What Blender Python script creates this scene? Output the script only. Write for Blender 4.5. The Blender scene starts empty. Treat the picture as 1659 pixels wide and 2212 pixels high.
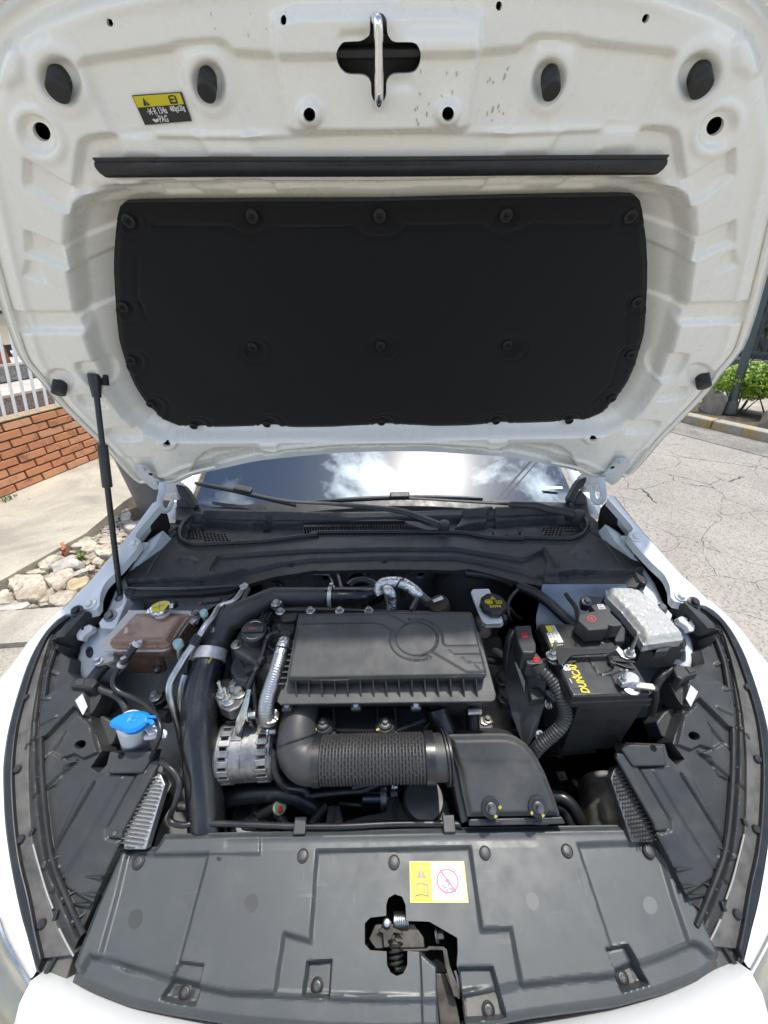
import bpy, bmesh, math, random
import numpy as np
from mathutils import Vector, Matrix
random.seed(7); np.random.seed(7)
R = math.radians
S = bpy.context.scene
COL = S.collection

# ------------------------------------------------------------------ camera, sky, sun, exposure
CAMH, PITCH, ROLL, FPX = 1.55, R(29), R(.8), 830.0
_f = np.array([0, math.cos(PITCH), -math.sin(PITCH)])
_u = np.array([0, math.sin(PITCH), math.cos(PITCH)])
_r = np.array([1.0, 0, 0])
CR = _r*math.cos(ROLL) - _u*math.sin(ROLL)
CU = _r*math.sin(ROLL) + _u*math.cos(ROLL)
cam = bpy.data.cameras.new('camera'); camo = bpy.data.objects.new('camera', cam); COL.objects.link(camo)
camo.matrix_world = Matrix(((CR[0], CU[0], -_f[0], 0), (CR[1], CU[1], -_f[1], 0), (CR[2], CU[2], -_f[2], CAMH), (0, 0, 0, 1)))
cam.sensor_fit = 'HORIZONTAL'; cam.sensor_width = 36; cam.lens = 36*FPX/1659
cam.clip_start = .02; cam.clip_end = 600
S.camera = camo
S.view_settings.view_transform = 'Standard'; S.view_settings.look = 'None'
S.view_settings.gamma = 1; S.view_settings.use_curve_mapping = False
S.view_settings.exposure = 1.0
S.cycles.max_bounces = 8; S.cycles.diffuse_bounces = 5; S.cycles.glossy_bounces = 4
S.cycles.caustics_reflective = False; S.cycles.caustics_refractive = False

SUN_EL, SUN_AZ = R(79), R(58)         # azimuth measured from +Y towards +X
SDIR = Vector((math.cos(SUN_EL)*math.sin(SUN_AZ), math.cos(SUN_EL)*math.cos(SUN_AZ), math.sin(SUN_EL)))
W = bpy.data.worlds.new('World'); S.world = W; W.use_nodes = True
nt = W.node_tree; nt.nodes.clear()
def N(t, tree=None, **k):
    n = (tree or nt).nodes.new(t)
    for a, b in k.items(): setattr(n, a, b)
    return n
L = nt.links.new
sky = N('ShaderNodeTexSky', sky_type='NISHITA', sun_disc=False, sun_elevation=SUN_EL, sun_rotation=SUN_AZ, air_density=1.0, dust_density=.03, ozone_density=4.5)
tc = N('ShaderNodeTexCoord'); mp = N('ShaderNodeMapping'); mp.inputs['Scale'].default_value = (1, 1, 1.6); mp.inputs['Location'].default_value = (7.7, 3.3, .1)
no = N('ShaderNodeTexNoise'); no.inputs['Scale'].default_value = 2.6; no.inputs['Detail'].default_value = 9; no.inputs['Roughness'].default_value = .62; no.inputs['Distortion'].default_value = .35
rp = N('ShaderNodeValToRGB'); rp.color_ramp.elements[0].position = .50; rp.color_ramp.elements[1].position = .62
L(tc.outputs['Generated'], mp.inputs['Vector']); L(mp.outputs['Vector'], no.inputs['Vector']); L(no.outputs['Fac'], rp.inputs['Fac'])
# clouds scatter sunlight forward: brighter where they stand near the sun
dt = N('ShaderNodeVectorMath', operation='DOT_PRODUCT'); dt.inputs[1].default_value = SDIR
nrm = N('ShaderNodeVectorMath', operation='NORMALIZE'); L(tc.outputs['Generated'], nrm.inputs[0]); L(nrm.outputs['Vector'], dt.inputs[0])
mr = N('ShaderNodeMapRange'); mr.inputs['From Min'].default_value = .80; mr.inputs['From Max'].default_value = 1; mr.inputs['To Min'].default_value = 15; mr.inputs['To Max'].default_value = 60
L(dt.outputs['Value'], mr.inputs['Value'])
cc = N('ShaderNodeVectorMath', operation='SCALE'); cc.inputs[0].default_value = (1.0, .985, .96); L(mr.outputs['Result'], cc.inputs['Scale'])
mx = N('ShaderNodeMix', data_type='RGBA'); L(rp.outputs['Color'], mx.inputs['Factor']); L(sky.outputs['Color'], mx.inputs[6]); L(cc.outputs['Vector'], mx.inputs[7])
bg = N('ShaderNodeBackground'); bg.inputs['Strength'].default_value = .092; L(mx.outputs[2], bg.inputs['Color'])
wo = N('ShaderNodeOutputWorld'); L(bg.outputs['Background'], wo.inputs['Surface'])
sl = bpy.data.lights.new('sun', 'SUN'); sl.energy = 2.35; sl.angle = R(1.5); sl.color = (1, .955, .88)
so = bpy.data.objects.new('sun', sl); COL.objects.link(so); so.rotation_euler = (-SDIR).to_track_quat('-Z', 'Y').to_euler()

# ------------------------------------------------------------------ measuring helpers
# readings were taken from enlarged views of the photograph; each view maps to one common 1659 x 2212 picture grid
FR = {'V': (0, 0, 1), 'Z1': (0, 0, .3637), 'Z2': (526.7, 0, .3637), 'Z3': (1055.5, 0, .3637), 'Z4': (0, 548.6, .3637), 'Z5': (526.7, 822.9, .3637),
      'Z6': (1055.5, 548.6, .3637), 'A1': (0, 1069.8, .3307), 'A2': (384, 1206.9, .26455), 'A3': (658.3, 1206.9, .26455), 'A4': (987.5, 1179.5, .2976),
      'A5': (1206.9, 1206.9, .2725), 'A6': (0, 1536.1, .3307), 'A7': (384, 1481.2, .3968), 'A8': (822.9, 1481.2, .3968), 'C1': (493.7, 1755.5, .3968),
      'C2': (1042.3, 1645.8, .3717), 'D1': (0, 0, .5), 'D2': (246.9, 960.1, .26455), 'D3': (1014.9, 960.1, .26455), 'D4': (137.2, 1261.8, .248), 'D5': (0, 1865.3, .26455),
      'B3': (0, 702.2, .17857), 'B4': (1426.4, 603.5, .1736), 'B5': (0, 1042.4, .21494)}
def q(fr, *pts):
    x0, y0, s = FR[fr]
    return [(x0+p[0]*s, y0+p[1]*s)+tuple(p[2:]) for p in pts]
def ray(u, v):
    return _f + CR*((u-829.5)/FPX) + CU*(-(v-1106)/FPX)
CAM = np.array([0, 0, CAMH])
def Z(u, v, z):
    d = ray(u, v); return CAM + d*((z-CAMH)/d[2])
def Y(u, v, y):
    d = ray(u, v); return CAM + d*(y/d[1])
class Pl:
    def __init__(s, o, ex, ey):
        s.o = np.array(o, float); s.ex = np.array(ex, float)/np.linalg.norm(ex)
        ey = np.array(ey, float); ey = ey - s.ex*np.dot(ey, s.ex); s.ey = ey/np.linalg.norm(ey); s.n = np.cross(s.ex, s.ey)
    def hit(s, u, v):
        d = ray(u, v); return CAM + d*(np.dot(s.o-CAM, s.n)/np.dot(d, s.n))
    def ab(s, u, v):
        p = s.hit(u, v)-s.o; return (np.dot(p, s.ex), np.dot(p, s.ey))
    def pt(s, a, b, h=0):
        return s.o+s.ex*a+s.ey*b+s.n*h
    def off(s, h):
        return Pl(s.o+s.n*h, s.ex, s.ey)
def PlY(y0, z0, y1, z1): return Pl((0, y0, z0), (1, 0, 0), (0, y1-y0, z1-z0))
def PlZ(z): return Pl((0, 0, z), (1, 0, 0), (0, 1, 0))
def Pl3(a, b, c):
    A, B, C_ = Z(*a), Z(*b), Z(*c); return Pl(A, B-A, C_-A)
def ell(u, v, ru, rv=None, rot=0, n=24):
    rv = rv or ru; c, s = math.cos(R(rot)), math.sin(R(rot)); o = []
    for i in range(n):
        t = 2*math.pi*i/n; x, y = ru*math.cos(t), rv*math.sin(t); o.append((u+x*c-y*s, v+x*s+y*c))
    return o
def AB(pl, pts): return np.array([pl.ab(p[0], p[1]) for p in pts])
def symm(P): return np.concatenate([P, (P*np.array([-1, 1]))[::-1]])
def catmull(P, n, closed=False):
    P = [np.array(p, float) for p in P]; o = []; m = len(P)
    for i in range(m if closed else m-1):
        if closed: a, b, c, d = P[i-1], P[i], P[(i+1) % m], P[(i+2) % m]
        else: a, b, c, d = P[max(i-1, 0)], P[i], P[i+1], P[min(i+2, m-1)]
        for k in range(n):
            t = k/n; o.append(.5*((2*b)+(c-a)*t+(2*a-5*b+4*c-d)*t*t+(3*b-a-3*c+d)*t**3))
    if not closed: o.append(P[-1])
    return o
def smooth_poly(pts, n=4):
    return [tuple(p) for p in catmull(pts, n, True)]
def smooth_line(pts, n=5):
    return [tuple(p) for p in catmull(pts, n)]

# ------------------------------------------------------------------ materials
MATS = {}
def pm(name, col, rough=.5, metal=0., nz=None, bump=None, coat=0., trans=0., spec=.5, dust=None, ior=1.5, alpha=None, rv=0, sss=0, scr=None, sheen=0):
    m = bpy.data.materials.new(name); m.use_nodes = True; t = m.node_tree; b = t.nodes['Principled BSDF']
    b.inputs['Base Color'].default_value = (*col, 1); b.inputs['Roughness'].default_value = rough; b.inputs['Metallic'].default_value = metal
    b.inputs['Specular IOR Level'].default_value = spec; b.inputs['IOR'].default_value = ior
    if coat: b.inputs['Coat Weight'].default_value = coat; b.inputs['Coat Roughness'].default_value = .04
    if trans: b.inputs['Transmission Weight'].default_value = trans
    if sss: b.inputs['Subsurface Weight'].default_value = sss; b.inputs['Subsurface Radius'].default_value = (.01, .006, .004)
    if alpha is not None: b.inputs['Alpha'].default_value = alpha
    g = t.nodes.new('ShaderNodeNewGeometry'); src = g.outputs['Position']
    def noise(sc, det=5, ro=.6, vec=None):
        n = t.nodes.new('ShaderNodeTexNoise'); n.inputs['Scale'].default_value = sc; n.inputs['Detail'].default_value = det; n.inputs['Roughness'].default_value = ro
        t.links.new(vec or src, n.inputs['Vector']); return n.outputs['Fac']
    cur = None
    if nz:                                          # (scale, second colour, lo, hi)
        r = t.nodes.new('ShaderNodeMapRange'); r.inputs['From Min'].default_value = nz[2]; r.inputs['From Max'].default_value = nz[3]
        t.links.new(noise(nz[0]), r.inputs['Value'])
        x = t.nodes.new('ShaderNodeMix'); x.data_type = 'RGBA'; x.inputs[6].default_value = (*col, 1); x.inputs[7].default_value = (*nz[1], 1)
        t.links.new(r.outputs['Result'], x.inputs['Factor']); cur = x.outputs[2]
    if dust:                                        # (scale, colour, lo, hi, amount)
        r = t.nodes.new('ShaderNodeMapRange'); r.inputs['From Min'].default_value = dust[2]; r.inputs['From Max'].default_value = dust[3]; r.inputs['To Max'].default_value = dust[4]
        t.links.new(noise(dust[0], 8, .7), r.inputs['Value'])
        x = t.nodes.new('ShaderNodeMix'); x.data_type = 'RGBA'; x.inputs[6].default_value = (*col, 1); x.inputs[7].default_value = (*dust[1], 1)
        if cur: t.links.new(cur, x.inputs[6])
        t.links.new(r.outputs['Result'], x.inputs['Factor']); cur = x.outputs[2]
    if scr:                                         # (colour, amount): fine scuffs in two directions
        for k, (rot, scl) in enumerate(((.5, (7, 130, 30)), (-.9, (110, 9, 30)))):
            mpg = t.nodes.new('ShaderNodeMapping'); mpg.inputs['Rotation'].default_value = (0, 0, rot); mpg.inputs['Scale'].default_value = scl; t.links.new(src, mpg.inputs['Vector'])
            r = t.nodes.new('ShaderNodeMapRange'); r.inputs['From Min'].default_value = .66; r.inputs['From Max'].default_value = .74; r.inputs['To Max'].default_value = scr[1]
            t.links.new(noise(1.0, 3, .5, mpg.outputs['Vector']), r.inputs['Value'])
            gate = t.nodes.new('ShaderNodeMapRange'); gate.inputs['From Min'].default_value = .50; gate.inputs['From Max'].default_value = .62; t.links.new(noise(9+4*k, 3), gate.inputs['Value'])
            mu = t.nodes.new('ShaderNodeMath'); mu.operation = 'MULTIPLY'; t.links.new(r.outputs['Result'], mu.inputs[0]); t.links.new(gate.outputs['Result'], mu.inputs[1])
            x = t.nodes.new('ShaderNodeMix'); x.data_type = 'RGBA'; x.inputs[6].default_value = (*col, 1); x.inputs[7].default_value = (*scr[0], 1)
            if cur: t.links.new(cur, x.inputs[6])
            t.links.new(mu.outputs['Value'], x.inputs['Factor']); cur = x.outputs[2]
    if sheen: b.inputs['Sheen Weight'].default_value = sheen; b.inputs['Sheen Roughness'].default_value = .5
    if cur: t.links.new(cur, b.inputs['Base Color'])
    if rv:
        r = t.nodes.new('ShaderNodeMapRange'); r.inputs['From Min'].default_value = .3; r.inputs['From Max'].default_value = .7; r.inputs['To Min'].default_value = max(rough-rv, .02); r.inputs['To Max'].default_value = min(rough+rv, 1)
        t.links.new(noise(35, 6), r.inputs['Value']); t.links.new(r.outputs['Result'], b.inputs['Roughness'])
    if bump:
        bn = t.nodes.new('ShaderNodeBump'); bn.inputs['Strength'].default_value = bump[1]; bn.inputs['Distance'].default_value = bump[2] if len(bump) > 2 else .002
        t.links.new(noise(bump[0], 4), bn.inputs['Height']); t.links.new(bn.outputs['Normal'], b.inputs['Normal'])
    MATS[name] = m; return m
M_white = pm('white paint', (.87, .855, .785), .28, coat=.6, dust=(5, (.78, .76, .70), .55, .88, .12), rv=.02)
M_whiteout = pm('glossy white paint', (.66, .67, .67), .12, coat=1, rv=.04)
M_bluew = pm('primed inner metal', (.60, .64, .67), .38, coat=.3, dust=(14, (.40, .39, .36), .45, .75, .6), rv=.1)
M_greym = pm('dirty inner metal', (.40, .41, .41), .42, nz=(7, (.23, .23, .225), .4, .66), dust=(40, (.55, .5, .42), .5, .8, .5), rv=.1)
M_plas = pm('black grained plastic', (.027, .029, .031), .46, nz=(5, (.040, .041, .041), .35, .7), bump=(900, .25, .0006), dust=(13, (.12, .115, .10), .50, .85, .45), rv=.09, scr=((.14, .135, .125), .25))
M_plasd = pm('black plastic', (.021, .022, .024), .42, bump=(700, .2, .0006), dust=(22, (.09, .085, .075), .52, .85, .35), rv=.1)
M_cover = pm('dusty grey black plastic', (.047, .053, .0555), .42, nz=(4, (.060, .066, .068), .35, .7), bump=(1100, .3, .0005), dust=(16, (.14, .138, .128), .52, .90, .35), rv=.10, scr=((.20, .20, .19), .24))
M_rub = pm('black rubber', (.016, .017, .019), .36, dust=(25, (.07, .066, .06), .5, .85, .4), rv=.12)
M_rubw = pm('worn grey rubber', (.11, .105, .095), .62, nz=(30, (.055, .052, .05), .4, .65), bump=(500, .3, .001))
M_felt = pm('black felt', (.010, .010, .0105), .95, bump=(1400, .9, .001), nz=(1500, (.018, .018, .0185), .4, .65), spec=.12, dust=(260, (.06, .06, .06), .66, .85, .5), sheen=.12)
M_hole = pm('black void', (.004, .004, .005), .8, spec=.2)  # flat black standing in for the darkness inside holes and gaps
M_chrome = pm('chrome', (.82, .83, .84), .09, 1.0, rv=.05)
M_zinc = pm('zinc plated steel', (.62, .63, .63), .33, 1.0, nz=(60, (.40, .38, .33), .45, .7), rv=.12)
M_band = pm('clamp band steel', (.58, .58, .57), .40, .45, nz=(70, (.42, .41, .38), .45, .7))
M_fin = pm('bright fin aluminium', (.44, .44, .43), .38, .8)
M_alu = pm('cast aluminium', (.205, .205, .20), .46, .9, nz=(45, (.38, .38, .38), .4, .7), bump=(500, .35, .001), rv=.12)
M_foil = pm('crinkled foil', (.66, .66, .65), .30, 1.0, bump=(46, .8, .008), rv=.1)
M_hose = pm('shiny black hose', (.012, .013, .0145), .27, spec=.6, coat=.08, dust=(28, (.05, .046, .042), .60, .9, .3), rv=.06)
M_cast = pm('grimy casting', (.13, .125, .115), .55, .6, nz=(24, (.055, .05, .045), .4, .66), bump=(220, .5, .002), rv=.1)
M_steel = pm('dark steel', (.20, .20, .20), .42, .8, nz=(50, (.12, .11, .10), .4, .7), rv=.12)
M_pipe = pm('bare aluminium pipe', (.58, .58, .57), .36, 1.0, nz=(40, (.40, .40, .40), .4, .7), rv=.12)
M_yel = pm('yellow print', (.62, .52, .012), .42)
M_yelp = pm('pale yellow print', (.66, .62, .16), .4)
M_blk = pm('black print', (.02, .02, .02), .45)
M_gry = pm('grey print', (.30, .26, .18), .5)
M_wht = pm('white print', (.66, .66, .65), .4)
M_red = pm('red print', (.62, .05, .05), .4)
M_pink = pm('faded red print', (.62, .12, .18), .4)
M_blue = pm('blue plastic', (.006, .20, .62), .32, spec=.5, rv=.05)
M_nat = pm('natural white plastic', (.72, .75, .77), .38, sss=.25, dust=(20, (.55, .54, .5), .5, .8, .3))
M_nat2 = pm('milky plastic', (.55, .57, .58), .35, sss=.3, dust=(20, (.35, .34, .3), .45, .8, .5))
M_teal = pm('pale teal plastic', (.30, .47, .46), .4)
M_cool = pm('brown coolant in clear plastic', (.20, .112, .078), .27, coat=.5, nz=(16, (.30, .20, .15), .42, .72), rv=.06)
M_flange = pm('frosted plastic flange', (.46, .44, .40), .33, sss=.2)
M_redp = pm('red plastic', (.50, .02, .03), .35)
M_hshield = pm('heat shield', (.40, .41, .42), .34, .45, nz=(8, (.22, .22, .23), .4, .7), rv=.1)

# ------------------------------------------------------------------ object helpers
def tag(o, label, cat, group=None, kind=None):
    o['label'] = label
    if cat: o['category'] = cat
    if group: o['group'] = group
    if kind: o['kind'] = kind
    return o
def thing(name, label, cat, loc, group=None):
    e = bpy.data.objects.new(name, None); e.empty_display_size = .05; e.location = Vector([float(x) for x in loc]); COL.objects.link(e)
    return tag(e, label, cat, group)
def root_loc(o):
    t = Vector((0, 0, 0))
    while o is not None:
        t += o.location
        if o.parent is not None: t += o.matrix_parent_inverse.translation
        o = o.parent
    return t
def link(name, me, mat, par=None, smooth=True, ang=35):
    o = bpy.data.objects.new(name, me); COL.objects.link(o)
    if mat is not None and not me.materials: me.materials.append(mat)
    if smooth and len(me.polygons):
        me.polygons.foreach_set('use_smooth', np.ones(len(me.polygons), bool)); me.set_sharp_from_angle(angle=R(ang))
    if par is not None:
        o.parent = par; o.matrix_parent_inverse = Matrix.Translation(-root_loc(par))
    return o
def mk(name, V, Fc, mat, par=None, smooth=True, ang=35):
    me = bpy.data.meshes.new(name); me.from_pydata([tuple(map(float, v)) for v in V], [], [tuple(map(int, f)) for f in Fc]); me.update()
    return link(name, me, mat, par, smooth, ang)
def fixn(me):
    bm = bmesh.new(); bm.from_mesh(me); bmesh.ops.recalc_face_normals(bm, faces=bm.faces); bm.to_mesh(me); bm.free()
def copy(o, loc, par=None, name=None):
    c = o.copy(); COL.objects.link(c)
    if par is not None: c.parent = par
    return c
def bev(o, w, seg=2):
    m = o.modifiers.new('bevel', 'BEVEL'); m.width = w; m.segments = seg; m.limit_method = 'ANGLE'; m.angle_limit = R(28); m.harden_normals = True
    return o
def sdf(X, Yy, P):
    d2 = np.full(X.shape, 1e9); ins = np.zeros(X.shape, bool); n = len(P)
    for i in range(n):
        ax, ay = P[i]; bx, by = P[(i+1) % n]; ex, ey = bx-ax, by-ay; wx, wy = X-ax, Yy-ay
        t = np.clip((wx*ex+wy*ey)/max(ex*ex+ey*ey, 1e-12), 0, 1); d2 = np.minimum(d2, (wx-ex*t)**2+(wy-ey*t)**2)
        if abs(by-ay) > 1e-12:
            c = ((ay > Yy) != (by > Yy)) & (X < (bx-ax)*(Yy-ay)/(by-ay)+ax); ins ^= c
    d = np.sqrt(d2); return np.where(ins, -d, d)
def pld(X, Yy, P, closed=False):
    d2 = np.full(X.shape, 1e9); n = len(P)
    for i in range(n if closed else n-1):
        ax, ay = P[i]; bx, by = P[(i+1) % n]; ex, ey = bx-ax, by-ay; wx, wy = X-ax, Yy-ay
        t = np.clip((wx*ex+wy*ey)/max(ex*ex+ey*ey, 1e-12), 0, 1); d2 = np.minimum(d2, (wx-ex*t)**2+(wy-ey*t)**2)
    return np.sqrt(d2)
def sst(x): x = np.clip(x, 0, 1); return x*x*(3-2*x)
def sheet(name, pl, outline, feats=(), holes=(), res=.003, thick=.004, mat=None, par=None, warp=None, ang=38, ab=False):
    """A pressed or moulded panel: a fine grid in plane pl, cut to its outline and holes, raised and sunk by feats, with a turned-down rim."""
    P = outline if ab else AB(pl, outline)
    x0, y0 = P.min(0)-res*1.5; x1, y1 = P.max(0)+res*1.5
    xs = np.arange(x0, x1, res); ys = np.arange(y0, y1, res); A, B = np.meshgrid(xs, ys)
    g = sdf(A, B, P); g0 = g.copy(); h = np.zeros_like(A)
    def win(Q, pad):
        a0, b0 = Q.min(0)-pad; a1, b1 = Q.max(0)+pad
        return slice(max(int((b0-y0)/res), 0), max(int((b1-y0)/res)+2, 0)), slice(max(int((a0-x0)/res), 0), max(int((a1-x0)/res)+2, 0))
    for H_ in holes:
        Q = H_ if isinstance(H_, np.ndarray) else AB(pl, H_)
        w = win(Q, .03)
        if A[w].size: g[w] = np.maximum(g[w], -sdf(A[w], B[w], Q))
    for ft in feats:
        k = ft[0]
        if k == 'fn': h += ft[1](A, B, g0); continue
        Q = ft[1] if isinstance(ft[1], np.ndarray) else AB(pl, ft[1])
        sides = [Q] if not (len(ft) > 4 and ft[4]) else [Q, Q*np.array([-1, 1])]
        for Qs in sides:
            w = win(Qs, ft[3]*1.6+res)
            if not A[w].size: continue
            if k == 'poly': h[w] += ft[2]*sst(.5-sdf(A[w], B[w], Qs)/ft[3])
            elif k == 'in': h[w] += ft[2]*sst(-sdf(A[w], B[w], Qs)/ft[3])
            elif k == 'line': h[w] += ft[2]*(1-sst(pld(A[w], B[w], Qs)/ft[3]))
            elif k == 'loop': h[w] += ft[2]*(1-sst(pld(A[w], B[w], Qs, True)/ft[3]))
            elif k == 'dome':
                s = np.clip(-sdf(A[w], B[w], Qs)/ft[3], 0, 1); h[w] += ft[2]*np.sqrt(1-(1-s)**2)
    gy, gx = np.gradient(g, res); nn = np.sqrt(gx*gx+gy*gy)+1e-9; gx /= nn; gy /= nn
    gc = .25*(g[:-1, :-1]+g[1:, :-1]+g[:-1, 1:]+g[1:, 1:]); keep = gc < 0
    ny, nx = A.shape; idx = np.arange(ny*nx).reshape(ny, nx)
    fq = np.stack([idx[:-1, :-1], idx[:-1, 1:], idx[1:, 1:], idx[1:, :-1]], -1)[keep]
    cnt = np.zeros(ny*nx, int); np.add.at(cnt, fq.ravel(), 1)
    bnd = ((cnt > 0) & (cnt < 4)).reshape(ny, nx)
    mv = np.where(bnd, np.clip(g, -res*.9, res*.9), 0); A2 = A-mv*gx; B2 = B-mv*gy
    V = (warp or (lambda a, b, hh: pl.o+a[..., None]*pl.ex+b[..., None]*pl.ey+hh[..., None]*pl.n))(A2, B2, h).reshape(-1, 3)
    e = np.concatenate([fq[:, [0, 1]], fq[:, [1, 2]], fq[:, [2, 3]], fq[:, [3, 0]]])
    key = np.minimum(e[:, 0], e[:, 1]).astype(np.int64)*ny*nx+np.maximum(e[:, 0], e[:, 1])
    un, inv, c2 = np.unique(key, return_inverse=True, return_counts=True); be = e[c2[inv] == 1]
    used = np.unique(fq); remap = np.full(ny*nx, -1); remap[used] = np.arange(len(used)); V = V[used]; fq = remap[fq]; be = remap[be]
    bv = np.unique(be); r2 = np.full(len(V), -1); r2[bv] = len(V)+np.arange(len(bv)); V = np.concatenate([V, V[bv]-pl.n*thick])
    sk = np.stack([be[:, 1], be[:, 0], r2[be[:, 0]], r2[be[:, 1]]], -1); fa = np.concatenate([fq, sk])
    me = bpy.data.meshes.new(name); me.vertices.add(len(V)); me.vertices.foreach_set('co', V.astype(np.float32).ravel())
    me.loops.add(len(fa)*4); me.loops.foreach_set('vertex_index', fa.astype(np.int32).ravel())
    me.polygons.add(len(fa)); me.polygons.foreach_set('loop_start', np.arange(0, len(fa)*4, 4, dtype=np.int32)); me.update(calc_edges=True); me.validate()
    return link(name, me, mat, par, True, ang)
def prism(name, top, bot, mat, par=None, bw=0, seg=2, smooth=True):
    n = len(top); V = list(top)+list(bot); Fc = [tuple(range(n)), tuple(range(2*n-1, n-1, -1))]+[(i, n+i, n+(i+1) % n, (i+1) % n) for i in range(n)]
    o = mk(name, V, Fc, mat, par, False); fixn(o.data)
    if smooth: o.data.polygons.foreach_set('use_smooth', np.ones(len(o.data.polygons), bool)); o.data.set_sharp_from_angle(angle=R(35))
    if bw: bev(o, bw, seg)
    return o
def slab(name, pl, pts, thick, mat, par=None, bw=0, h=0, taper=0, seg=2):
    T = [pl.hit(p[0], p[1])+pl.n*h for p in pts]; c = sum(T)/len(T)
    return prism(name, T, [t-pl.n*thick+(c-t)*taper for t in T], mat, par, bw, seg)
def drop(name, top3, dz, mat, par=None, bw=0, taper=0, seg=2):
    T = [np.array(t) for t in top3]; c = sum(T)/len(T)
    return prism(name, T, [t-np.array([0, 0, dz])+(c-t)*taper*np.array([1, 1, 0]) for t in T], mat, par, bw, seg)
def frames(P):
    P = np.array(P); T = np.gradient(P, axis=0); T /= np.linalg.norm(T, axis=1)[:, None]+1e-12
    a = np.array([0, 0, 1.0]) if abs(T[0][2]) < .9 else np.array([1.0, 0, 0]); n = np.cross(T[0], a); n /= np.linalg.norm(n); Ns = [n]
    for i in range(1, len(P)):
        n = Ns[-1]-T[i]*np.dot(Ns[-1], T[i]); n /= np.linalg.norm(n)+1e-12; Ns.append(n)
    return P, T, np.array(Ns), np.cross(T, np.array(Ns))
def tube_geo(pts, r, seg=12, sub=6, rib=None, flat=None, straight=False):
    pts = [np.array(p, float) for p in pts]
    rs = r if hasattr(r, '__len__') else [r]*len(pts)
    PR = [np.append(p, rr) for p, rr in zip(pts, rs)]
    C_ = PR if straight else catmull(PR, sub)
    C_ = np.array(C_)
    if rib:
        Ls = np.concatenate([[0], np.cumsum(np.linalg.norm(np.diff(C_[:, :3], axis=0), axis=1))]); n = max(int(Ls[-1]/rib[0]*4), 4); s = np.linspace(0, Ls[-1], n+1)
        C_ = np.stack([np.interp(s, Ls, C_[:, k]) for k in range(4)], -1); C_[:, 3] += rib[1]*np.array([(0, .8, 1, .8)[i % 4] for i in range(n+1)])
    P, T, A, B = frames(C_[:, :3]); V = []; Fc = []; n = len(P)
    for i in range(n):
        for k in range(seg):
            t = 2*math.pi*k/seg; V.append(P[i]+C_[i, 3]*(A[i]*math.cos(t)+B[i]*math.sin(t)*(flat or 1)))
    for i in range(n-1):
        for k in range(seg):
            k2 = (k+1) % seg; Fc.append((i*seg+k, i*seg+k2, (i+1)*seg+k2, (i+1)*seg+k))
    Fc.append(tuple(range(seg-1, -1, -1))); Fc.append(tuple((n-1)*seg+k for k in range(seg)))
    return V, Fc
def tube(name, pts, r, mat, par=None, **k):
    ang = k.pop('ang', 40); V, Fc = tube_geo(pts, r, **k); o = mk(name, V, Fc, mat, par, False); fixn(o.data)
    o.data.polygons.foreach_set('use_smooth', np.ones(len(o.data.polygons), bool)); o.data.set_sharp_from_angle(angle=R(ang)); return o
def join_geo(parts):
    V, Fc = [], []
    for v, f in parts:
        b = len(V); V += list(v); Fc += [tuple(i+b for i in x) for x in f]
    return V, Fc
def axes(n):
    n = np.array(n, float); n /= np.linalg.norm(n); a = np.array([0, 1.0, 0]) if abs(n[1]) < .8 else np.array([1.0, 0, 0])
    x = np.cross(a, n); x /= np.linalg.norm(x); return x, np.cross(n, x), n
def lathe_geo(c, n, prof, seg=20, x=None):
    if x is None: X, Yv, Nn = axes(n)
    else:
        Nn = np.array(n, float)/np.linalg.norm(n); X = np.array(x, float); X = X-Nn*np.dot(X, Nn); X /= np.linalg.norm(X); Yv = np.cross(Nn, X)
    c = np.array(c); V = []; Fc = []; m = len(prof)
    for r, z in prof:
        for k in range(seg):
            t = 2*math.pi*k/seg; V.append(c+r*(X*math.cos(t)+Yv*math.sin(t))+Nn*z)
    for i in range(m-1):
        for k in range(seg):
            k2 = (k+1) % seg; Fc.append((i*seg+k, i*seg+k2, (i+1)*seg+k2, (i+1)*seg+k))
    Fc.append(tuple(range(seg-1, -1, -1))); Fc.append(tuple((m-1)*seg+k for k in range(seg)))
    return V, Fc
def lathe(name, c, n, prof, mat, par=None, seg=20, ang=35, x=None):
    V, Fc = lathe_geo(c, n, prof, seg, x); o = mk(name, V, Fc, mat, par, False); fixn(o.data)
    o.data.polygons.foreach_set('use_smooth', np.ones(len(o.data.polygons), bool)); o.data.set_sharp_from_angle(angle=R(ang)); return o
def box_geo(c, X, Yv, Zv, sx, sy, sz):
    X, Yv, Zv = [np.array(a, float)/np.linalg.norm(a) for a in (X, Yv, Zv)]; c = np.array(c)
    V = [c+X*sx*a/2+Yv*sy*b/2+Zv*sz*d/2 for d in (-1, 1) for b in (-1, 1) for a in (-1, 1)]
    return V, [(0, 2, 3, 1), (4, 5, 7, 6), (0, 1, 5, 4), (2, 6, 7, 3), (0, 4, 6, 2), (1, 3, 7, 5)]
def box(name, c, X, Yv, Zv, s, mat, par=None, bw=0, seg=2):
    V, Fc = box_geo(c, X, Yv, Zv, *s); o = mk(name, V, Fc, mat, par, False); fixn(o.data)
    if bw: o.data.polygons.foreach_set('use_smooth', np.ones(12 if 0 else len(o.data.polygons), bool)); bev(o, bw, seg)
    return o
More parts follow.
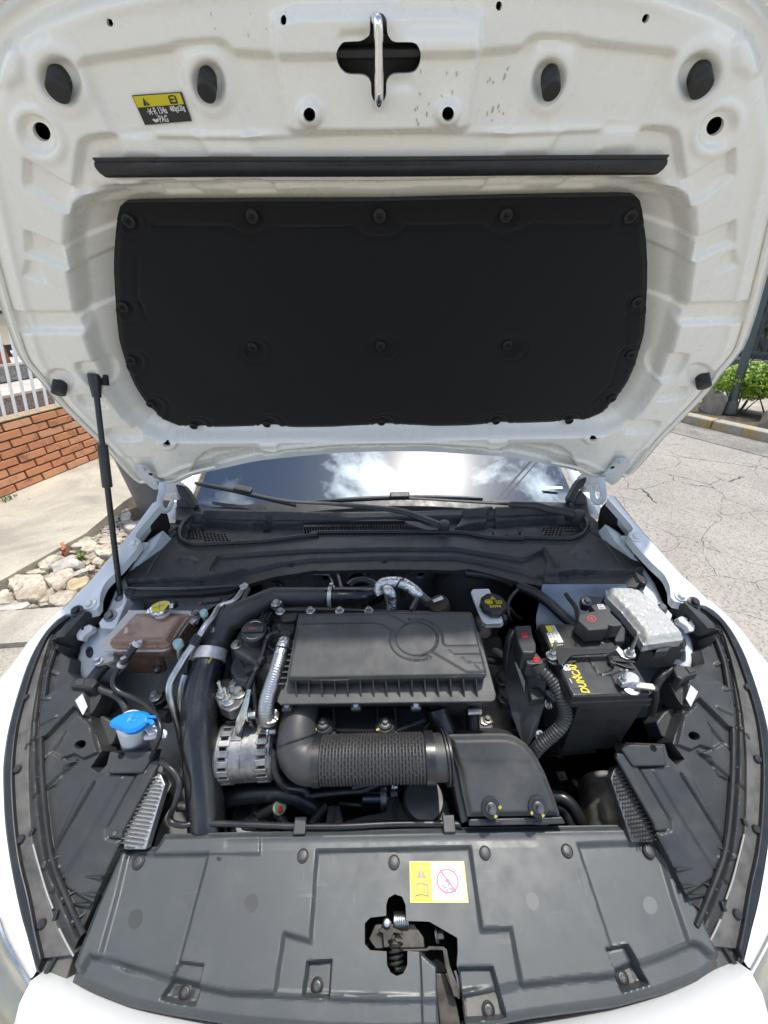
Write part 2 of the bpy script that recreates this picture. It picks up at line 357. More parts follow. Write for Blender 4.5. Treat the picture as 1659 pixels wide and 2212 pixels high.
def hexbolt(name, c, n, r, hgt, mat, par=None, washer=1.6, stud=0):
    prt = [lathe_geo(c, n, [(r*washer, 0), (r*washer, hgt*.22), (r*washer*.9, hgt*.28)], 18), lathe_geo(np.array(c)+np.array(axes(n)[2])*hgt*.25, n, [(r, 0), (r, hgt*.7), (r*.86, hgt*.8)], 6)]
    if stud: prt.append(lathe_geo(np.array(c)+np.array(axes(n)[2])*hgt, n, [(r*.52, -.001)]+[(r*(.50 if i % 2 else .42), stud*i/14) for i in range(14)]+[(r*.3, stud)], 10))
    V, Fc = join_geo(prt); o = mk(name, V, Fc, mat, par, True, 30); return o
def text(name, s, c, X, Yv, size, mat, par=None, sx=1.0, bold=0, shear=0):
    cu = bpy.data.curves.new(name, 'FONT'); cu.body = s; cu.size = size; cu.align_x = 'CENTER'; cu.align_y = 'CENTER'; cu.offset = bold; cu.shear = shear; cu.resolution_u = 3
    t = bpy.data.objects.new(name+'_curve', cu); COL.objects.link(t); bpy.context.view_layer.update()
    me = bpy.data.meshes.new_from_object(t.evaluated_get(bpy.context.evaluated_depsgraph_get())); bpy.data.objects.remove(t)
    X = np.array(X, float)/np.linalg.norm(X); Yv = np.array(Yv, float); Yv /= np.linalg.norm(Yv); Nn = np.cross(X, Yv); Nn /= np.linalg.norm(Nn)
    n = len(me.vertices); co = np.empty(n*3); me.vertices.foreach_get('co', co); co = co.reshape(-1, 3)
    W_ = np.array(c)+co[:, :1]*sx*X+co[:, 1:2]*Yv+Nn*.0002; me.vertices.foreach_set('co', W_.ravel()); me.materials.clear(); me.update(); me.name = name
    return link(name, me, mat, par, False)
def flat(name, pl, pts, mat, par=None, h=.0004, th=.0004):
    return slab(name, pl, pts, th, mat, par, h=h)
def spl(pl, sq, x, y):
    """point (x, y in 0..1) inside a quad of picture readings, on plane pl"""
    A, B, C_, D = [pl.hit(*p) for p in sq]; return (A*(1-x)+B*x)*(1-y)+(D*(1-x)+C_*x)*y
def deco(name, pl, sq, pts, mat, par, h):
    T = [spl(pl, sq, x, y)+pl.n*h for x, y in pts]; return mk(name, T+[t-pl.n*.0003 for t in T], [tuple(range(len(T)))], mat, par, False)
def ring(x, y, r0, r1, asp=1, n=24):
    o = [(x+r1*math.cos(2*math.pi*i/n), y+r1*asp*math.sin(2*math.pi*i/n)) for i in range(n+1)]
    return o+[(x+r0*math.cos(2*math.pi*i/n), y+r0*asp*math.sin(2*math.pi*i/n)) for i in range(n, -1, -1)]
FR.update({'E1': (0, 685.8, .11905), 'E2': (1503.2, 658.3, .13886), 'E3': (1305.7, 822.9, .24793)})
import mathutils.noise as mnoise
# ------------------------------------------------------------------ the ground
def ground_mat(name, base, c2, c3, sc, crack=0, rough=.9, grain=220, bump=.5, spot=.55):
    m = bpy.data.materials.new(name); m.use_nodes = True; t = m.node_tree; b = t.nodes['Principled BSDF']; b.inputs['Roughness'].default_value = rough; b.inputs['Specular IOR Level'].default_value = .25
    g = t.nodes.new('ShaderNodeNewGeometry')
    def nz(s, d=6, r=.65, dist=0):
        n = t.nodes.new('ShaderNodeTexNoise'); n.inputs['Scale'].default_value = s; n.inputs['Detail'].default_value = d; n.inputs['Roughness'].default_value = r; n.inputs['Distortion'].default_value = dist
        t.links.new(g.outputs['Position'], n.inputs['Vector']); return n.outputs['Fac']
    def mrg(v, lo, hi):
        r = t.nodes.new('ShaderNodeMapRange'); r.inputs['From Min'].default_value = lo; r.inputs['From Max'].default_value = hi; t.links.new(v, r.inputs['Value']); return r.outputs['Result']
    def mix(f, a, c):
        x = t.nodes.new('ShaderNodeMix'); x.data_type = 'RGBA'
        t.links.new(f, x.inputs['Factor'])
        for i, v in ((6, a), (7, c)):
            if isinstance(v, tuple): x.inputs[i].default_value = (*v, 1)
            else: t.links.new(v, x.inputs[i])
        return x.outputs[2]
    c = mix(mrg(nz(sc, 6, .6, .6), .38, .62), base, c2)
    v = t.nodes.new('ShaderNodeTexVoronoi'); v.inputs['Scale'].default_value = grain; t.links.new(g.outputs['Position'], v.inputs['Vector'])
    vr = t.nodes.new('ShaderNodeRGBToBW'); t.links.new(v.outputs['Color'], vr.inputs['Color'])
    c = mix(mrg(vr.outputs['Val'], spot, 1.0), c, c3)
    c = mix(mrg(nz(sc*9, 8, .75), .60, .78), c, c3)
    hgt = vr.outputs['Val']
    if crack:
        w = t.nodes.new('ShaderNodeTexNoise'); w.inputs['Scale'].default_value = 1.5; w.inputs['Detail'].default_value = 8; t.links.new(g.outputs['Position'], w.inputs['Vector'])
        a = t.nodes.new('ShaderNodeVectorMath'); a.operation = 'MULTIPLY_ADD'; a.inputs[1].default_value = (.55, .55, 0); t.links.new(w.outputs['Color'], a.inputs[0]); t.links.new(g.outputs['Position'], a.inputs[2])
        k = t.nodes.new('ShaderNodeTexVoronoi'); k.feature = 'DISTANCE_TO_EDGE'; k.inputs['Scale'].default_value = crack; t.links.new(a.outputs['Vector'], k.inputs['Vector'])
        wd = t.nodes.new('ShaderNodeMath'); wd.operation = 'MULTIPLY'; wd.inputs[1].default_value = .0085; t.links.new(nz(1.7, 3), wd.inputs[0])
        dv = t.nodes.new('ShaderNodeMath'); dv.operation = 'DIVIDE'; t.links.new(k.outputs['Distance'], dv.inputs[0]); t.links.new(wd.outputs['Value'], dv.inputs[1])
        inv = mrg(dv.outputs['Value'], 1.0, .35); c = mix(inv, c, (.045, .042, .038))
    t.links.new(c, b.inputs['Base Color'])
    bp = t.nodes.new('ShaderNodeBump'); bp.inputs['Strength'].default_value = bump; bp.inputs['Distance'].default_value = .006; t.links.new(hgt, bp.inputs['Height'])
    b2 = t.nodes.new('ShaderNodeBump'); b2.inputs['Strength'].default_value = .5; b2.inputs['Distance'].default_value = .02; t.links.new(nz(sc*5, 8, .7), b2.inputs['Height']); t.links.new(bp.outputs['Normal'], b2.inputs['Normal']); t.links.new(b2.outputs['Normal'], b.inputs['Normal'])
    MATS[name] = m; return m
G_road = ground_mat('worn pale asphalt', (.315, .292, .255), (.37, .34, .30), (.15, .142, .13), 1.1, crack=2.0, grain=105, bump=.9, spot=.5)
G_conc = ground_mat('weathered concrete', (.50, .455, .365), (.30, .275, .225), (.13, .12, .10), 1.6, grain=320, bump=.35, spot=.7)
G_soil = ground_mat('dark soil', (.070, .055, .040), (.11, .088, .062), (.26, .23, .18), 6, grain=90, bump=1, spot=.72)
G_slab = ground_mat('cast concrete slab', (.46, .425, .36), (.34, .31, .265), (.15, .14, .125), 3, grain=300, bump=.4, spot=.7)
def poly_slab(name, pts, ztop, zbot, mat, sub=0):
    o = prism(name, [(x, y, ztop) for x, y in pts], [(x, y, zbot) for x, y in pts], mat, None, 0); o['kind'] = 'structure'; return o
mk('road', [(-300, -300, 0), (300, -300, 0), (300, 300, 0), (-300, 300, 0)], [(0, 1, 2, 3)], G_road)['kind'] = 'structure'
pe = [tuple(Z(u, v, .10)[:2]) for u, v in ((0, 1255), (76, 1212), (185, 1152), (268, 1083))]
path = [(-3.3-.245*9, -6), (-2.31-.14*8, -6)]+pe+[(pe[-1][0]+.16*3, pe[-1][1]+3), (pe[-1][0]+.16*16, pe[-1][1]+16), (-1.2, 21)]
poly_slab('path', path, .10, -.05, G_conc)
dr = [tuple(Z(u, v, .06)[:2]) for u, v in ((0, 1327), (122, 1312))]
soil = [pe[0], pe[1], pe[2], pe[3], (pe[3][0]+.48, pe[3][1]+3), (pe[3][0]+2.5, pe[3][1]+16), (pe[3][0]+3.2, pe[3][1]+16), (-1.52, 4.6), (-1.55, 2.9), (-1.62, dr[1][1]+.02), (dr[1][0]-.3, dr[1][1]+.03), (-2.60, 1.30)]
poly_slab('soil_strip', soil, .035, -.05, G_soil)
poly_slab('driveway_slab', [(-2.62, 1.565), (dr[1][0], dr[1][1]), (-1.62, dr[1][1]+.02), (-1.60, 1.405), (-2.6, 1.325)], .062, -.05, G_slab)
poly_slab('driveway_apron', [(-2.49, 1.335), (-1.60, 1.415), (-1.50, -5), (-3.2, -5)], .03, -.05, ground_mat('rough apron concrete', (.42, .385, .32), (.30, .275, .23), (.17, .16, .14), 4, grain=170, bump=.8, spot=.62))

# ------------------------------------------------------------------ rough stones along the path
M_stone = pm('pale limestone', (.54, .48, .38), .9, nz=(9, (.30, .25, .19), .40, .66), bump=(60, .9, .01), dust=(35, (.13, .105, .075), .50, .74, .9), spec=.2)
M_stone_y = pm('ochre stone', (.46, .39, .25), .9, nz=(14, (.33, .26, .15), .4, .66), bump=(60, .9, .01), spec=.2)
M_stone_g = pm('grey stone', (.50, .47, .42), .9, nz=(10, (.27, .25, .22), .4, .66), bump=(60, .9, .01), spec=.2)
M_ter = pm('broken terracotta', (.42, .16, .075), .85, nz=(20, (.30, .13, .07), .4, .7), bump=(80, .5, .004))
def stone(name, pts2, z0, h, mat, seed):
    rnd = random.Random(seed); P = []
    for i, a in enumerate(pts2):
        b = pts2[(i+1) % len(pts2)]; l_ = math.hypot(b[0]-a[0], b[1]-a[1])
        P += [(a[0], a[1]), ((a[0]+b[0])/2+rnd.uniform(-.05, .05)*l_, (a[1]+b[1])/2+rnd.uniform(-.05, .05)*l_)]
    n = len(P); P = np.array(P); c = P.mean(0); bm = bmesh.new(); rings = []
    for k, (s, z) in enumerate(((1.0, -.03), (1.04, .30), (1.01, .80), (.965, .99), (.80, 1.0), (.45, 1.02))):
        rings.append([bm.verts.new(((c[0]+(p[0]-c[0])*s+rnd.uniform(-.004, .004)), (c[1]+(p[1]-c[1])*s+rnd.uniform(-.004, .004)), z0+h*z+(rnd.uniform(-.07, .07)*h if k > 1 else 0))) for p in P])
    top = bm.verts.new((c[0], c[1], z0+h*1.02))
    for a, b in zip(rings, rings[1:]):
        for i in range(n): bm.faces.new((a[i], a[(i+1) % n], b[(i+1) % n], b[i]))
    for i in range(n): bm.faces.new((rings[-1][i], rings[-1][(i+1) % n], top))
    bmesh.ops.subdivide_edges(bm, edges=bm.edges[:], cuts=1, use_grid_fill=True); bm.normal_update()
    for v in bm.verts:
        w = mnoise.noise(v.co*26+Vector((seed, 0, 0)))*.007+abs(mnoise.noise(v.co*75))*-.006; v.co += v.normal*w
    me = bpy.data.meshes.new(name); bm.to_mesh(me); bm.free(); fixn(me); return link(name, me, mat, None, True, 32)
ST = [([(80, 960), (110, 920), (400, 905), (430, 950), (465, 1060), (450, 1100), (360, 1160), (160, 1170), (130, 1090), (80, 1020)], .075, 'largest flat pale stone lying beside the concrete path edge', 0),
 ([(430, 950), (520, 900), (690, 840), (730, 870), (720, 920), (640, 1030), (570, 1075), (500, 1020)], .08, 'wedge shaped pale stone between the largest flat stone and the ochre one', 0),
 ([(500, 830), (540, 790), (700, 720), (740, 720), (820, 790), (780, 830), (720, 840), (540, 890)], .08, 'long slanting pale grey stone above the wedge shaped one', 2),
 ([(360, 760), (420, 720), (600, 715), (650, 740), (520, 800), (470, 850), (400, 855), (370, 800)], .07, 'long tan stone against the path edge below the terracotta shard', 0),
 ([(670, 1000), (720, 950), (860, 935), (890, 970), (820, 1050), (740, 1075), (680, 1060)], .07, 'ochre yellow stone half hidden by the white fender', 1),
 ([(370, 1190), (420, 1100), (540, 1040), (570, 1080), (500, 1140), (420, 1190)], .055, 'small pointed stone wedged below the largest flat stone', 0),
 ([(490, 1140), (600, 1075), (760, 1075), (740, 1130), (660, 1220), (560, 1225), (500, 1200)], .065, 'broad pale stone touching the driveway slab beside the fender', 0),
 ([(0, 1090), (60, 1065), (120, 1100), (130, 1160), (100, 1200), (-60, 1215), (-70, 1120)], .06, 'rounded tan stone in front of the largest flat stone at the path end', 0),
 ([(-40, 1220), (150, 1175), (290, 1180), (300, 1210), (220, 1260), (90, 1275), (-40, 1270)], .045, 'long low stone lying along the driveway slab', 2),
 ([(690, 600), (780, 545), (900, 535), (930, 560), (860, 600), (800, 640), (720, 640)], .06, 'flat cream stone at the start of the pebbly soil', 0),
 ([(810, 630), (850, 590), (930, 570), (970, 610), (940, 670), (860, 690), (820, 670)], .07, 'round cream stone beside the flat one at the pebbly soil', 0),
 ([(945, 640), (980, 615), (1120, 610), (1160, 660), (1100, 710), (1000, 720), (950, 690)], .075, 'blocky pale stone right behind the gas strut, next to the fender', 0),
 ([(980, 600), (1000, 560), (1080, 535), (1230, 550), (1200, 590), (1080, 610)], .05, 'long pale stone crossing behind the gas strut at the pebbly soil', 0),
 ([(470, 710), (520, 640), (610, 630), (640, 680), (600, 715), (530, 720)], .06, 'grey brown stone touching the terracotta shard', 2),
 ([(830, 720), (900, 690), (950, 690), (975, 740), (890, 760), (840, 750)], .045, 'thin pinkish flake of stone leaning on smaller rubble', 0),
 ([(725, 920), (780, 870), (850, 855), (870, 880), (800, 910), (740, 940)], .055, 'small angular grey stone in shade above the ochre stone', 2),
 ([(250, 900), (350, 860), (440, 855), (450, 890), (400, 905), (270, 910)], .045, 'narrow stone tucked behind the largest flat stone', 0),
 ([(860, 840), (900, 815), (950, 830), (940, 870), (880, 870)], .045, 'fist sized pale stone near the fender, above the ochre stone', 0),
 ([(930, 780), (990, 740), (1040, 770), (1000, 820), (940, 810)], .05, 'small pale stone next to the fender below the blocky one', 0),
 ([(1215, 315), (1260, 280), (1310, 300), (1310, 360), (1230, 375)], .09, 'grey stone leaning against the grey bin, farther of two', 2),
 ([(1245, 420), (1300, 375), (1400, 380), (1390, 430), (1310, 465), (1250, 445)], .09, 'grey stone in front of the grey bin, nearer of two', 2),
 ([(370, 1200), (450, 1180), (480, 1220), (400, 1232)], .035, 'small reddish stone at the driveway slab edge', 0),
 ([(260, 1240), (330, 1210), (375, 1232), (300, 1258)], .03, 'small flat pink stone at the driveway slab edge', 0),
 ([(840, 795), (880, 770), (905, 785), (880, 815), (845, 815)], .035, 'little buff stone below the pinkish flake', 0),
 ([(230, 480), (250, 470), (262, 484), (240, 495)], .03, 'tiny loose stone on the path edge', 0)][:-1]
for i, (pts, h, lab, k) in enumerate(ST):
    P = [Z(*q('B5', p)[0], .035+h*.7)[:2] for p in pts]
    tag(stone('stone', P, .03, h*.7, (M_stone, M_stone_y, M_stone_g)[k], i), lab, 'stone', 'rough stones between path and car')
tag(stone('terracotta_shard', [Z(*q('B5', p)[0], .07)[:2] for p in ((618, 695), (628, 640), (662, 628), (684, 690), (642, 722))], .03, .07, M_ter, 77), 'broken orange terracotta shard among the rough stones', 'shard')
# loose pebbles, countless
bmp = bmesh.new(); rr = random.Random(4); sp = np.array(soil); done = 0
while done < 900:
    if rr.random() < .6: u, v = q('B5', (rr.uniform(840, 1300), rr.uniform(200, 640)))[0]
    else: u, v = q('B5', (rr.uniform(0, 1150), rr.uniform(560, 1260)))[0]
    p = Z(u, v, .04)
    if sdf(np.array([p[0]]), np.array([p[1]]), sp)[0] > -.01: continue
    s = rr.uniform(.004, .014)*(1.6 if rr.random() < .1 else 1); M = Matrix.Translation(Vector(p)) @ Matrix.Rotation(rr.uniform(0, 6), 4, 'Z') @ Matrix.Diagonal((s*rr.uniform(.8, 1.7), s, s*.6, 1))
    bmesh.ops.create_icosphere(bmp, subdivisions=1, radius=1, matrix=M); done += 1
me = bpy.data.meshes.new('pebbles'); bmp.to_mesh(me); bmp.free()
tag(link('pebbles', me, pm('pebble', (.40, .36, .30), .85, nz=(40, (.20, .17, .14), .4, .6))), 'loose pebbles and grit scattered over the dark soil strip', None, kind='stuff')

# ------------------------------------------------------------------ brick wall with its fence
def brick_mat():
    m = bpy.data.materials.new('orange brick'); m.use_nodes = True; t = m.node_tree; b = t.nodes['Principled BSDF']; b.inputs['Roughness'].default_value = .85; b.inputs['Specular IOR Level'].default_value = .25
    oi = t.nodes.new('ShaderNodeObjectInfo'); g = t.nodes.new('ShaderNodeNewGeometry')
    r = t.nodes.new('ShaderNodeValToRGB'); e = r.color_ramp.elements; e[0].color = (.60, .255, .125, 1); e[1].color = (.74, .38, .21, 1); e.new(.5).color = (.67, .30, .155, 1); t.links.new(oi.outputs['Random'], r.inputs['Fac'])
    n = t.nodes.new('ShaderNodeTexNoise'); n.inputs['Scale'].default_value = 9; n.inputs['Detail'].default_value = 12; n.inputs['Roughness'].default_value = .7; t.links.new(g.outputs['Position'], n.inputs['Vector'])
    mr_ = t.nodes.new('ShaderNodeMapRange'); mr_.inputs['From Min'].default_value = .52; mr_.inputs['From Max'].default_value = .70; mr_.inputs['To Max'].default_value = .75; t.links.new(n.outputs['Fac'], mr_.inputs['Value'])
    x = t.nodes.new('ShaderNodeMix'); x.data_type = 'RGBA'; x.inputs[7].default_value = (.095, .06, .045, 1); t.links.new(mr_.outputs['Result'], x.inputs['Factor']); t.links.new(r.outputs['Color'], x.inputs[6]); t.links.new(x.outputs[2], b.inputs['Base Color'])
    n2 = t.nodes.new('ShaderNodeTexNoise'); n2.inputs['Scale'].default_value = 90; n2.inputs['Detail'].default_value = 6; t.links.new(g.outputs['Position'], n2.inputs['Vector'])
    bp = t.nodes.new('ShaderNodeBump'); bp.inputs['Strength'].default_value = .5; bp.inputs['Distance'].default_value = .004; t.links.new(n2.outputs['Fac'], bp.inputs['Height']); t.links.new(bp.outputs['Normal'], b.inputs['Normal'])
    return m
M_brick = brick_mat(); M_mort = pm('dark mortar', (.10, .085, .07), .95, bump=(120, .6, .005)); M_sand = pm('stained cement capping', (.36, .28, .16), .9, nz=(12, (.22, .18, .11), .4, .7), bump=(90, .6, .005))
w0 = Z(0, 1077, .1); w1 = Z(216, 988, .1); wd = (w1-w0)/np.linalg.norm(w1-w0); wn = np.array([wd[1], -wd[0], 0]); wang = math.atan2(wd[1], wd[0])
def wp(t, o, z): return w0+wd*t+wn*o+np.array([0, 0, z-w0[2]])
CH, BLn = .0715, .240
wall = thing('brick_wall', 'low orange brick garden wall with recessed dark joints beside the path', 'wall', wp(0, 0, .1))
wc = box('mortar_core', wp(2.2, -.067, .38), wd, wn, (0, 0, 1), (8.2, .10, .56), M_mort, wall)
box('capping', wp(2.2, -.062, .683), wd, wn, (0, 0, 1), (8.2, .128, .012), M_sand, wall, .004)
bme = None; rb = random.Random(3); nb = 0
for row in range(8):
    for k in range(-7, 22):
        if nb >= 292: break
        t = k*BLn+(BLn/2 if row % 2 else 0)+.03+rb.uniform(-.004, .004)
        if bme is None:
            o = box('brick', (0, 0, 0), (1, 0, 0), (0, 1, 0), (0, 0, 1), (BLn-.013, .10, CH-.012), M_brick, wall, .004, 1); bme = o
        else: o = bme.copy(); COL.objects.link(o); o.parent = wall
        o.matrix_parent_inverse = Matrix.Translation(-wall.location)
        o.location = Vector(wp(t, -.05+rb.uniform(0, .004), .1+CH*(row+.5))); o.rotation_euler = (0, 0, wang+rb.uniform(-.006, .006)); nb += 1
fen = thing('bar_fence', 'white painted steel bar fence with rust spots on top of the brick wall', 'fence', wp(0, -.06, .69))
M_bar = pm('white fence paint', (.78, .77, .73), .45, dust=(16, (.30, .12, .05), .66, .74, .9))
LEAN = math.tan(R(13)); up_ = np.array([wd[0]*LEAN, wd[1]*LEAN, 1.0]); up_ /= np.linalg.norm(up_); bo = None
for k in range(-8, 34):
    b0 = wp(.262+(k-1)*.094, -.06, .689); c = b0+up_*.52
    if bo is None: o = bo = box('bar', c, wd, np.cross(up_, wd), up_, (.019, .019, 1.04), M_bar, fen, .0025); c0 = c
    else: o = bo.copy(); COL.objects.link(o); o.location = Vector(c-c0)
for z in (.98,):
    box('rail', wp(1.4+z*LEAN*1.0, -.06, .689)+up_*z, wd, np.cross(up_, wd), up_, (4.3, .012, .03), M_bar, fen, .002)
# the yard behind the fence
M_tile = pm('peach tile', (.50, .33, .25), .55, nz=(6, (.42, .28, .22), .4, .6)); M_gran = pm('grey speckled stone', (.20, .19, .18), .8, nz=(55, (.34, .33, .31), .45, .6)); M_marb = pm('pale stone tread', (.52, .49, .44), .6, nz=(8, (.40, .37, .33), .4, .6), bump=(30, .4, .006))
box('yard_floor', wp(3, -2.2, .28), wd, wn, (0, 0, 1), (12, 4.1, .66), M_tile)['kind'] = 'structure'
st = thing('stone_steps', 'grey stone yard steps with pale treads behind the white bar fence', 'steps', wp(1, -.6, .61))
for i, (o_, z_) in enumerate(((-.55, .61), (-1.05, .80))):
    box('riser', wp(3, o_-1.0, z_+.075), wd, wn, (0, 0, 1), (9-i*.3, 2.0-.3*i, .15), M_gran, st, .006); box('tread', wp(3, o_-1.0, z_+.165), wd, wn, (0, 0, 1), (9-i*.3, 2.06-.3*i, .028), M_marb, st, .004)
pil = box('brick_pier', wp(1.30, -1.28, 1.12), wd, wn, (0, 0, 1), (.16, .16, .28), pm('red brick pier', (.30, .10, .065), .8, nz=(20, (.22, .08, .05), .4, .6)), None, .004); tag(pil, 'small dark red brick pier standing on the yard steps', 'pier')
# a beige car parked in the yard: only its sill and door bottom show
pc = thing('parked_car', 'beige car parked up in the yard behind the bar fence', 'car', wp(.6, -2.1, .98))
M_beige = pm('beige car paint', (.50, .44, .33), .3, coat=.6)
prof = [(0, .14), (-.03, .30), (-.02, .46), (-.05, .62), (-.12, .80), (-.30, 1.02), (-.34, 1.10)]
V = [wp(t, -1.75+o_, .98+z) for t in (-1.6, 2.4) for o_, z in prof]; n_ = len(prof)
mk('body', V, [(i, i+1, n_+i+1, n_+i) for i in range(n_-1)], M_beige, pc); box('sill', wp(.4, -1.80, 1.10), wd, wn, (0, 0, 1), (3.9, .06, .10), M_plasd, pc, .01)
box('trim_strip', wp(.4, -1.765, 1.47), wd, wn, (0, 0, 1), (3.9, .02, .035), M_plasd, pc, .006); box('side_window', wp(.4, -1.985, 1.83), wd, wn, (0, .25, 1), (3.0, .03, .22), pm('dark car glass', (.02, .025, .025), .06), pc)
for t in (-.75, 1.6): lathe('wheel', wp(t, -1.86, 1.0), wn, [(.20, -.08), (.24, -.07), (.25, 0), (.24, .05), (.16, .06)], M_rub, pc, 24)

# weeds at the foot of the wall and the path edge
M_weed = pm('weed green', (.10, .17, .025), .6, nz=(50, (.20, .27, .05), .4, .6)); M_grass = pm('grass green', (.07, .12, .025), .7)
def tuft(name, c, n, hgt, spread, mat, lab, cat='weed', w=.006):
    rr = random.Random(int(abs(c[0]*991+c[1]*77)*10)); V = []; Fc = []
    for i in range(n):
        a = rr.uniform(0, 6.28); l = hgt*rr.uniform(.5, 1.1); b = np.array(c)+np.array([rr.uniform(-spread, spread), rr.uniform(-spread, spread), 0]); d = np.array([math.cos(a), math.sin(a), 0]); s = np.array([-d[1], d[0], 0])*w
        k = len(V); V += [b-s, b+s, b+d*l*.4+np.array([0, 0, l*.7])+s*.8, b+d*l*.4+np.array([0, 0, l*.7])-s*.8, b+d*l*.9+np.array([0, 0, l*.75])]; Fc += [(k, k+1, k+2, k+3), (k+3, k+2, k+4)]
    return tag(mk(name, V, Fc, mat, None, False), lab, cat)
tuft('weed', Z(131, 1018, .10), 18, .03, .02, M_weed, 'small bright green weed growing at the foot of the brick wall')
tuft('grass_tuft', Z(12, 1078, .10), 70, .03, .07, M_grass, 'low dark grass tuft at the near foot of the brick wall', 'grass tuft', .003)
tuft('grass_tuft', Z(*q('B5', (930, 440))[0], .04), 60, .05, .07, M_grass, 'thin grass tuft at the path edge beside the pebbles', 'grass tuft', .003)
tuft('moss_patch', Z(*q('B5', (325, 845))[0], .04), 110, .025, .07, M_grass, 'green moss patch between the path edge and the tan stone', 'moss', .004)
tuft('weed', Z(*q('B5', (460, 1000))[0], .05), 22, .04, .025, M_weed, 'tiny weed between the two largest stones')
tuft('weed', Z(*q('B5', (815, 770))[0], .05), 16, .06, .02, M_weed, 'thin weed beside the pinkish stone flake')
# ------------------------------------------------------------------ bin
M_bin = pm('scuffed grey bin plastic', (.15, .15, .155), .5, nz=(5, (.125, .125, .13), .4, .6), dust=(24, (.32, .31, .30), .6, .85, .5), rv=.1)
bc = Z(306, 1124, .05); bc = np.array([bc[0]+.10, bc[1]+.16, .04])
bn = thing('grey_bin', 'tall tapered grey plastic bin standing on the soil beside the car', 'bin', bc)
lathe('bin_body', bc, (0, 0, 1), [(.148, 0), (.165, .02), (.215, .62), (.225, .63), (.225, .66), (.205, .66), (.19, .6)], M_bin, bn, 40)
lathe('bin_lid', bc+np.array([0, 0, .655]), (0, 0, 1), [(.232, 0), (.235, .03), (.20, .06), (.05, .075), (.0, .076)], M_bin, bn, 40)
V, Fc = join_geo([box_geo(bc+np.array([0, -.235, .54]), (1, 0, 0), (0, 1, 0), (0, 0, 1), .12, .03, .03)]); mk('bin_handle', V, Fc, M_bin, bn, False)

# ------------------------------------------------------------------ far side of the road
M_kerb = pm('kerb concrete with worn yellow paint', (.33, .31, .27), .9, nz=(5, (.40, .28, .10), .50, .60), bump=(70, .6, .008), dust=(22, (.17, .155, .13), .52, .75, .8))
k0 = Z(1436, 905, 0); k1 = Z(1658, 958, 0); kd = (k1-k0)/np.linalg.norm(k1-k0); kn = np.array([-kd[1], kd[0], 0]); 
if kn[0] < 0: kn = -kn
kang = math.atan2(kd[1], kd[0])
kerb = bpy.data.objects.new('kerb', None); COL.objects.link(kerb); kerb.location = Vector(k0); kerb['kind'] = 'structure'
kj = Z(*q('E3', (1010, 400))[0], 0); tj = float(np.dot(kj-k0, kd)); kme = None
for i in range(-8, 8):
    c = k0+kd*(tj+.9*(i+.5))+kn*.09+np.array([0, 0, .055])
    if kme is None:
        o = kme = box('kerb_stone', (0, 0, 0), (1, 0, 0), (0, 1, 0), (0, 0, 1), (.885, .17, .13), M_kerb, kerb, .018, 3)
    else: o = kme.copy(); COL.objects.link(o)
    o.location = Vector(c); o.rotation_euler = (0, 0, kang+rr.uniform(-.01, .01))
def kp(t, o_, z): return k0+kd*t+kn*o_+np.array([0, 0, z])
def kslab(name, o0, o1, z, mat, t0=-9, t1=8): return poly_slab(name, [tuple(kp(t, o_, 0)[:2]) for t, o_ in ((t0, o0), (t1, o0), (t1, o1), (t0, o1))], z, -.05, mat)
kslab('planting_bed', .165, .95, .09, G_soil); kslab('far_pavement', .95, 2.2, .115, G_slab)
kslab('gutter', -.55, .01, .006, ground_mat('patched gutter asphalt', (.20, .19, .175), (.30, .28, .25), (.07, .068, .065), 3.5, grain=110, bump=1, spot=.55))
M_leafy = pm('lime green leaf', (.33, .46, .025), .5, nz=(7, (.12, .24, .02), .40, .58), sss=0)
M_twig = pm('grey brown twig', (.10, .075, .055), .9)
def shrub(name, c, rx, ry, h0, h1, n, leaf, lab, seed, stems=7):
    rr = random.Random(seed); t = thing(name, lab, 'shrub', c, 'clipped shrubs on the far planting bed'); V = []; Fc = []
    ax = np.array([kd[0], kd[1], 0]); ay = np.array([kn[0], kn[1], 0])
    lobes = [(rr.uniform(-.6, .6)*rx, rr.uniform(-.5, .5)*ry, rr.uniform(.35, .8), rr.uniform(.4, .62)) for _ in range(9)]
    for i in range(n):
        lx, ly, lz, lr = rr.choice(lobes); v = np.array([rr.gauss(0, 1) for _ in range(3)]); v /= np.linalg.norm(v); v *= rr.uniform(.72, 1.0)**.6
        p = np.array(c)+ax*(lx+v[0]*lr*rx)+ay*(ly+v[1]*lr*ry)+np.array([0, 0, h0+(h1-h0)*min(max(lz+v[2]*lr*.62, -.12), 1.0+.03*rr.random())])
        nrm_ = v*.7+np.array([rr.gauss(0, .5), rr.gauss(0, .5), .7+rr.gauss(0, .3)]); X, Y_, _n = axes(nrm_); a = rr.uniform(0, 6.28); d = X*math.cos(a)+Y_*math.sin(a); s = np.cross(_n, d); L_ = leaf*rr.uniform(.6, 1.25)
        k = len(V); V += [p-d*L_, p+s*L_*.45-_n*L_*.1, p+d*L_, p-s*L_*.45-_n*L_*.1]; Fc += [(k, k+1, k+2, k+3)]
    f = mk('foliage', V, Fc, M_leafy, t, False); f['kind'] = 'stuff'
    g = []
    for i in range(stems):
        a = rr.uniform(0, 6.28); r_ = rr.uniform(.1, .75); e = np.array(c)+ax*math.cos(a)*rx*r_+ay*math.sin(a)*ry*r_+np.array([0, 0, h0+(h1-h0)*rr.uniform(.2, .6)]); b = np.array(c)+(e-np.array(c))*np.array([.25, .25, 0])+np.array([0, 0, -.02])
        g.append(tube_geo([b, (b+e)/2+np.array([rr.uniform(-.03, .03), rr.uniform(-.03, .03), 0]), e], [.011, .008, .004], seg=6, sub=4))
    V, Fc = join_geo(g); mk('stem', V, Fc, M_twig, t); return t
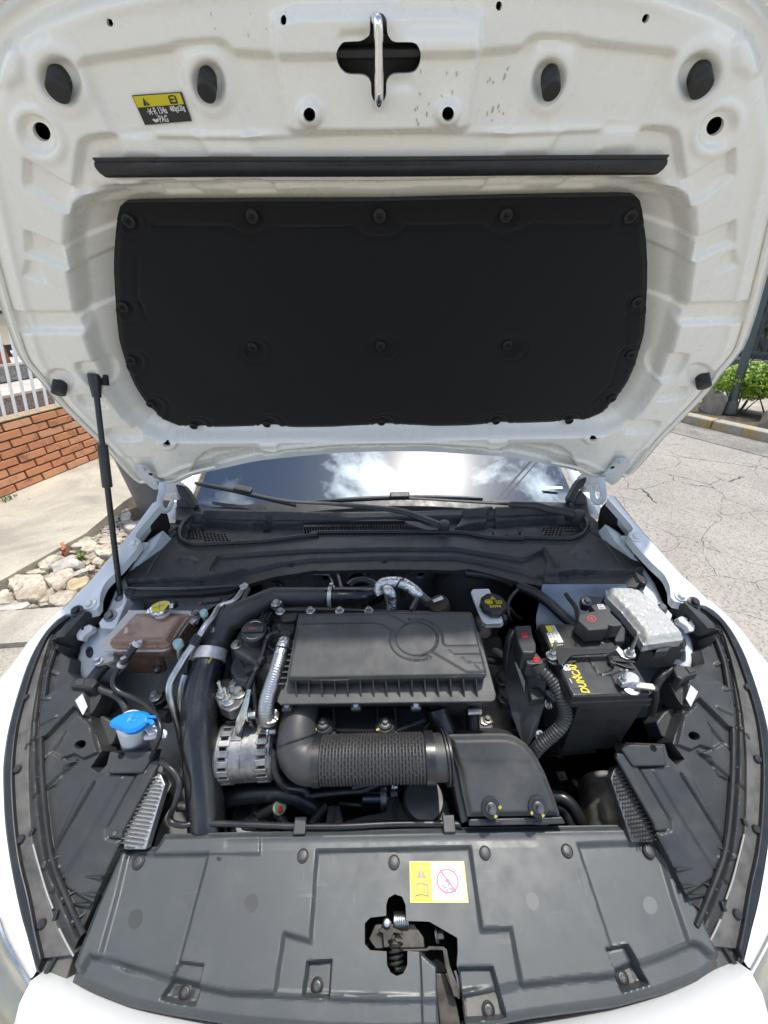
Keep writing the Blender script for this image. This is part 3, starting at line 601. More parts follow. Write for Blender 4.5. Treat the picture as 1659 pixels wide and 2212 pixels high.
s1 = Z(*q('E2', (560, 1700))[0], .09); s1 = s1+kn*.12
shrub('shrub', s1, .42, .38, .12, .66, 6400, .021, 'clipped lime green shrub behind the boulder on the planting bed', 11)
s2 = Z(*q('E2', (1160, 1800))[0], .09)+kn*.10
shrub('shrub', s2, .42, .38, .18, .70, 5600, .021, 'lime green shrub with bare twigs to the right of the post', 23, 10)
fl = [Z(*q('E2', p)[0], .65)-np.array(_f)*.0 for p in ()]
M_rock = pm('mossy boulder', (.30, .27, .22), .92, nz=(7, (.16, .14, .11), .4, .62), bump=(40, 1, .015), dust=(14, (.40, .38, .32), .5, .7, .8))
bp_ = [Z(*q('E2', p)[0], .16)[:2] for p in ((90, 1600), (120, 1520), (230, 1470), (330, 1510), (390, 1590), (370, 1680), (250, 1690), (120, 1660))]
cb = np.mean(bp_, 0); bp_ = [tuple(cb+kd[:2]*float(np.dot(np.array(p)-cb, kd[:2]))*.8+kn[:2]*float(np.dot(np.array(p)-cb, kn[:2]))*.32) for p in bp_]
tag(stone('boulder', bp_, .08, .27, M_rock, 91), 'rounded mossy brown boulder on the planting bed by the kerb', 'boulder')
b2c = Z(*q('E2', (1110, 1840))[0], .14)
tag(stone('boulder', [tuple(b2c[:2]+np.array([math.cos(a)*.14, math.sin(a)*.12])+kd[:2]*.06) for a in np.linspace(0, 6.28, 8)[:-1]], .08, .22, M_rock, 92), 'grey boulder at the right edge under the second shrub', 'boulder')
pb = Z(*q('E2', (505, 1715))[0], .09); pup = np.array([.02, math.tan(R(9.5)), 1.0]); pup /= np.linalg.norm(pup)
post = thing('street_post', 'dark green steel street post rising behind the clipped shrub', 'post', pb)
M_green = pm('dark green post paint', (.055, .075, .075), .45, dust=(20, (.09, .10, .095), .5, .8, .5))
tube('pole', [pb, pb+pup*1.5, pb+pup*3.4], [.052, .047, .042], M_green, post, seg=18, straight=True); lathe('collar', pb+pup*.02, pup, [(.075, 0), (.075, .14), (.055, .17)], pm('stained concrete collar', (.10, .095, .09), .85), post, 18)
# plinth wall and railings of the plot across the road
M_dark = pm('dark grey painted plinth', (.060, .064, .072), .7, nz=(5, (.09, .095, .10), .4, .7)); M_rail = pm('dark grey railing paint', (.035, .045, .05), .5)
pw = thing('plinth_wall', 'low dark grey painted plinth wall across the road', 'wall', kp(0, 2.2, .1)); box('wall_face', kp(-1, 2.34, .30), kd, kn, (0, 0, 1), (17, .26, .62), M_dark, pw, .01)
for t in (-5.1, -2.3, .5, 3.3): box('pillar', kp(t, 2.30, .55), kd, kn, (0, 0, 1), (.24, .30, 1.1), pm('weathered plaster pillar', (.26, .24, .19), .9, nz=(9, (.15, .14, .12), .4, .65)) if t == -5.1 else bpy.data.materials['weathered plaster pillar'], pw, .01)
fr = thing('railing_fence', 'dark grey upright railing fence standing on the plinth wall', 'fence', kp(0, 2.3, .62)); ru = None
for i in range(110):
    t = -8.6+.135*i; c = kp(t, 2.30, .615)+pup*.85
    if ru is None: o = ru = box('railing_bar', c, kd, np.cross(pup, kd), pup, (.026, .026, 1.7), M_rail, fr, .003); rc0 = c
    else: o = ru.copy(); COL.objects.link(o); o.location = Vector(c-rc0)
for h in (.10, 1.6): box('rail', kp(-1, 2.30, .615)+pup*h, kd, np.cross(pup, kd), pup, (16.5, .03, .045), M_rail, fr, .003)
M_hedge = pm('dark hedge leaf', (.045, .085, .02), .6, nz=(9, (.02, .04, .012), .4, .6))  # dark green mottled with a deeper green
hV, hF = [], []
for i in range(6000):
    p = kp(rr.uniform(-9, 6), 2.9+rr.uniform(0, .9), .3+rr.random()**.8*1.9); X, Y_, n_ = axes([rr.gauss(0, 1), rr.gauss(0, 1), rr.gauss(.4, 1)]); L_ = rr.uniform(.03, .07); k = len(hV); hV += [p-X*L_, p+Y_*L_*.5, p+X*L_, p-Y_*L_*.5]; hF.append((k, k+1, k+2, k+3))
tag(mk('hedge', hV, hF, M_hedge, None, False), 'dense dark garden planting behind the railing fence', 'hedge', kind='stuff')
gb = box('house_wall', kp(-1, 4.6, 1.6), kd, kn, (0, 0, 1), (18, .3, 3.4), pm('dark house grey', (.10, .105, .11), .85), None); tag(gb, 'dark grey house wall behind the garden planting across the road', 'wall')  # one even dark grey
jb = box('meter_box', kp(-1.75, 2.14, .74), kd, kn, (0, 0, 1), (.24, .10, .22), M_rail, None, .008); tag(jb, 'small dark metal box fixed beside the post on the plinth wall', 'box')
# power cables above the street, mirrored in the windscreen
for k in range(2):
    A = np.array([3.3-.9*9+.22*k, 1.35-1.1*9, 8.4]); B = np.array([3.3+.9*9+.22*k, 1.35+1.1*9, 8.4+.1*k]); tag(tube('power_cable', [A, (A+B)/2-np.array([0, 0, .0]), B], .032-.012*k, M_rub, None, seg=6, sub=10), ('thicker' if k == 0 else 'thinner')+' black power cable hanging high above the street', 'cable')
# ------------------------------------------------------------------ the car: bonnet
car = thing('white_car', 'white car facing the viewer with its bonnet propped wide open', 'car', (0, 1.6, 0))
def joinobjs(name, objs, par):
    V, Fc, Mi, mats = [], [], [], []
    for o in objs:
        b = len(V); V += [tuple(v.co) for v in o.data.vertices]; m = o.data.materials[0]
        if m not in mats: mats.append(m)
        for p in o.data.polygons: Fc.append(tuple(i+b for i in p.vertices)); Mi.append(mats.index(m))
        me = o.data; bpy.data.objects.remove(o); bpy.data.meshes.remove(me)
    me = bpy.data.meshes.new(name); me.from_pydata(V, [], Fc); me.update()
    for m in mats: me.materials.append(m)
    me.polygons.foreach_set('material_index', Mi); return link(name, me, None, par, False)
def inst(proto, pts, par):
    """proto was built about the origin; put it and its copies at pts"""
    for i, p in enumerate(pts):
        o = proto
        if i: o = proto.copy(); COL.objects.link(o)
        o.parent = par; o.matrix_parent_inverse = Matrix.Translation(-root_loc(par)); o.location = Vector([float(x) for x in p])
HA = R(62)
PH = Pl((0, 1.01, 1.13), (1, 0, 0), (0, -math.cos(HA), math.sin(HA)))
hl = [(829, 978.5), (730, 982), (603, 993.5), (545, 1001), (473, 1017), (418, 1030), (389, 1044), (364, 1048), (324, 1046), (309, 1049), (287, 1040), (254, 1007), (218, 967), (164, 916), (120, 872), (84, 828), (40, 779), (18, 728), (0, 676), (-42, 540), (-82, 400), (-122, 260), (-125, 110), (-90, 0), (0, -85), (190, -150), (410, -185), (640, -200), (830, -205)]
HO = symm(AB(PH, smooth_line(hl, 2)))
def inset(P, d):
    n = len(P); o = []
    for i in range(n):
        t = P[(i+1) % n]-P[i-1]; t /= np.linalg.norm(t)+1e-9; o.append(P[i]+np.array([t[1], -t[0]])*d)
    return np.array(o)
def _dummy(): pass
def AS(pts): return symm(AB(PH, pts))
sgn = 1 if sdf(np.array([inset(HO, .01)[10][0]]), np.array([inset(HO, .01)[10][1]]), HO)[0] < 0 else -1
pan = AS([(829, 391), (560, 392), (330, 394), (262, 397), (215, 404), (178, 416), (152, 436), (142, 470), (138, 540), (145, 590), (159, 668), (172, 712), (192, 774), (222, 850), (262, 905), (300, 938), (345, 955), (420, 958), (620, 956), (829, 955)])
lev1 = AS([(829, 118), (590, 121), (505, 116), (487, 96), (470, 90), (385, 96), (360, 106), (268, 120), (185, 131), (174, 142), (240, 285), (250, 293), (829, 296)])
lev2 = AS([(829, 292), (640, 296), (545, 300), (335, 297), (320, 290), (246, 292), (195, 298), (176, 308), (170, 330), (160, 418), (829, 420)])
cen = AS([(829, 20), (640, 24), (592, 40), (594, 110), (606, 180), (622, 276), (636, 288), (829, 288)])
shelf = AS([(829, 963), (760, 964), (640, 973), (600, 976), (545, 969), (470, 970), (445, 978), (425, 995), (412, 1020), (412, 1060), (829, 1060)])
H_feats = [('fn', lambda a, b, g: -.010*(1-sst((-g-.004)/.028))),
 ('fn', lambda a, b, g: .004*np.exp(-((-g-.042)/.007)**2)),
 ('in', pan, -.030, .017), ('in', pan, -.033, .056), ('poly', q('V', (-40, 420), (-18, 250), (2, 148), (32, 104), (112, 48), (218, 0), (400, -38), (560, -50), (560, -240), (-220, -240), (-220, 420)), -.011, .020, True), ('poly', lev1, -.0105, .008), ('poly', lev2, -.0125, .009), ('poly', cen, .0135, .011), ('poly', shelf, -.016, .012),
 ('poly', AS([(829, 372), (400, 374), (225, 378), (190, 384), (185, 400), (829, 404)]), .004, .02),
 # darts pressed across the pan's walls and flanks
 ('poly', q('Z1', (150, 950), (152, 1105), (388, 1272), (432, 1120)), -0.0102, .007, True), ('poly', q('Z1', (155, 1375), (162, 1500), (398, 1602), (372, 1468)), -0.0102, .007, True),
 ('poly', [(140, 468), (240, 462), (236, 516), (137, 536)], -.005, .006, True), ('poly', [(145, 590), (236, 570), (246, 680), (162, 690)], -.006, .006, True),
 ('poly', q('Z4', (160, 40), (145, 130), (268, 172), (215, 60)), -0.0068, .006, True), ('poly', q('Z4', (60, 350), (480, 352), (498, 372), (495, 450), (485, 468), (100, 462)), -0.0119, .012, True),
 ('poly', smooth_poly(q('Z4', (452, 655), (570, 652), (640, 720), (640, 800), (560, 800), (490, 740)), 2), -0.0119, .010, True), ('poly', smooth_poly(q('Z4', (465, 850), (560, 852), (635, 915), (510, 908)), 2), -0.0119, .009, True),
 ('poly', smooth_poly(q('Z4', (632, 1045), (800, 1040), (832, 1108), (690, 1104)), 2), -0.0136, .009, True), ('poly', q('Z4', (620, 1200), (900, 1215), (960, 1400), (800, 1400)), -0.0068, .008, True),
 ('poly', [(560, 958), (600, 958), (610, 1010), (570, 1015)], .006, .012, True), ('poly', [(455, 985), (540, 976), (560, 1000), (470, 1012)], -.005, .02, True), ('poly', [(640, 975), (690, 970), (700, 990), (650, 996)], .004, .008, True), ('poly', [(770, 966), (829, 965), (829, 980), (775, 982)], .004, .008, True),
 ('poly', [(300, 396), (370, 394), (420, 436), (340, 438)], -.005, .007, True), ('poly', [(455, 394), (560, 393), (590, 436), (500, 437)], -.005, .007, True), ('poly', [(250, 394), (290, 394), (330, 440), (262, 446)], .004, .008, True),
 ('poly', [(240, 290), (262, 340), (345, 345), (322, 292)], .005, .016, True), ('poly', [(420, 300), (450, 345), (550, 347), (540, 301)], .005, .016, True), ('poly', [(372, 108), (470, 98), (535, 296), (440, 297)], .004, .014, True),
 ('poly', [(5, 100), (25, 95), (45, 120), (50, 165), (15, 190), (-10, 180)], .005, .010, True)]
def ringed(u, v, ru, rv, w, d, hole=0, rot=0):
    H_feats.append(('loop', ell(u, v, ru, rv, rot), d, w))
SYM = lambda u, v: (PH.ab(u, v)[0]*-1, PH.ab(u, v)[1])
BUF = [(131, 172), (449, 180), (1188, 176), (1509, 163)]
for (u, v), (ru, rv, ro) in zip(BUF, ((46, 62, -30), (40, 56, -12), (40, 56, 12), (46, 62, 30))):
    H_feats.append(('in', ell(u, v, ru, rv, ro), -.010, .012)); H_feats.append(('loop', ell(u, v, ru*1.12, rv*1.1, ro), .003, .012))
for u, v, ro in ((84, 286, 52), (1550, 274, -52)):
    H_feats += [('poly', ell(u-2, v+2, 46, 32, ro), -.005, .007), ('loop', ell(u, v+6, 58, 42, ro), .0035, .010)]
for u, v in ((670, 243), (966, 241)): H_feats.append(('poly', ell(u, v+1, 25, 27), .009, .010))
for u, v in ((361, 958), (1281, 946)): H_feats.append(('poly', ell(u, v, 22, 14), .004, .006))
for u, v in ((128, 815), (1515, 803)): H_feats.append(('in', ell(u, v+8, 36, 28, 20), -.006, .010))
st_hole = smooth_poly(q('Z2', (752, 92), (775, 73), (800, 68), (828, 78), (847, 108), (850, 180), (868, 218), (900, 238), (1000, 240), (1035, 268), (1050, 330), (1040, 385), (1010, 425), (960, 433), (890, 436), (860, 460), (846, 495), (845, 560), (828, 600), (800, 615), (775, 600), (758, 560), (755, 492), (737, 457), (700, 440), (620, 437), (580, 410), (556, 365), (552, 310), (570, 265), (600, 240), (690, 235), (735, 212), (750, 180)), 2)
H_feats.append(('poly', q('Z2', (585, 190), (740, 185), (745, 235), (575, 245)), -.006, .010)); H_feats.append(('poly', q('Z2', (860, 470), (990, 455), (1000, 520), (870, 530)), -.004, .014)); H_feats.append(('poly', q('Z2', (900, -30), (1400, -30), (1400, 190), (960, 190)), -.006, .02))
H_holes = [st_hole, ell(86, 287, 23, 17, 52), ell(1549, 275, 23, 17, -52), ell(237, 49, 7.5, 10, -25), ell(615, 41, 7, 10.5), ell(1078, 13, 7, 11), ell(1395, 40, 7.5, 11, 25), ell(670, 243, 13, 16), ell(966, 241, 13, 16), ell(361, 958, 8.5, 5), ell(1281, 946, 8.5, 5)]
bonnet = sheet('bonnet', PH, HO, H_feats, H_holes, .0028, .007, M_white, car, None, 60, True)
sk_ = sheet('outer_skin', PH.off(-.085), HO, [('fn', lambda a, b, g: -.05*(1-((a/.9)**2))*0)], [], .02, .004, M_whiteout, bonnet, None, 60, True)
hem = [PH.pt(a, b, -.012) for a, b in HO[2:-2:2]]
# the folded rim that closes the two skins
Pn = len(HO); V = [PH.pt(a, b, -.006) for a, b in HO]+[PH.pt(a, b, -.087) for a, b in HO]
mk('hem_flange', V, [(i, (i+1) % Pn, Pn+(i+1) % Pn, Pn+i) for i in range(Pn)], M_whiteout, bonnet)
rimP = [PH.pt(a, b, -.001) for a, b in inset(HO, sgn*.016)[8:-8]]; tube('hem_bead', rimP, .0045, M_white, bonnet, seg=8, sub=2)
# striker backing, and black discs painted as the darkness behind the holes
slab('striker_backing', PH.off(-.034), [(710, 75), (925, 73), (925, 175), (710, 178)], .006, M_plasd, bonnet); box('striker_bar', PH.off(-.018).hit(818, 113), PH.ex, PH.ey, PH.n, (.105, .010, .016), M_plasd, bonnet, .003)
for u, v, r_ in ((86, 287, 34), (1549, 275, 34), (237, 49, 18), (615, 41, 18), (1078, 13, 18), (1395, 40, 18), (670, 243, 24), (966, 241, 24), (361, 958, 16), (1281, 946, 16)): slab('hole_dark_disc', PH.off(-.034), ell(u, v, r_, r_, 0, 12), .002, M_hole, bonnet)
tube('striker_loop', [PH.off(-.03).hit(*q('Z2', (768, 118))[0]), PH.off(.012).hit(*q('Z2', (782, 112))[0]), PH.off(.02).hit(*q('Z2', (797, 140))[0]), PH.off(.022).hit(*q('Z2', (802, 300))[0]), PH.off(.024).hit(*q('Z2', (803, 470))[0]), PH.off(.020).hit(*q('Z2', (803, 590))[0]), PH.off(.004).hit(*q('Z2', (801, 618))[0]), PH.off(-.03).hit(*q('Z2', (800, 600))[0])], .0052, M_chrome, bonnet, seg=14, sub=6)
# insulation pad
pl_ = [(829, 438), (560, 439), (300, 441), (268, 442), (256, 450), (250, 473), (244, 545), (243, 590), (247, 676), (255, 738), (270, 796), (291, 840), (316, 880), (349, 909), (385, 924), (429, 928), (500, 927), (570, 926), (640, 927), (720, 926), (780, 922), (829, 920)]
PP = PH.off(-.030); PO = symm(AB(PP, pl_))
clips = [(278, 477), (545, 468), (820, 467), (1093, 466), (1361, 468), (266, 663), (1376, 653), (283, 778), (1363, 766), (546, 750), (822, 747), (1096, 745), (325, 874), (1322, 862), (418, 921), (576, 917), (824, 913), (1072, 911), (1230, 910)]
pf = [('fn', lambda a, b, g: -.007*(1-sst(-g/.012))+.0022*np.sin(a*8+1)*np.sin(b*10)+.0012*np.sin(a*23)*np.cos(b*17+a*9)), ('line', [(332, 489), (495, 489), (512, 500), (545, 512), (580, 500), (600, 491), (760, 491), (785, 510), (820, 516), (858, 510), (880, 491), (1040, 489), (1058, 502), (1093, 512), (1128, 500), (1146, 488), (1310, 487)], -.0045, .006), ('line', [(604, 486), (756, 485), (772, 480)], .0018, .004), ('line', [(296, 560), (296, 640), (306, 660), (318, 690)], -.002, .005), ('line', [(1352, 680), (1352, 750), (1335, 765), (1330, 790), (1320, 830), (1280, 870)], -.002, .005)]
for u, v in clips: pf += [('poly', ell(u+5, v+5, 22, 19), -.004, .007), ('loop', ell(u+8, v+8, 33, 27), -.0022, .0045)]
pad = sheet('insulation_pad', PP, PO, pf, [], .0038, .034, M_felt, bonnet, None, 60, True)
X_, Y__, N_ = PH.ex, PH.ey, PH.n
M_clip = pm('matt black clip', (.0085, .0085, .0085), .65)
def clipgeo(r):
    g = [lathe_geo((0, 0, 0), N_, [(r, -.004), (r, .0012), (r*.85, .0024), (r*.62, .0026), (r*.58, .0012), (r*.34, .0012), (r*.32, .003), (r*.24, .0036)], 22)]
    V, Fc = join_geo(g); return V, Fc
pc_ = joinobjs('pad_clip', [mk('a', *clipgeo(.0098), M_clip, None), mk('b', *join_geo([box_geo(N_*.0036, X_, Y__, N_, .006, .0016, .0008), box_geo(N_*.0037, X_, Y__, N_, .0016, .006, .0008)]), M_hole, None, False)], bonnet)
inst(pc_, [PP.off(.0015).hit(u, v) for u, v in clips], bonnet)
# rubber buffers
def buffer_geo(r, h):
    pr = [(r*.9, -.008)]
    for i in range(5): pr += [(r, h*(.12+i*.1)), (r*.94, h*(.17+i*.1))]
    return lathe_geo((0, 0, 0), N_-.40*Y__, pr+[(r, h*.66), (r*.98, h*.94), (r*.90, h), (0, h*1.01)], 28)
M_buf = pm('buffer rubber', (.022, .022, .021), .6, rv=.1)
b1 = mk('rubber_buffer', *buffer_geo(.0122, .024), M_buf, None, True, 50); inst(b1, [PH.off(-.008).hit(130, 168), PH.off(-.008).hit(1509, 159)], bonnet)
b2 = mk('rubber_buffer', *buffer_geo(.0108, .021), M_buf, None, True, 50); inst(b2, [PH.off(-.008).hit(449, 174), PH.off(-.008).hit(1188, 170)], bonnet)
b3 = mk('rubber_buffer', *buffer_geo(.0135, .026), M_buf, None, True, 50); inst(b3, [PH.off(-.006).hit(130, 827), PH.off(-.006).hit(1517, 813)], bonnet)
# seal strip across the inner panel: hollow bulb with a thin tongue
a0, bt = PH.off(.003).ab(222, 367); a1, _b = PH.off(.003).ab(1424, 361); pr = [(-.0125, .001), (-.0125, .006), (-.009, .013), (-.002, .018), (.005, .018), (.0085, .013), (.009, .009), (.0135, .0085), (.0135, .006), (.010, .004), (.010, .001)]
V = []
for i in range(41):
    t = i/40; sl = .0035 if i in (0, 40) else 0
    for s_, n_ in pr:
        a = a0+(a1-a0)*t+(.35*(s_+.0125)*(-1 if i == 0 else 1) if i in (0, 40) else 0); V.append(PH.pt(a, bt+(_b-bt)*t+s_*.86+.0003*math.sin(t*9), -.0095+n_))
m_ = len(pr); Fc = [(i*m_+k, i*m_+(k+1) % m_, (i+1)*m_+(k+1) % m_, (i+1)*m_+k) for i in range(40) for k in range(m_)]+[tuple(range(m_)), tuple(40*m_+k for k in reversed(range(m_)))]
o = mk('seal_strip', V, Fc, M_rub, bonnet, True, 50); fixn(o.data)
# refrigerant label
lq = q('Z1', (783, 566), (1078, 545), (1140, 718), (862, 742)); PLB = PH.off(-.0088)
Ld = [flat('l', PLB, smooth_poly([lq[0], ((lq[0][0]+lq[1][0])/2, (lq[0][1]+lq[1][1])/2), lq[1], lq[2], lq[3]], 1), M_blk, None, .0006, .0005)]
LPL = PLB
def LD(pts, m, h=.0009): Ld.append(deco('d', LPL, lq, pts, m, None, h))
LD([(.012, .03), (.965, .03), (.965, .40), (.012, .40)], M_yel, .0008)
LD([(.20, .09), (.29, .36), (.15, .36)], M_blk); LD([(.222, .16), (.232, .16), (.232, .28), (.222, .28)], M_yel, .0012); LD([(.222, .30), (.235, .30), (.235, .33), (.222, .33)], M_yel, .0012)
LD([(.72, .09), (.78, .07), (.83, .09), (.86, .13), (.86, .37), (.70, .37), (.70, .13)], M_blk); LD([(.735, .13), (.825, .13), (.825, .30), (.735, .30)], M_yel, .0011); LD([(.74, .20), (.82, .19), (.82, .23), (.74, .24)], M_blk, .0014); LD([(.74, .17), (.765, .17), (.765, .27), (.74, .27)], M_blk, .0014)
for k in range(6):
    a = k*math.pi/3; c, s = math.cos(a), math.sin(a)
    LD([(.23+s*.012*1+c*0, .56), (.23+c*.055+s*.008, .56+s*.10-c*.012), (.23+c*.055-s*.008, .56+s*.10+c*.012), (.23-s*.012, .565)], M_wht); LD(ring(.23+c*.055, .56+s*.10, 0, .012, 1.6, 8)[:9], M_wht, .0011)
LD(ring(.23, .56, 0, .024, 1.6, 10)[:11], M_wht, .0011)
LD([(.20, .84), (.24, .80), (.27, .85), (.31, .80), (.335, .83), (.31, .93), (.24, .94)], M_wht)
for k in range(4):
    a = k*math.pi/4; c, s = math.cos(a)*.022, math.sin(a)*.04; LD([(.335-c-s*.1, .71-s), (.335-c+s*.1, .71-s+.01), (.335+c, .71+s)], M_wht)
for s, x, y, sz in (('R 134a', .44, .56, .0085), ('480g±20g', .80, .53, .0068), ('PAG', .44, .85, .0088)):
    Ld.append(text('t', s, spl(PLB, lq, x, y)+PLB.n*.001, spl(PLB, lq, 1, .5)-spl(PLB, lq, 0, .5), spl(PLB, lq, x, 0)-spl(PLB, lq, x, 1), sz, M_wht, None, .72, .0002))
joinobjs('refrigerant_label', Ld, bonnet)
# gas strut that carries the bonnet, left of the picture
sA, sB = PH.off(-.012).hit(*q('Z4', (560, 725))[0]), Z(*q('A1', (790, 690))[0], .905)
gs = bpy.data.objects.new('gas_strut', None); COL.objects.link(gs); gs.parent = car; gs.matrix_parent_inverse = Matrix.Translation(-root_loc(car)); gs.location = Vector([float(x) for x in sB])
def on(t): return sA+(sB-sA)*t
sd_ = (sB-sA)/np.linalg.norm(sB-sA); ln = np.linalg.norm(sB-sA)
def tz(u, v):  # place along the strut whose picture reading is nearest
    return min(np.linspace(0, 1, 400), key=lambda t: abs((lambda p: 1106-FPX*np.dot(p-CAM, CU)/np.dot(p-CAM, _f))(on(t))-v))
t1, t2 = tz(0, 961), tz(0, 1052)
tube('rod', [on(.04), on(t1)], .0058, M_rub, gs, seg=14, straight=True); tube('cylinder_sleeve', [on(t1), on(t1+.004), on(t2-.004), on(t2)], [.0098, .0104, .0104, .0098], M_plas, gs, seg=18, straight=True); tube('lower_rod', [on(t2), on(.985)], .0062, M_rub, gs, seg=14, straight=True)
so_ = joinobjs('end_socket', [tube('a', [on(0)-sd_*.004, on(.03), on(.085)], [.0125, .0115, .0085], M_plasd, None, seg=14, straight=True), box('b', on(.02)+np.array([.012, .012, 0]), sd_, np.cross(sd_, (1, 0, 0)), np.cross(sd_, np.cross(sd_, (1, 0, 0))), (.022, .012, .014), M_plasd, None)], gs)
so_.data.polygons.foreach_set('use_smooth', np.ones(len(so_.data.polygons), bool)); so_.data.set_sharp_from_angle(angle=R(40))
lathe('ball_stud', on(.99), (0, 0, 1), [(.004, -.03), (.004, -.006), (.011, -.004), (.012, .004), (.006, .012)], M_steel, gs, 14)
# bonnet hinges
for sx, pts, bol in ((-1, q('D2', (172, 150), (262, 150), (318, 205), (330, 250), (400, 290), (425, 340), (335, 345), (300, 320), (240, 265), (178, 200)), q('D2', (238, 187), (345, 300))), (1, q('D3', (1180, 100), (1285, 95), (1295, 150), (1200, 280), (1150, 310), (1090, 270), (1040, 270), (1085, 215), (1120, 180)), q('D3', (1228, 130), (1115, 242)))):
    hg = slab('bonnet_hinge', PH, pts, .006, M_bluew, car, .0015, h=.012); hg['label'] = 'cranked bonnet hinge on the '+('fence' if sx < 0 else 'road')+' side of the car'
    fr_ = (lambda *p: q('D2', *p)) if sx < 0 else (lambda *p: q('D3', *p))
    cr = fr_((395, 310), (392, 380), (375, 440), (372, 500), (400, 540), (440, 535), (470, 480), (480, 420)) if sx < 0 else fr_((1075, 270), (1078, 330), (1088, 390), (1085, 440), (1055, 470), (1015, 455), (1000, 400), (1000, 350))
    ys = (1.00, .985, .965, .95, .945, .955, .975, 1.0); tube('goose_neck', [Y(u, v, y_) for (u, v), y_ in zip(cr, ys)], [.010, .0105, .0095, .009, .009, .0085, .008, .007], M_bluew, hg, seg=10, sub=5, flat=.5)
    for b_ in bol: hexbolt('hinge_bolt', PH.off(.012).hit(*b_), N_, .0072, .012, M_bluew, hg)
    hc = fr_((297, 243))[0] if sx < 0 else fr_((1165, 188))[0]; lathe('hinge_hole', PH.off(.0122).hit(*hc), N_, [(.0055, 0), (.0055, .0006)], M_hole, hg, 14)

# dried splashes and specks of dirt round the striker
M_spot = pm('dried dirt speck', (.50, .48, .42), .6); rs = random.Random(12); V, Fc = [], []
for (x, y, s_), hh in [((rs.uniform(1010, 1290), rs.uniform(420, 740), rs.uniform(.6, 1.3)), .0036) for _ in range(16)]+[((rs.uniform(1440, 1640), rs.uniform(390, 740), rs.uniform(.6, 1.5)), -.0100) for _ in range(14)]+[((rs.uniform(-200, 500), rs.uniform(20, 260), rs.uniform(.4, .8)), .0036) for _ in range(8)]:
    u, v = q('Z2', (x, y))[0]; c = PH.off(hh).hit(u, v); k = len(V); n_ = 9; asp = rs.uniform(1.2, 2.6)
    for i in range(n_):
        a = 2*math.pi*i/n_; r_ = .0011*s_*rs.uniform(.7, 1.2); V.append(c+PH.ex*math.cos(a)*r_+PH.ey*math.sin(a)*r_*asp)
    Fc.append(tuple(range(k, k+n_)))
o = mk('dirt_specks', V, Fc, M_spot, bonnet, False); o['kind'] = 'stuff'
# ------------------------------------------------------------------ the car: wings, bumper, headlamps, scuttle, screen, front cover
PB = PlY(0, .553, 1, 1.124)
MIR = np.array([-1, 1, 1])
def loft(name, rows, mat, par, ang=40, flip=False):
    n = len(rows[0]); V = [p for r in rows for p in r]; Fc = []
    for i in range(len(rows)-1):
        for k in range(n-1):
            f = (i*n+k, i*n+k+1, (i+1)*n+k+1, (i+1)*n+k); Fc.append(f[::-1] if flip else f)
    return mk(name, V, Fc, mat, par, True, ang)
def off3(rows, d): return [p+np.array(d) for p in rows]
A1 = lambda *p: q('A1', *p)
pairs = [((1048, 62), (1020, 40)), ((960, 165), (945, 140)), ((885, 262), (870, 240)), ((920, 305), (800, 325)), ((850, 400), (735, 400)), ((760, 500), (660, 490)), ((690, 570), (600, 560)), ((655, 650), (510, 645)), ((630, 745), (425, 738))]
Si = A1(*[p[0] for p in pairs])+[(140, 1328), (99, 1364), (66, 1420), (43, 1483), (20, 1566), (8, 1640), (7, 1700), (11, 1780), (23, 1867), (43, 1966), (59.5, 2025), (79, 2098)]
So = A1(*[p[1] for p in pairs])+[(128, 1320), (78, 1371), (36, 1429), (-3, 1480), (-26, 1560), (-36, 1640), (-38, 1700), (-38, 1780), (-28, 1867), (0, 1963), (22, 2025), (70, 2112)]
S3 = np.array(catmull([PB.hit(*p) for p in Si], 3)); O3 = np.array(catmull([PB.hit(*p) for p in So], 3))
rows = [S3-np.array([0, 0, .02]), S3, O3, O3+[-.012, 0, -.006], O3+[-.026, -.004, -.03], O3+[-.038, -.006, -.09], O3+[-.046, -.01, -.22], O3+[-.03, 0, -.5], O3+[.02, 0, -.62]]
loft('front_wing', rows, M_whiteout, car, 50, True)['label'] = 'white front wing on the fence side'
loft('front_wing', [[p*MIR for p in r] for r in rows], M_whiteout, car, 50)['label'] = 'white front wing on the road side'
# wheels sit inside the arches, below what the picture shows
for sx in (-1, 1):
    for y_ in (.62, 3.2): lathe('wheel', (sx*.70, y_, .31), (sx, 0, 0), [(.20, -.02), (.31, -.01), (.315, .09), (.30, .11), (.21, .11), (.19, .09), (.05, .10)], M_rub, car, 36)
# flange details on the wings: bolts and little bumps
fb = [A1((875, 320))[0], A1((590, 710))[0]]
for p in fb:
    for s in (0, 1):
        c = PB.hit(*p)*(MIR if s else 1); hexbolt('wing_bolt', c+PB.n*.001, PB.n, .0085, .009, M_whiteout, car)
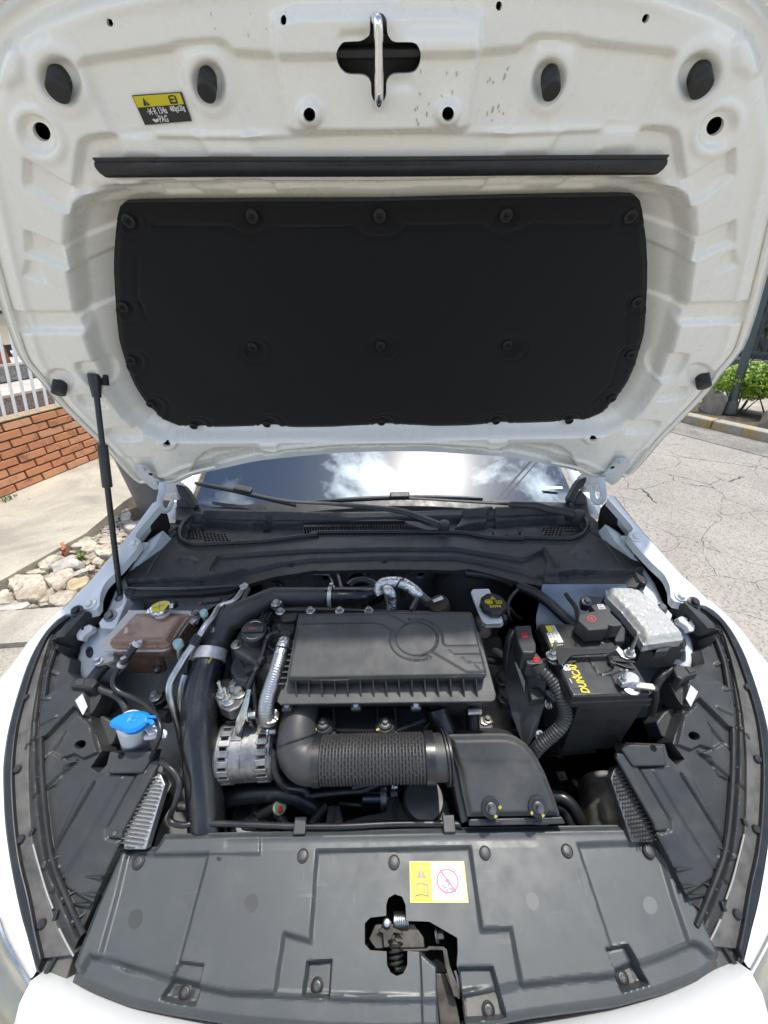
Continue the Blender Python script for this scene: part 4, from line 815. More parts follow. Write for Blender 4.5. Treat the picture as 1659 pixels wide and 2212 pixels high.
# front bumper
Bc = [(79, 2098), (105, 2112), (136, 2128), (185, 2159), (265, 2190), (330, 2208), (500, 2245), (680, 2258), (850, 2262)]
PFp = PlY(.17, .66, .34, .70)
B3 = [PFp.hit(*p) for p in Bc]; B3 = np.array(B3+[b*MIR for b in B3[::-1]][1:]); B3 = np.array(catmull(B3, 3))
tg = np.gradient(B3, axis=0); on_ = np.stack([tg[:, 1], -tg[:, 0], 0*tg[:, 0]], -1); on_ /= np.linalg.norm(on_, axis=1)[:, None]
if on_[len(on_)//2][1] > 0: on_ = -on_
on_ = on_*np.interp(np.arange(len(on_)), [0, 3, 9, len(on_)-10, len(on_)-4, len(on_)-1], [.75, .9, 1, 1, .9, .75])[:, None]
rows = [B3+on_*-.03-np.array([0, 0, .075]), B3+on_*-.004-np.array([0, 0, .016]), B3+on_*.012+[0, 0, -.002], B3+on_*.04+[0, 0, -.012], B3+on_*.075+[0, 0, -.045], B3+on_*.10+[0, 0, -.11], B3+on_*.11+[0, 0, -.22], B3+on_*.10+[0, 0, -.42]]
loft('front_bumper', rows, M_whiteout, car, 60, True)
# headlamp lenses at both lower corners
M_lens = pm('smoky headlamp lens', (.21, .20, .155), .06, nz=(9, (.13, .125, .10), .35, .65), coat=1)
Lc = np.array(catmull([PB.hit(*p) for p in ((-38, 1790), (-30, 1880), (2, 1966), (24, 2028), (74, 2115), (100, 2150))], 4))
for s in (0, 1):
    m = MIR if s else np.array([1, 1, 1]); rw = [Lc+[-.002, -.002, .001], Lc+[-.034, -.026, -.018], Lc+[-.066, -.055, -.07], Lc+[-.080, -.080, -.13], Lc+[-.070, -.080, -.19], Lc+[-.02, -.03, -.23], Lc+[.05, .03, -.23]]
    o = loft('headlamp_lens', [[p*m for p in r] for r in rw], M_lens, car, 60, not s); 
    tube('lens_trim', [p*m for p in Lc+[-.004, -.004, -.002]], .0025, M_chrome, o, seg=6, sub=2)
# ---- rubber seal, worn band and headlamp housing on each side
SO = [(140, 1328), (99, 1364), (66, 1420), (43, 1483), (20, 1566), (9, 1640), (7, 1700), (11, 1780), (23, 1867), (43, 1966), (59.5, 2025), (79, 2098)]
SI = [(150, 1332), (108, 1366), (80, 1421), (58, 1485), (36, 1567), (27, 1640), (26, 1700), (32, 1790), (43, 1866), (60, 1935), (76, 2016), (89, 2072)]
BI = [(158, 1334), (114, 1367), (94, 1421), (78, 1490), (66, 1567), (61, 1645), (62, 1710), (66, 1784), (79, 1867), (102, 1939), (126, 2009), (159, 2064)]
hl_in = [(163, 1326), (188, 1318), (200, 1326), (170, 1360), (140, 1396), (132, 1412), (152, 1424), (146, 1452), (166, 1472), (212, 1470), (224, 1494), (206, 1530), (194, 1546), (220, 1622), (195, 1658), (214, 1670), (231, 1652), (238, 1624), (322, 1618), (305, 1672), (240, 1800), (262, 1815), (236, 1872), (205, 1946), (186, 1990), (150, 2076)]
HPl = PB.off(-.010)
GL = [(168, 1322), (148, 1352), (126, 1387), (110, 1430), (102, 1463), (96, 1510), (90, 1566), (90, 1635), (96, 1734), (112, 1850), (142, 1933), (180, 2018)]
hf = [('line', smooth_line(GL, 3), .010, .006), ('line', smooth_line([(u-8, v) for u, v in GL], 3), -.022, .007),
 ('poly', A1((300, 1330), (440, 1235), (545, 1180), (585, 1300), (590, 1450), (505, 1385), (330, 1570), (285, 1590)), .012, .004), ('poly', A1((385, 965), (470, 940), (485, 1005), (400, 1022)), .016, .004), ('poly', A1((380, 955), (560, 735), (606, 730), (606, 775), (425, 985)), .020, .004),
 ('poly', A1((455, 815), (545, 745), (585, 745), (570, 780), (470, 850)), -.012, .004), ('poly', A1((430, 1545), (520, 1425), (600, 1490), (650, 1680), (560, 1720), (500, 1690), (415, 1720)), .008, .004),
 ('line', q('A6', (620, 470), (350, 930)), -.006, .0048), ('line', q('A6', (800, 440), (560, 860), (420, 1090)), .003, .0048), ('line', q('A6', (500, 330), (290, 520)), -.005, .0048), ('line', q('A6', (440, 140), (280, 340)), -.005, .0048), ('line', q('A6', (390, 40), (290, 90)), .004, .0048),
 ('poly', q('A6', (560, 470), (700, 400), (890, 420), (700, 760), (700, 830), (780, 850), (620, 1260), (440, 1150), (340, 930)), .004, .005), ('poly', q('A6', (290, 300), (340, 265), (400, 300), (500, 330), (430, 360), (380, 480), (300, 520)), .005, .004),
 ('line', A1((290, 1330), (345, 1335)), .004, .0048), ('line', A1((255, 1120), (370, 1170)), .004, .0048), ('line', A1((330, 970), (400, 1010)), .004, .0048), ('line', A1((230, 1480), (300, 1420)), -.004, .0048), ('line', q('A6', (200, 180), (270, 180)), .003, .0048), ('line', q('A6', (200, 580), (285, 500)), -.004, .0048), ('line', q('A6', (215, 870), (330, 1020)), .0, .0048), ('line', q('A6', (330, 1200), (420, 1100)), -.004, .0048), ('line', q('A6', (270, 1020), (390, 1020)), .003, .0048)]
A6h = q('A6', (542, 218))[0]; M_strip = pm('pale grey strip', (.30, .30, .29), .4)
for s in (0, 1):
    m2 = np.array([-1, 1]) if s else np.array([1, 1]); side = 'on the road side' if s else 'on the fence side'
    def MA(pl, pts): return AB(pl, pts)*m2
    def sl(name, pl, pts, th, mat, par, bw=0, h=0):
        T = [pl.pt(a, b, h) for a, b in MA(pl, pts)]; return prism(name, T, [t-pl.n*th for t in T], mat, par, bw)
    hp = [tuple(p) for p in smooth_line([(u+1, v) for u, v in BI], 2)]+[tuple(p) for p in hl_in[::-1]]
    hs = sheet('headlamp_housing', HPl, MA(HPl, hp), [(f[0], MA(HPl, f[1]))+tuple(f[2:]) for f in hf], [MA(HPl, ell(A6h[0], A6h[1], 13, 9, -20)), MA(HPl, ell(*A1((428, 975))[0], 5, 3.5))], .0017, .05, M_plas, car, None, 32, True); hs['label'] = 'black ribbed headlamp housing '+side
    se = sl('bonnet_seal', PB.off(.003), smooth_line(SO, 3)+smooth_line(SI, 3)[::-1], .03, M_rub, hs, .003)
    bd = sl('rubber_band', PB.off(-.004), smooth_line([(u+.5, v) for u, v in SI], 3)+smooth_line(BI, 3)[::-1], .03, M_rubw, hs, .002)
    pts = [PB.off(-.004).pt(*MA(PB.off(-.004), [p])[0]) for p in ((57, 1506), (40, 1661), (47, 1812), (93, 1994))]
    pr_ = mk('band_stud', *lathe_geo((0, 0, 0), PB.n, [(.0060, -.002), (.0062, .004), (.0052, .0055), (.0022, .006)], 18), M_plasd, None); inst(pr_, pts, hs)
    sl('band_end', PB.off(-.014), [(88, 2072), (120, 2020), (162, 2060), (152, 2086), (140, 2126), (128, 2122), (78, 2106)], .03, M_rubw, hs, .002); sl('band_fin', PB.off(-.006), [(90, 2104), (96, 2098), (134, 2040), (136, 2044), (100, 2106)], .02, M_plasd, hs, .001)
    # chrome light guide glimpsed in the groove
    cg = [PB.off(-.003).pt(*MA(PB.off(-.003), [p])[0]) for p in q('A6', (215, 870), (250, 1000), (300, 1170), (345, 1290))]; tube('bright_strip', cg, .0013, M_strip, hs, seg=8, sub=4)
    cg = [PB.off(-.003).pt(*MA(PB.off(-.003), [p])[0]) for p in q('A6', (385, 1420), (430, 1510), (480, 1600))]; tube('bright_strip', cg, .0013, M_strip, hs, seg=8, sub=4)
    # triangular stiffening ribs
    for a, b in (((270, 425), (335, 435)), ((350, 965), (425, 932)), ((430, 1213), (500, 1172)), ((500, 1360), (566, 1312)), ((690, 1075), (530, 1075)), ((655, 1185), (510, 1188)), ((620, 1250), (460, 1258))):
        P_, Q_ = [HPl.pt(*MA(HPl, q('A6', z))[0], .002) for z in (a, b)]; sd2 = np.cross(Q_-P_, HPl.n); sd2 = sd2/np.linalg.norm(sd2)*.0016
        prism('rib', [P_-sd2+HPl.n*.010, P_+sd2+HPl.n*.010, Q_+sd2*.4, Q_-sd2*.4], [P_-sd2-HPl.n*.004, P_+sd2-HPl.n*.004, Q_+sd2*.4-HPl.n*.004, Q_-sd2*.4-HPl.n*.004], M_plasd, hs)
    for p in ((190, 230), (220, 790), (375, 1330)):
        c = HPl.pt(*MA(HPl, q('A6', p))[0], .006); box('snap_clip', c-HPl.n*.004, (1, 0, 0), HPl.ey, HPl.n, (.006, .012, .010), M_plasd, hs, .002)
    c = HPl.pt(*MA(HPl, A1((527, 765)))[0], .012); hexbolt('housing_bolt', c, HPl.n, .008, .010, M_plasd, hs)
    sl('barcode_sticker', HPl, A1((520, 1345), (565, 1300), (600, 1385), (570, 1440)), .001, M_nat2, hs, 0, .0135)
    # bracket cradling the cooler, with its drilled plate
    sl('lower_step', PB.off(-.042), q('A6', (575, 10), (650, 20), (720, 60), (770, 120), (735, 215), (660, 262), (600, 200)), .05, M_plas, hs, .004); sl('lower_step', PB.off(-.050), q('A6', (600, 262), (735, 255), (735, 340), (640, 400), (570, 400)), .04, M_plasd, hs, .003)
    rim_ = [PB.off(-.003).pt(*MA(PB.off(-.003), [p])[0]) for p in smooth_line(GL, 3)]; tube('housing_rim', rim_, .0042, M_rub, hs, seg=8, sub=1)
    mp_ = sl('drilled_plate', PB.off(.004), q('A6', (722, 272), (982, 256), (1000, 292), (926, 408), (697, 410), (716, 352)), .03, M_plas, hs, .004); lathe('plate_hole', PB.off(.0042).pt(*MA(PB.off(.0042), q('A6', (792, 290)))[0]), PB.n, [(.0058, 0), (.0058, .0005)], M_hole, hs, 16)
    cb_ = sl('cooler_bar', PB.off(-.002), q('A6', (985, 318), (1032, 312), (1034, 350), (800, 790), (790, 835), (702, 830), (700, 768), (890, 420)), .012, M_plas, hs, .004)
    # finned cooler: a plate bristling with pins
    cz = PB.off(-.018 if not s else -.024); cpoly = q('A6', (985, 395), (1050, 412), (1078, 480), (975, 820), (950, 905), (810, 905), (788, 785))
    ck = thing('finned_cooler', ('bright silver' if not s else 'dark')+' finned cooler with rows of pins beside the headlamp housing '+side, 'cooler', cz.pt(*MA(cz, [cpoly[3]])[0]), 'finned coolers behind the headlamps')
    mat_ = M_fin if not s else M_steel
    sl('cooler_plate', cz, cpoly, .02, mat_, ck, .002)
    CP = MA(cz, cpoly); lo, hi = CP.min(0), CP.max(0); g_ = []; dd = np.array(MA(cz, [cpoly[5]])[0])-np.array(MA(cz, [cpoly[0]])[0]); dd /= np.linalg.norm(dd); de = np.array([-dd[1], dd[0]])
    for i in np.arange(-.4, .4, .0060):
        for j in np.arange(-.2, .2, .0054):
            p = CP[0]+dd*i+de*(j+(.0027 if int(round(i/.0060)) % 2 else 0))
            if sdf(np.array([p[0]]), np.array([p[1]]), CP)[0] < -.003: g_.append(lathe_geo(cz.pt(*p, -.002), cz.n, [(.0016, 0), (.0012, .013), (.0006, .0140)], 5))
    V, Fc = join_geo(g_); o = mk('pin', V, Fc, mat_, ck); o['kind'] = 'stuff'
    for p in (cpoly[0], cpoly[6]): hexbolt('cooler_bolt', cz.pt(*MA(cz, [p])[0], .012), cz.n, .004, .006, M_steel, ck)
# ---- inner wings and the dark well of the engine bay
def patch(name, rows, mat, par, n=6, ang=60, bump=0):
    G = [catmull([Z(*p) for p in r], n) for r in rows]; G = [catmull([g[i] for g in G], n) for i in range(len(G[0]))]
    return loft(name, G, mat, par, ang)
apron = A1((1062, 215), (960, 285), (860, 440), (740, 620), (700, 720), (640, 850), (585, 885), (512, 980), (492, 1080), (500, 1150), (535, 1225), (600, 1190), (690, 1110), (740, 1000), (850, 800), (840, 640), (850, 500), (1000, 330))
for s in (0, 1):
    m2 = np.array([-1, 1]) if s else np.array([1, 1]); pa = PB.off(-.045); side = 'on the road side' if s else 'on the fence side'
    oh = AB(pa, ell(*A1((584, 1025))[0], 9, 13, 0))*m2
    ap = sheet('inner_wing', pa, AB(pa, apron)*m2, [('fn', lambda a, b, g: -.008*(1-sst(-g/.01)))], [oh], .004, .06, M_bluew, car, None, 50, True); ap['label'] = 'pale painted inner wing '+side
    lathe('rubber_grommet', pa.pt(*(AB(pa, [A1((584, 1025))[0]])[0]*m2), -.006), pa.n, [(.012, 0), (.011, .003), (.004, .004)], M_plasd, ap, 20)
    T = [PB.off(-.018).pt(*(AB(PB.off(-.018), [p])[0]*m2)) for p in A1((640, 835), (700, 760), (785, 725), (832, 668), (760, 850), (745, 872), (655, 870))]; prism('stay_bracket', T, [t-PB.n*.03 for t in T], M_whiteout, ap, .003)
    hexbolt('bracket_bolt', PB.off(-.018).pt(*(AB(PB.off(-.018), [A1((722, 788))[0]])[0]*m2)), PB.n, .009, .011, M_steel, ap)
    tb = [PB.off(-.012).pt(*(AB(PB.off(-.012), [p])[0]*m2)) for p in A1((490, 912), (515, 868), (575, 838), (604, 852), (600, 880), (545, 918), (535, 950), (500, 945))]; wt = prism('white_tab', tb, [t-PB.n*.02 for t in tb], M_whiteout, ap, .004)
    lathe('tab_hole', PB.off(-.0118).pt(*(AB(PB.off(-.0118), [A1((540, 872))[0]])[0]*m2)), PB.n, [(.003, 0), (.003, .0005)], M_hole, ap, 12)
    for a in ((935, 335), (872, 402)):
        c = PB.off(-.030).pt(*(AB(PB.off(-.030), [A1(a)[0]])[0]*m2)); box('wing_tab', c, (1, 0, 0), PB.ey, PB.n, (.020, .024, .003), M_bluew, ap, .001)
    pg = A1((1040, 68), (880, 268), (850, 405), (690, 575), (625, 750), (560, 790), (590, 930), (760, 800), (860, 640), (1000, 420), (1075, 225)); T = [PB.off(-.075).pt(*(AB(PB.off(-.075), [p])[0]*m2)) for p in pg]; prism('wing_gap_shade', T, [t-PB.n*.05 for t in T], M_hole, ap)  # black plate painting the shade in the gap beside the wing
a = patch('strut_tower', [[(255, 1268, .94), (400, 1268, .945), (520, 1262, .94)], [(250, 1330, .82), (380, 1310, .85), (500, 1290, .88)], [(228, 1460, .725), (330, 1430, .74), (430, 1340, .83)], [(205, 1540, .65), (320, 1540, .66), (400, 1480, .70)], [(215, 1700, .56), (320, 1660, .60), (400, 1640, .60)], [(250, 1830, .45), (340, 1830, .45), (420, 1800, .45)]], M_greym, car, 5)
a['label'] = 'scuffed bare metal strut tower under the coolant tank'
b_ = patch('strut_tower', [[(1172, 1262, .94), (1260, 1262, .945), (1352, 1262, .94)], [(1165, 1300, .90), (1270, 1300, .91), (1375, 1300, .90)], [(1160, 1360, .85), (1300, 1380, .86), (1470, 1380, .90)], [(1200, 1470, .72), (1360, 1450, .76), (1480, 1450, .80)], [(1290, 1560, .66), (1390, 1550, .66), (1480, 1540, .68)]], pm('blue grey inner metal', (.30, .36, .43), .4, nz=(9, (.20, .24, .29), .4, .65), dust=(25, (.45, .45, .44), .52, .8, .5)), car, 5)
b_['label'] = 'blue grey strut tower behind the battery'
box('bay_void_floor', (0, .62, .33), (1, 0, 0), (0, 1, 0), (0, 0, 1), (1.40, 1.0, .02), M_hole, car); box('bulkhead_shadow', (0, .92, .60), (1, 0, 0), (0, 1, 0), (0, 0, 1), (1.44, .02, .66), M_hole, car)  # black sheets stand in for the darkness deep in the bay
for s in (-1, 1): box('wheel_arch_liner', (s*.735, .55, .50), (1, 0, 0), (0, 1, 0), (0, 0, 1), (.02, .75, .40), M_plasd, car)
patch('chassis_leg', [[(1248, 1690, .40), (1272, 1668, .455), (1312, 1664, .472), (1340, 1668, .455), (1356, 1690, .39)], [(1252, 1730, .40), (1280, 1724, .455), (1325, 1722, .470), (1352, 1724, .455), (1370, 1735, .39)], [(1262, 1800, .39), (1300, 1800, .445), (1345, 1800, .46), (1372, 1800, .445), (1392, 1800, .38)]], pm('rusty grey chassis metal', (.20, .205, .205), .45, .2, nz=(22, (.13, .11, .085), .42, .62), rv=.1), car, 5)
# embossed heat shield on the bulkhead
PFW = Pl((0, .885, .85), (1, 0, 0), (0, 0, 1)); kk = 2*math.pi/.0125
hfe = [('fn', lambda a, b, g: .0014*np.cos((a+b)*kk/1.4)*np.cos((a-b)*kk/1.4)), ('fn', lambda a, b, g: .010*np.sin(a*14+1)*np.cos(b*11)), ('in', AB(PFW, ell(773, 1249, 15, 10)), -.006, .004), ('loop', AB(PFW, ell(773, 1249, 19, 13)), .006, .005), ('in', AB(PFW, ell(703, 1248, 11, 8)), -.008, .004), ('in', AB(PFW, ell(908, 1237, 10, 9)), -.008, .004)]
hsd = sheet('heat_shield', PFW, np.array([(-.36, -.30), (.36, -.30), (.36, .080), (-.36, .080)]), hfe, [], .0022, .004, M_hshield, car, None, 60, True)
for u, v, r_ in ((703, 1248, .0065), (908, 1238, .0075)): lathe('shield_hole', PFW.off(.004).hit(u, v), PFW.n, [(r_*1.25, -.006), (r_*1.2, .001), (r_, .0015)], M_hole, hsd, 16)
lathe('grommet', PFW.off(.006).hit(773, 1252), PFW.n, [(.024, -.005), (.024, .006), (.017, .008), (.014, .002)], M_rub, hsd, 24)
# ---- scuttle panel (black plastic below the windscreen)
PC = PlY(.80, .953, 1.077, .980)
D2 = lambda *p: q('D2', *p)
D3 = lambda *p: q('D3', *p)
Z5 = lambda *p: q('Z5', *p)
co = D2((505, 530), (505, 640), (440, 640), (370, 760), (160, 1020), (90, 1050), (88, 1110), (60, 1155), (60, 1182), (120, 1202), (350, 1192), (700, 1182), (900, 1160), (1150, 1080), (1300, 1040), (1659, 985))+Z5((420, 1099), (830, 1090), (1100, 1092), (1250, 1097))+D3((0, 976), (150, 1010), (400, 1080), (610, 1116), (740, 1126), (900, 1120), (1200, 1112), (1380, 1126), (1400, 1095), (1452, 1126), (1472, 1082), (1412, 1010), (1406, 970), (1330, 940), (1240, 830), (1100, 680), (1030, 620), (960, 560), (930, 400))+[(1226, 1084), (1190, 1093), (1060, 1099), (900, 1104), (760, 1106), (600, 1104), (460, 1098), (420, 1092)]
lipu = [(255, 1254), (271, 1253.5), (289, 1252), (379, 1247), (427, 1247), (485, 1238), (538, 1225), (600, 1211), (671, 1202), (830, 1197), (985, 1197.5), (1054, 1209), (1130, 1226), (1160, 1237), (1209, 1236), (1240, 1231), (1279, 1232), (1372, 1232), (1410, 1230)]
mid = [(451, 1233), (470, 1200), (560, 1193), (668, 1187), (830, 1183), (981, 1183), (1080, 1199), (1130, 1206), (1173, 1188)]
lipc = D2((628, 600), (575, 650), (545, 710), (538, 760), (560, 800), (620, 828), (700, 838), (900, 828), (1200, 812), (1500, 775), (1659, 757))+Z5((400, 922), (500, 913), (830, 912), (1200, 912), (1320, 920), (1450, 943), (1659, 952))+D3((300, 775), (600, 785), (800, 788), (890, 765), (940, 715), (955, 670), (945, 630), (925, 610))
cf = [('poly', [(250, 1290)]+lipu+[(1420, 1290)], -.017, .005), ('poly', mid+lipu[::-1][4:13], -.009, .004),
 ('poly', lipc+D3((800, 560), (560, 560))+Z5((1280, 800), (600, 820), (0, 815))+D2((730, 590), (660, 600)), -.022, .012),
 ('poly', D2((690, 665), (740, 575), (760, 560), (1659, 598))+Z5((600, 818), (900, 815), (1040, 830), (1150, 880), (1180, 905), (1230, 895), (1280, 830), (1300, 790), (1450, 772))+D3((190, 548), (420, 545), (720, 552), (760, 560), (790, 600), (900, 625), (720, 590), (420, 600), (0, 640))+Z5((1270, 868), (1160, 910), (960, 845), (600, 835), (0, 838))+D2((1190, 645), (740, 615)), .020, .007),
 ('in', D2(*[(600+92*math.cos(t), 950+44*math.sin(t)) for t in np.linspace(0, 6.28, 26)[:-1]]), .006, .016), ('in', D3(*[(905+90*math.cos(t), 890+46*math.sin(t)) for t in np.linspace(0, 6.28, 26)[:-1]]), .006, .016),
 ('line', D2((280, 1045), (310, 980), (400, 840), (500, 740)), -.003, .0050), ('line', D3((1080, 770), (1215, 965)), -.003, .0050), ('poly', D2((412, 762), (395, 755), (500, 672), (530, 680)), .008, .004), ('poly', D2((372, 800), (385, 785), (505, 710), (515, 728)), .006, .004), ('poly', D3((985, 700), (1010, 690), (1195, 775), (1190, 790)), .007, .004), ('poly', D3((975, 715), (990, 708), (1235, 830), (1225, 842)), -.006, .004),
 ('poly', D2((505, 520), (640, 545), (745, 590), (700, 640), (505, 645)), .010, .01), ('poly', D3((590, 852), (655, 858), (720, 960), (738, 1125), (615, 1112), (610, 1050), (628, 960)), .012, .005), ('poly', D3((195, 670), (405, 650), (412, 700), (205, 720)), .006, .004), ('poly', D3((420, 672), (545, 642), (602, 760), (420, 765)), .010, .005),
 ('poly', Z5((105, 862), (140, 815), (170, 820), (145, 865)), -.010, .004), ('poly', D3((140, 620), (135, 575), (195, 545), (215, 635)), -.012, .004), ('poly', D2((90, 1150), (130, 1110), (160, 1110), (125, 1200), (60, 1190)), .006, .004), ('poly', D3((1345, 1020), (1410, 1015), (1460, 1080), (1450, 1125), (1390, 1090)), .010, .004)]
hexL = D2((598, 700), (650, 690), (800, 715), (938, 735), (945, 770), (920, 812), (740, 818), (715, 770), (600, 762)); hexR = D3((578, 688), (650, 668), (800, 655), (920, 690), (915, 702), (770, 705), (765, 765), (605, 768))
gr_ = Z5((355, 866), (958, 860), (955, 915), (360, 920))
ws = thing('x', 'x', 'x', (0, 0, 0)); bpy.data.objects.remove(ws)
scut = sheet('scuttle_panel', PC, co, cf, [AB(PC.off(-.021), hexL), AB(PC.off(-.021), hexR), AB(PC.off(-.021), gr_)], .0021, .012, M_plas, car, None, 34)
for pl2, pg, cc_ in ((PC.off(-.020), hexL, 1), (PC.off(-.020), hexR, 1)):
    P = AB(pl2, pg); lo, hi = P.min(0), P.max(0); hs_ = []; s_ = .0105; j = 0; y = lo[1]
    while y < hi[1]+s_:
        x = lo[0]+(s_*.5 if j % 2 else 0)
        while x < hi[0]+s_:
            if sdf(np.array([x]), np.array([y]), P)[0] < -.0015: hs_.append(np.array([(x+.0044*math.cos(k*math.pi/3+.52), y+.0044*math.sin(k*math.pi/3+.52)) for k in range(6)]))
            x += s_
        y += s_*.86; j += 1
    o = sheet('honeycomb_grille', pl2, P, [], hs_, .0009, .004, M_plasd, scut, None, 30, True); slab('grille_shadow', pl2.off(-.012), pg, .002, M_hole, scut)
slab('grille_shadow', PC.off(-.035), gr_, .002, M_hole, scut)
g0, g1, g2, g3 = [PC.off(-.022).hit(*p) for p in gr_]; pr_ = None
for i in range(39):
    t = i/38; tp = g0+(g1-g0)*t; bt_ = g3+(g2-g3)*t; c = (tp+bt_)/2
    if pr_ is None: pr_ = box('slat', (0, 0, 0), (1, 0, 0), tp-bt_, PC.n, (.0030, np.linalg.norm(tp-bt_)*1.05, .016), M_plas, None, .0006, 1); o = pr_
    else: o = pr_.copy(); COL.objects.link(o)
    o.parent = scut; o.matrix_parent_inverse = Matrix.Translation(-root_loc(scut)); o.location = Vector([float(x) for x in c])
lip3 = [PC.off(-.004).hit(*p) for p in lipc]; tube('weather_seal', [p+np.array([0, 0, .008]) for p in lip3], .0062, M_rub, scut, seg=12, sub=4); tube('seal_lip', [p+np.array([0, -.010, .001]) for p in lip3], .0046, M_rub, scut, seg=10, sub=4)
cl_ = mk('scuttle_clip', *lathe_geo((0, 0, 0), PC.n, [(.0090, -.001), (.0088, .0015), (.0060, .0025), (.0052, .0008), (.0034, .0008), (.003, .0035), (.0012, .004)], 18), M_plasd, None)
inst(cl_, [PC.off(-.0165).hit(*p) for p in D2((187, 1137), (702, 1130))+Z5((280, 1090), (835, 1066), (1390, 1072))+D3((66, 955), (808, 1075), (1308, 1058))], scut)
# drain hose under the scuttle hump
dh = Z(*D3((668, 1060))[0], .945); e1 = Z(*D3((655, 1180))[0], .90); e2 = Z(*D3((610, 1170))[0], .90); e3 = Z(*D3((575, 1125))[0], .91)
tag(tube('drain_hose', [dh, (dh+e1)/2, e1, e2, e3], .0085, M_rub, None, seg=12, rib=(.004, .0008)), 'short bent black drain hose under the hump of the scuttle panel', 'hose')
# ---- windscreen
PW = PlY(1.085, .972, 1.085+.883, .972+.4695)
M_glass = bpy.data.materials.new('dark mirrored windscreen glass'); M_glass.use_nodes = True; t = M_glass.node_tree; t.nodes.clear()
o_ = t.nodes.new('ShaderNodeOutputMaterial'); mxs = t.nodes.new('ShaderNodeMixShader'); gl = t.nodes.new('ShaderNodeBsdfGlossy'); df = t.nodes.new('ShaderNodeBsdfPrincipled'); lw = t.nodes.new('ShaderNodeFresnel'); lw.inputs['IOR'].default_value = 1.75
gl.inputs['Roughness'].default_value = .0; gl.inputs['Color'].default_value = (.70, .85, 1, 1); df.inputs['Base Color'].default_value = (.012, .016, .022, 1); df.inputs['Roughness'].default_value = .3
ad = t.nodes.new('ShaderNodeMath'); ad.operation = 'ADD'; ad.inputs[1].default_value = .045; t.links.new(lw.outputs['Fac'], ad.inputs[0]); t.links.new(ad.outputs['Value'], mxs.inputs['Fac']); t.links.new(df.outputs['BSDF'], mxs.inputs[1]); t.links.new(gl.outputs['BSDF'], mxs.inputs[2]); t.links.new(mxs.outputs['Shader'], o_.inputs['Surface'])
bl_ = PW.ab(374, 1112); br_ = PW.ab(1250, 1100); hw = (br_[0]-bl_[0])/2
wpol = np.array([(-hw, -.02), (-hw*.5, -.05), (0, -.06), (hw*.5, -.05), (hw, -.02), (hw*.93, .45), (hw*.84, .95), (hw*.4, .99), (0, 1.0), (-hw*.4, .99), (-hw*.84, .95), (-hw*.93, .45)])
wsn = sheet('windscreen', PW, wpol, [('fn', lambda a, b, g: -.030*(a/hw)**2-.015*((b-.45)/.5)**2)], [], .02, .006, M_glass, car, None, 60, True)
fr1 = [PW.off(.0015).pt(hw*t,   .022+.01*(1-t*t), -.030*t*t-.010) for t in np.linspace(-.98, .98, 24)]; fr0 = [PW.off(.0015).pt(hw*t, -.05, -.030*t*t-.014) for t in np.linspace(-.98, .98, 24)]
loft('black_frit', [fr0, fr1], M_plasd, wsn)
# white bar painted on the glass as the reflection of a little sticker
deco('sticker_reflection', PW.off(-.020), D3((610, 346), (752, 347), (757, 366), (622, 367)), [(0, 0), (1, 0), (1, 1), (0, 1)], M_wht, wsn, .003)
for s in (-1, 1):
    P_ = [PW.pt(s*(hw+.045-.10*t*hw), -.03+t, -.03*(1)-.006) for t in (0, .3, .6, 1.0)]; tube('windscreen_pillar', P_, [.034, .032, .032, .034], M_whiteout, car, seg=12, sub=4, flat=.6)
    PYc = Pl((0, 1.055, 1.0), (1, 0, 0), (0, .5, 1)); mk_ = (lambda *p: D2(*p)) if s < 0 else (lambda *p: D3(*p))
    slab('corner_trim', PYc, mk_((495, 325), (560, 335), (600, 388), (662, 490), (655, 522), (625, 530), (590, 470), (545, 430), (520, 400)) if s < 0 else mk_((960, 262), (900, 285), (868, 330), (808, 440), (812, 470), (845, 480), (870, 410), (905, 360), (945, 330)), .03, M_plas, scut, .004)
    slab('corner_trim', PYc.off(-.02), mk_((505, 430), (560, 420), (640, 530), (720, 575), (700, 600), (505, 540)) if s < 0 else mk_((845, 480), (905, 370), (955, 420), (975, 560), (940, 580), (830, 500)), .03, M_plas, scut, .004)
    C = Y(*(D2((475, 375)) if s < 0 else D3((985, 310)))[0], 1.10); box('pillar_foot', C, (1, 0, 0), (0, 1, .5), (0, -.5, 1), (.07, .06, .04), M_whiteout, car, .012)
roof = []
for y_, z_, w_ in ((PW.pt(0, .98)[1], PW.pt(0, .98)[2], hw*.80), (2.3, 1.60, hw*.84), (3.1, 1.58, hw*.82), (3.7, 1.45, hw*.75), (4.2, 1.12, hw*.80), (4.35, .7, hw*.85)):
    roof.append([np.array([x*w_, y_, z_-.04*x*x]) for x in np.linspace(-1, 1, 9)])
loft('roof', roof, M_whiteout, car, 50)
for s in (-1, 1):
    sd1 = [[np.array([s*w_, y_, z_]) for z_, w_ in ((.95, .585), (.86, .61), (.6, .63), (.3, .60))] for y_ in (1.12, 1.6, 2.6, 3.6, 4.3)]
    loft('side_body', sd1, M_whiteout, car, 50, s < 0); sw = [[np.array([s*.585, y_, .95]), np.array([s*hw*.82, y2, z2])] for y_, y2, z2 in ((1.12, PW.pt(0, .98)[1], PW.pt(0, .98)[2]-.04), (2.4, 2.3, 1.55), (4.1, 3.6, 1.42))]
    loft('side_window', sw, M_glass, car, 50, s > 0)
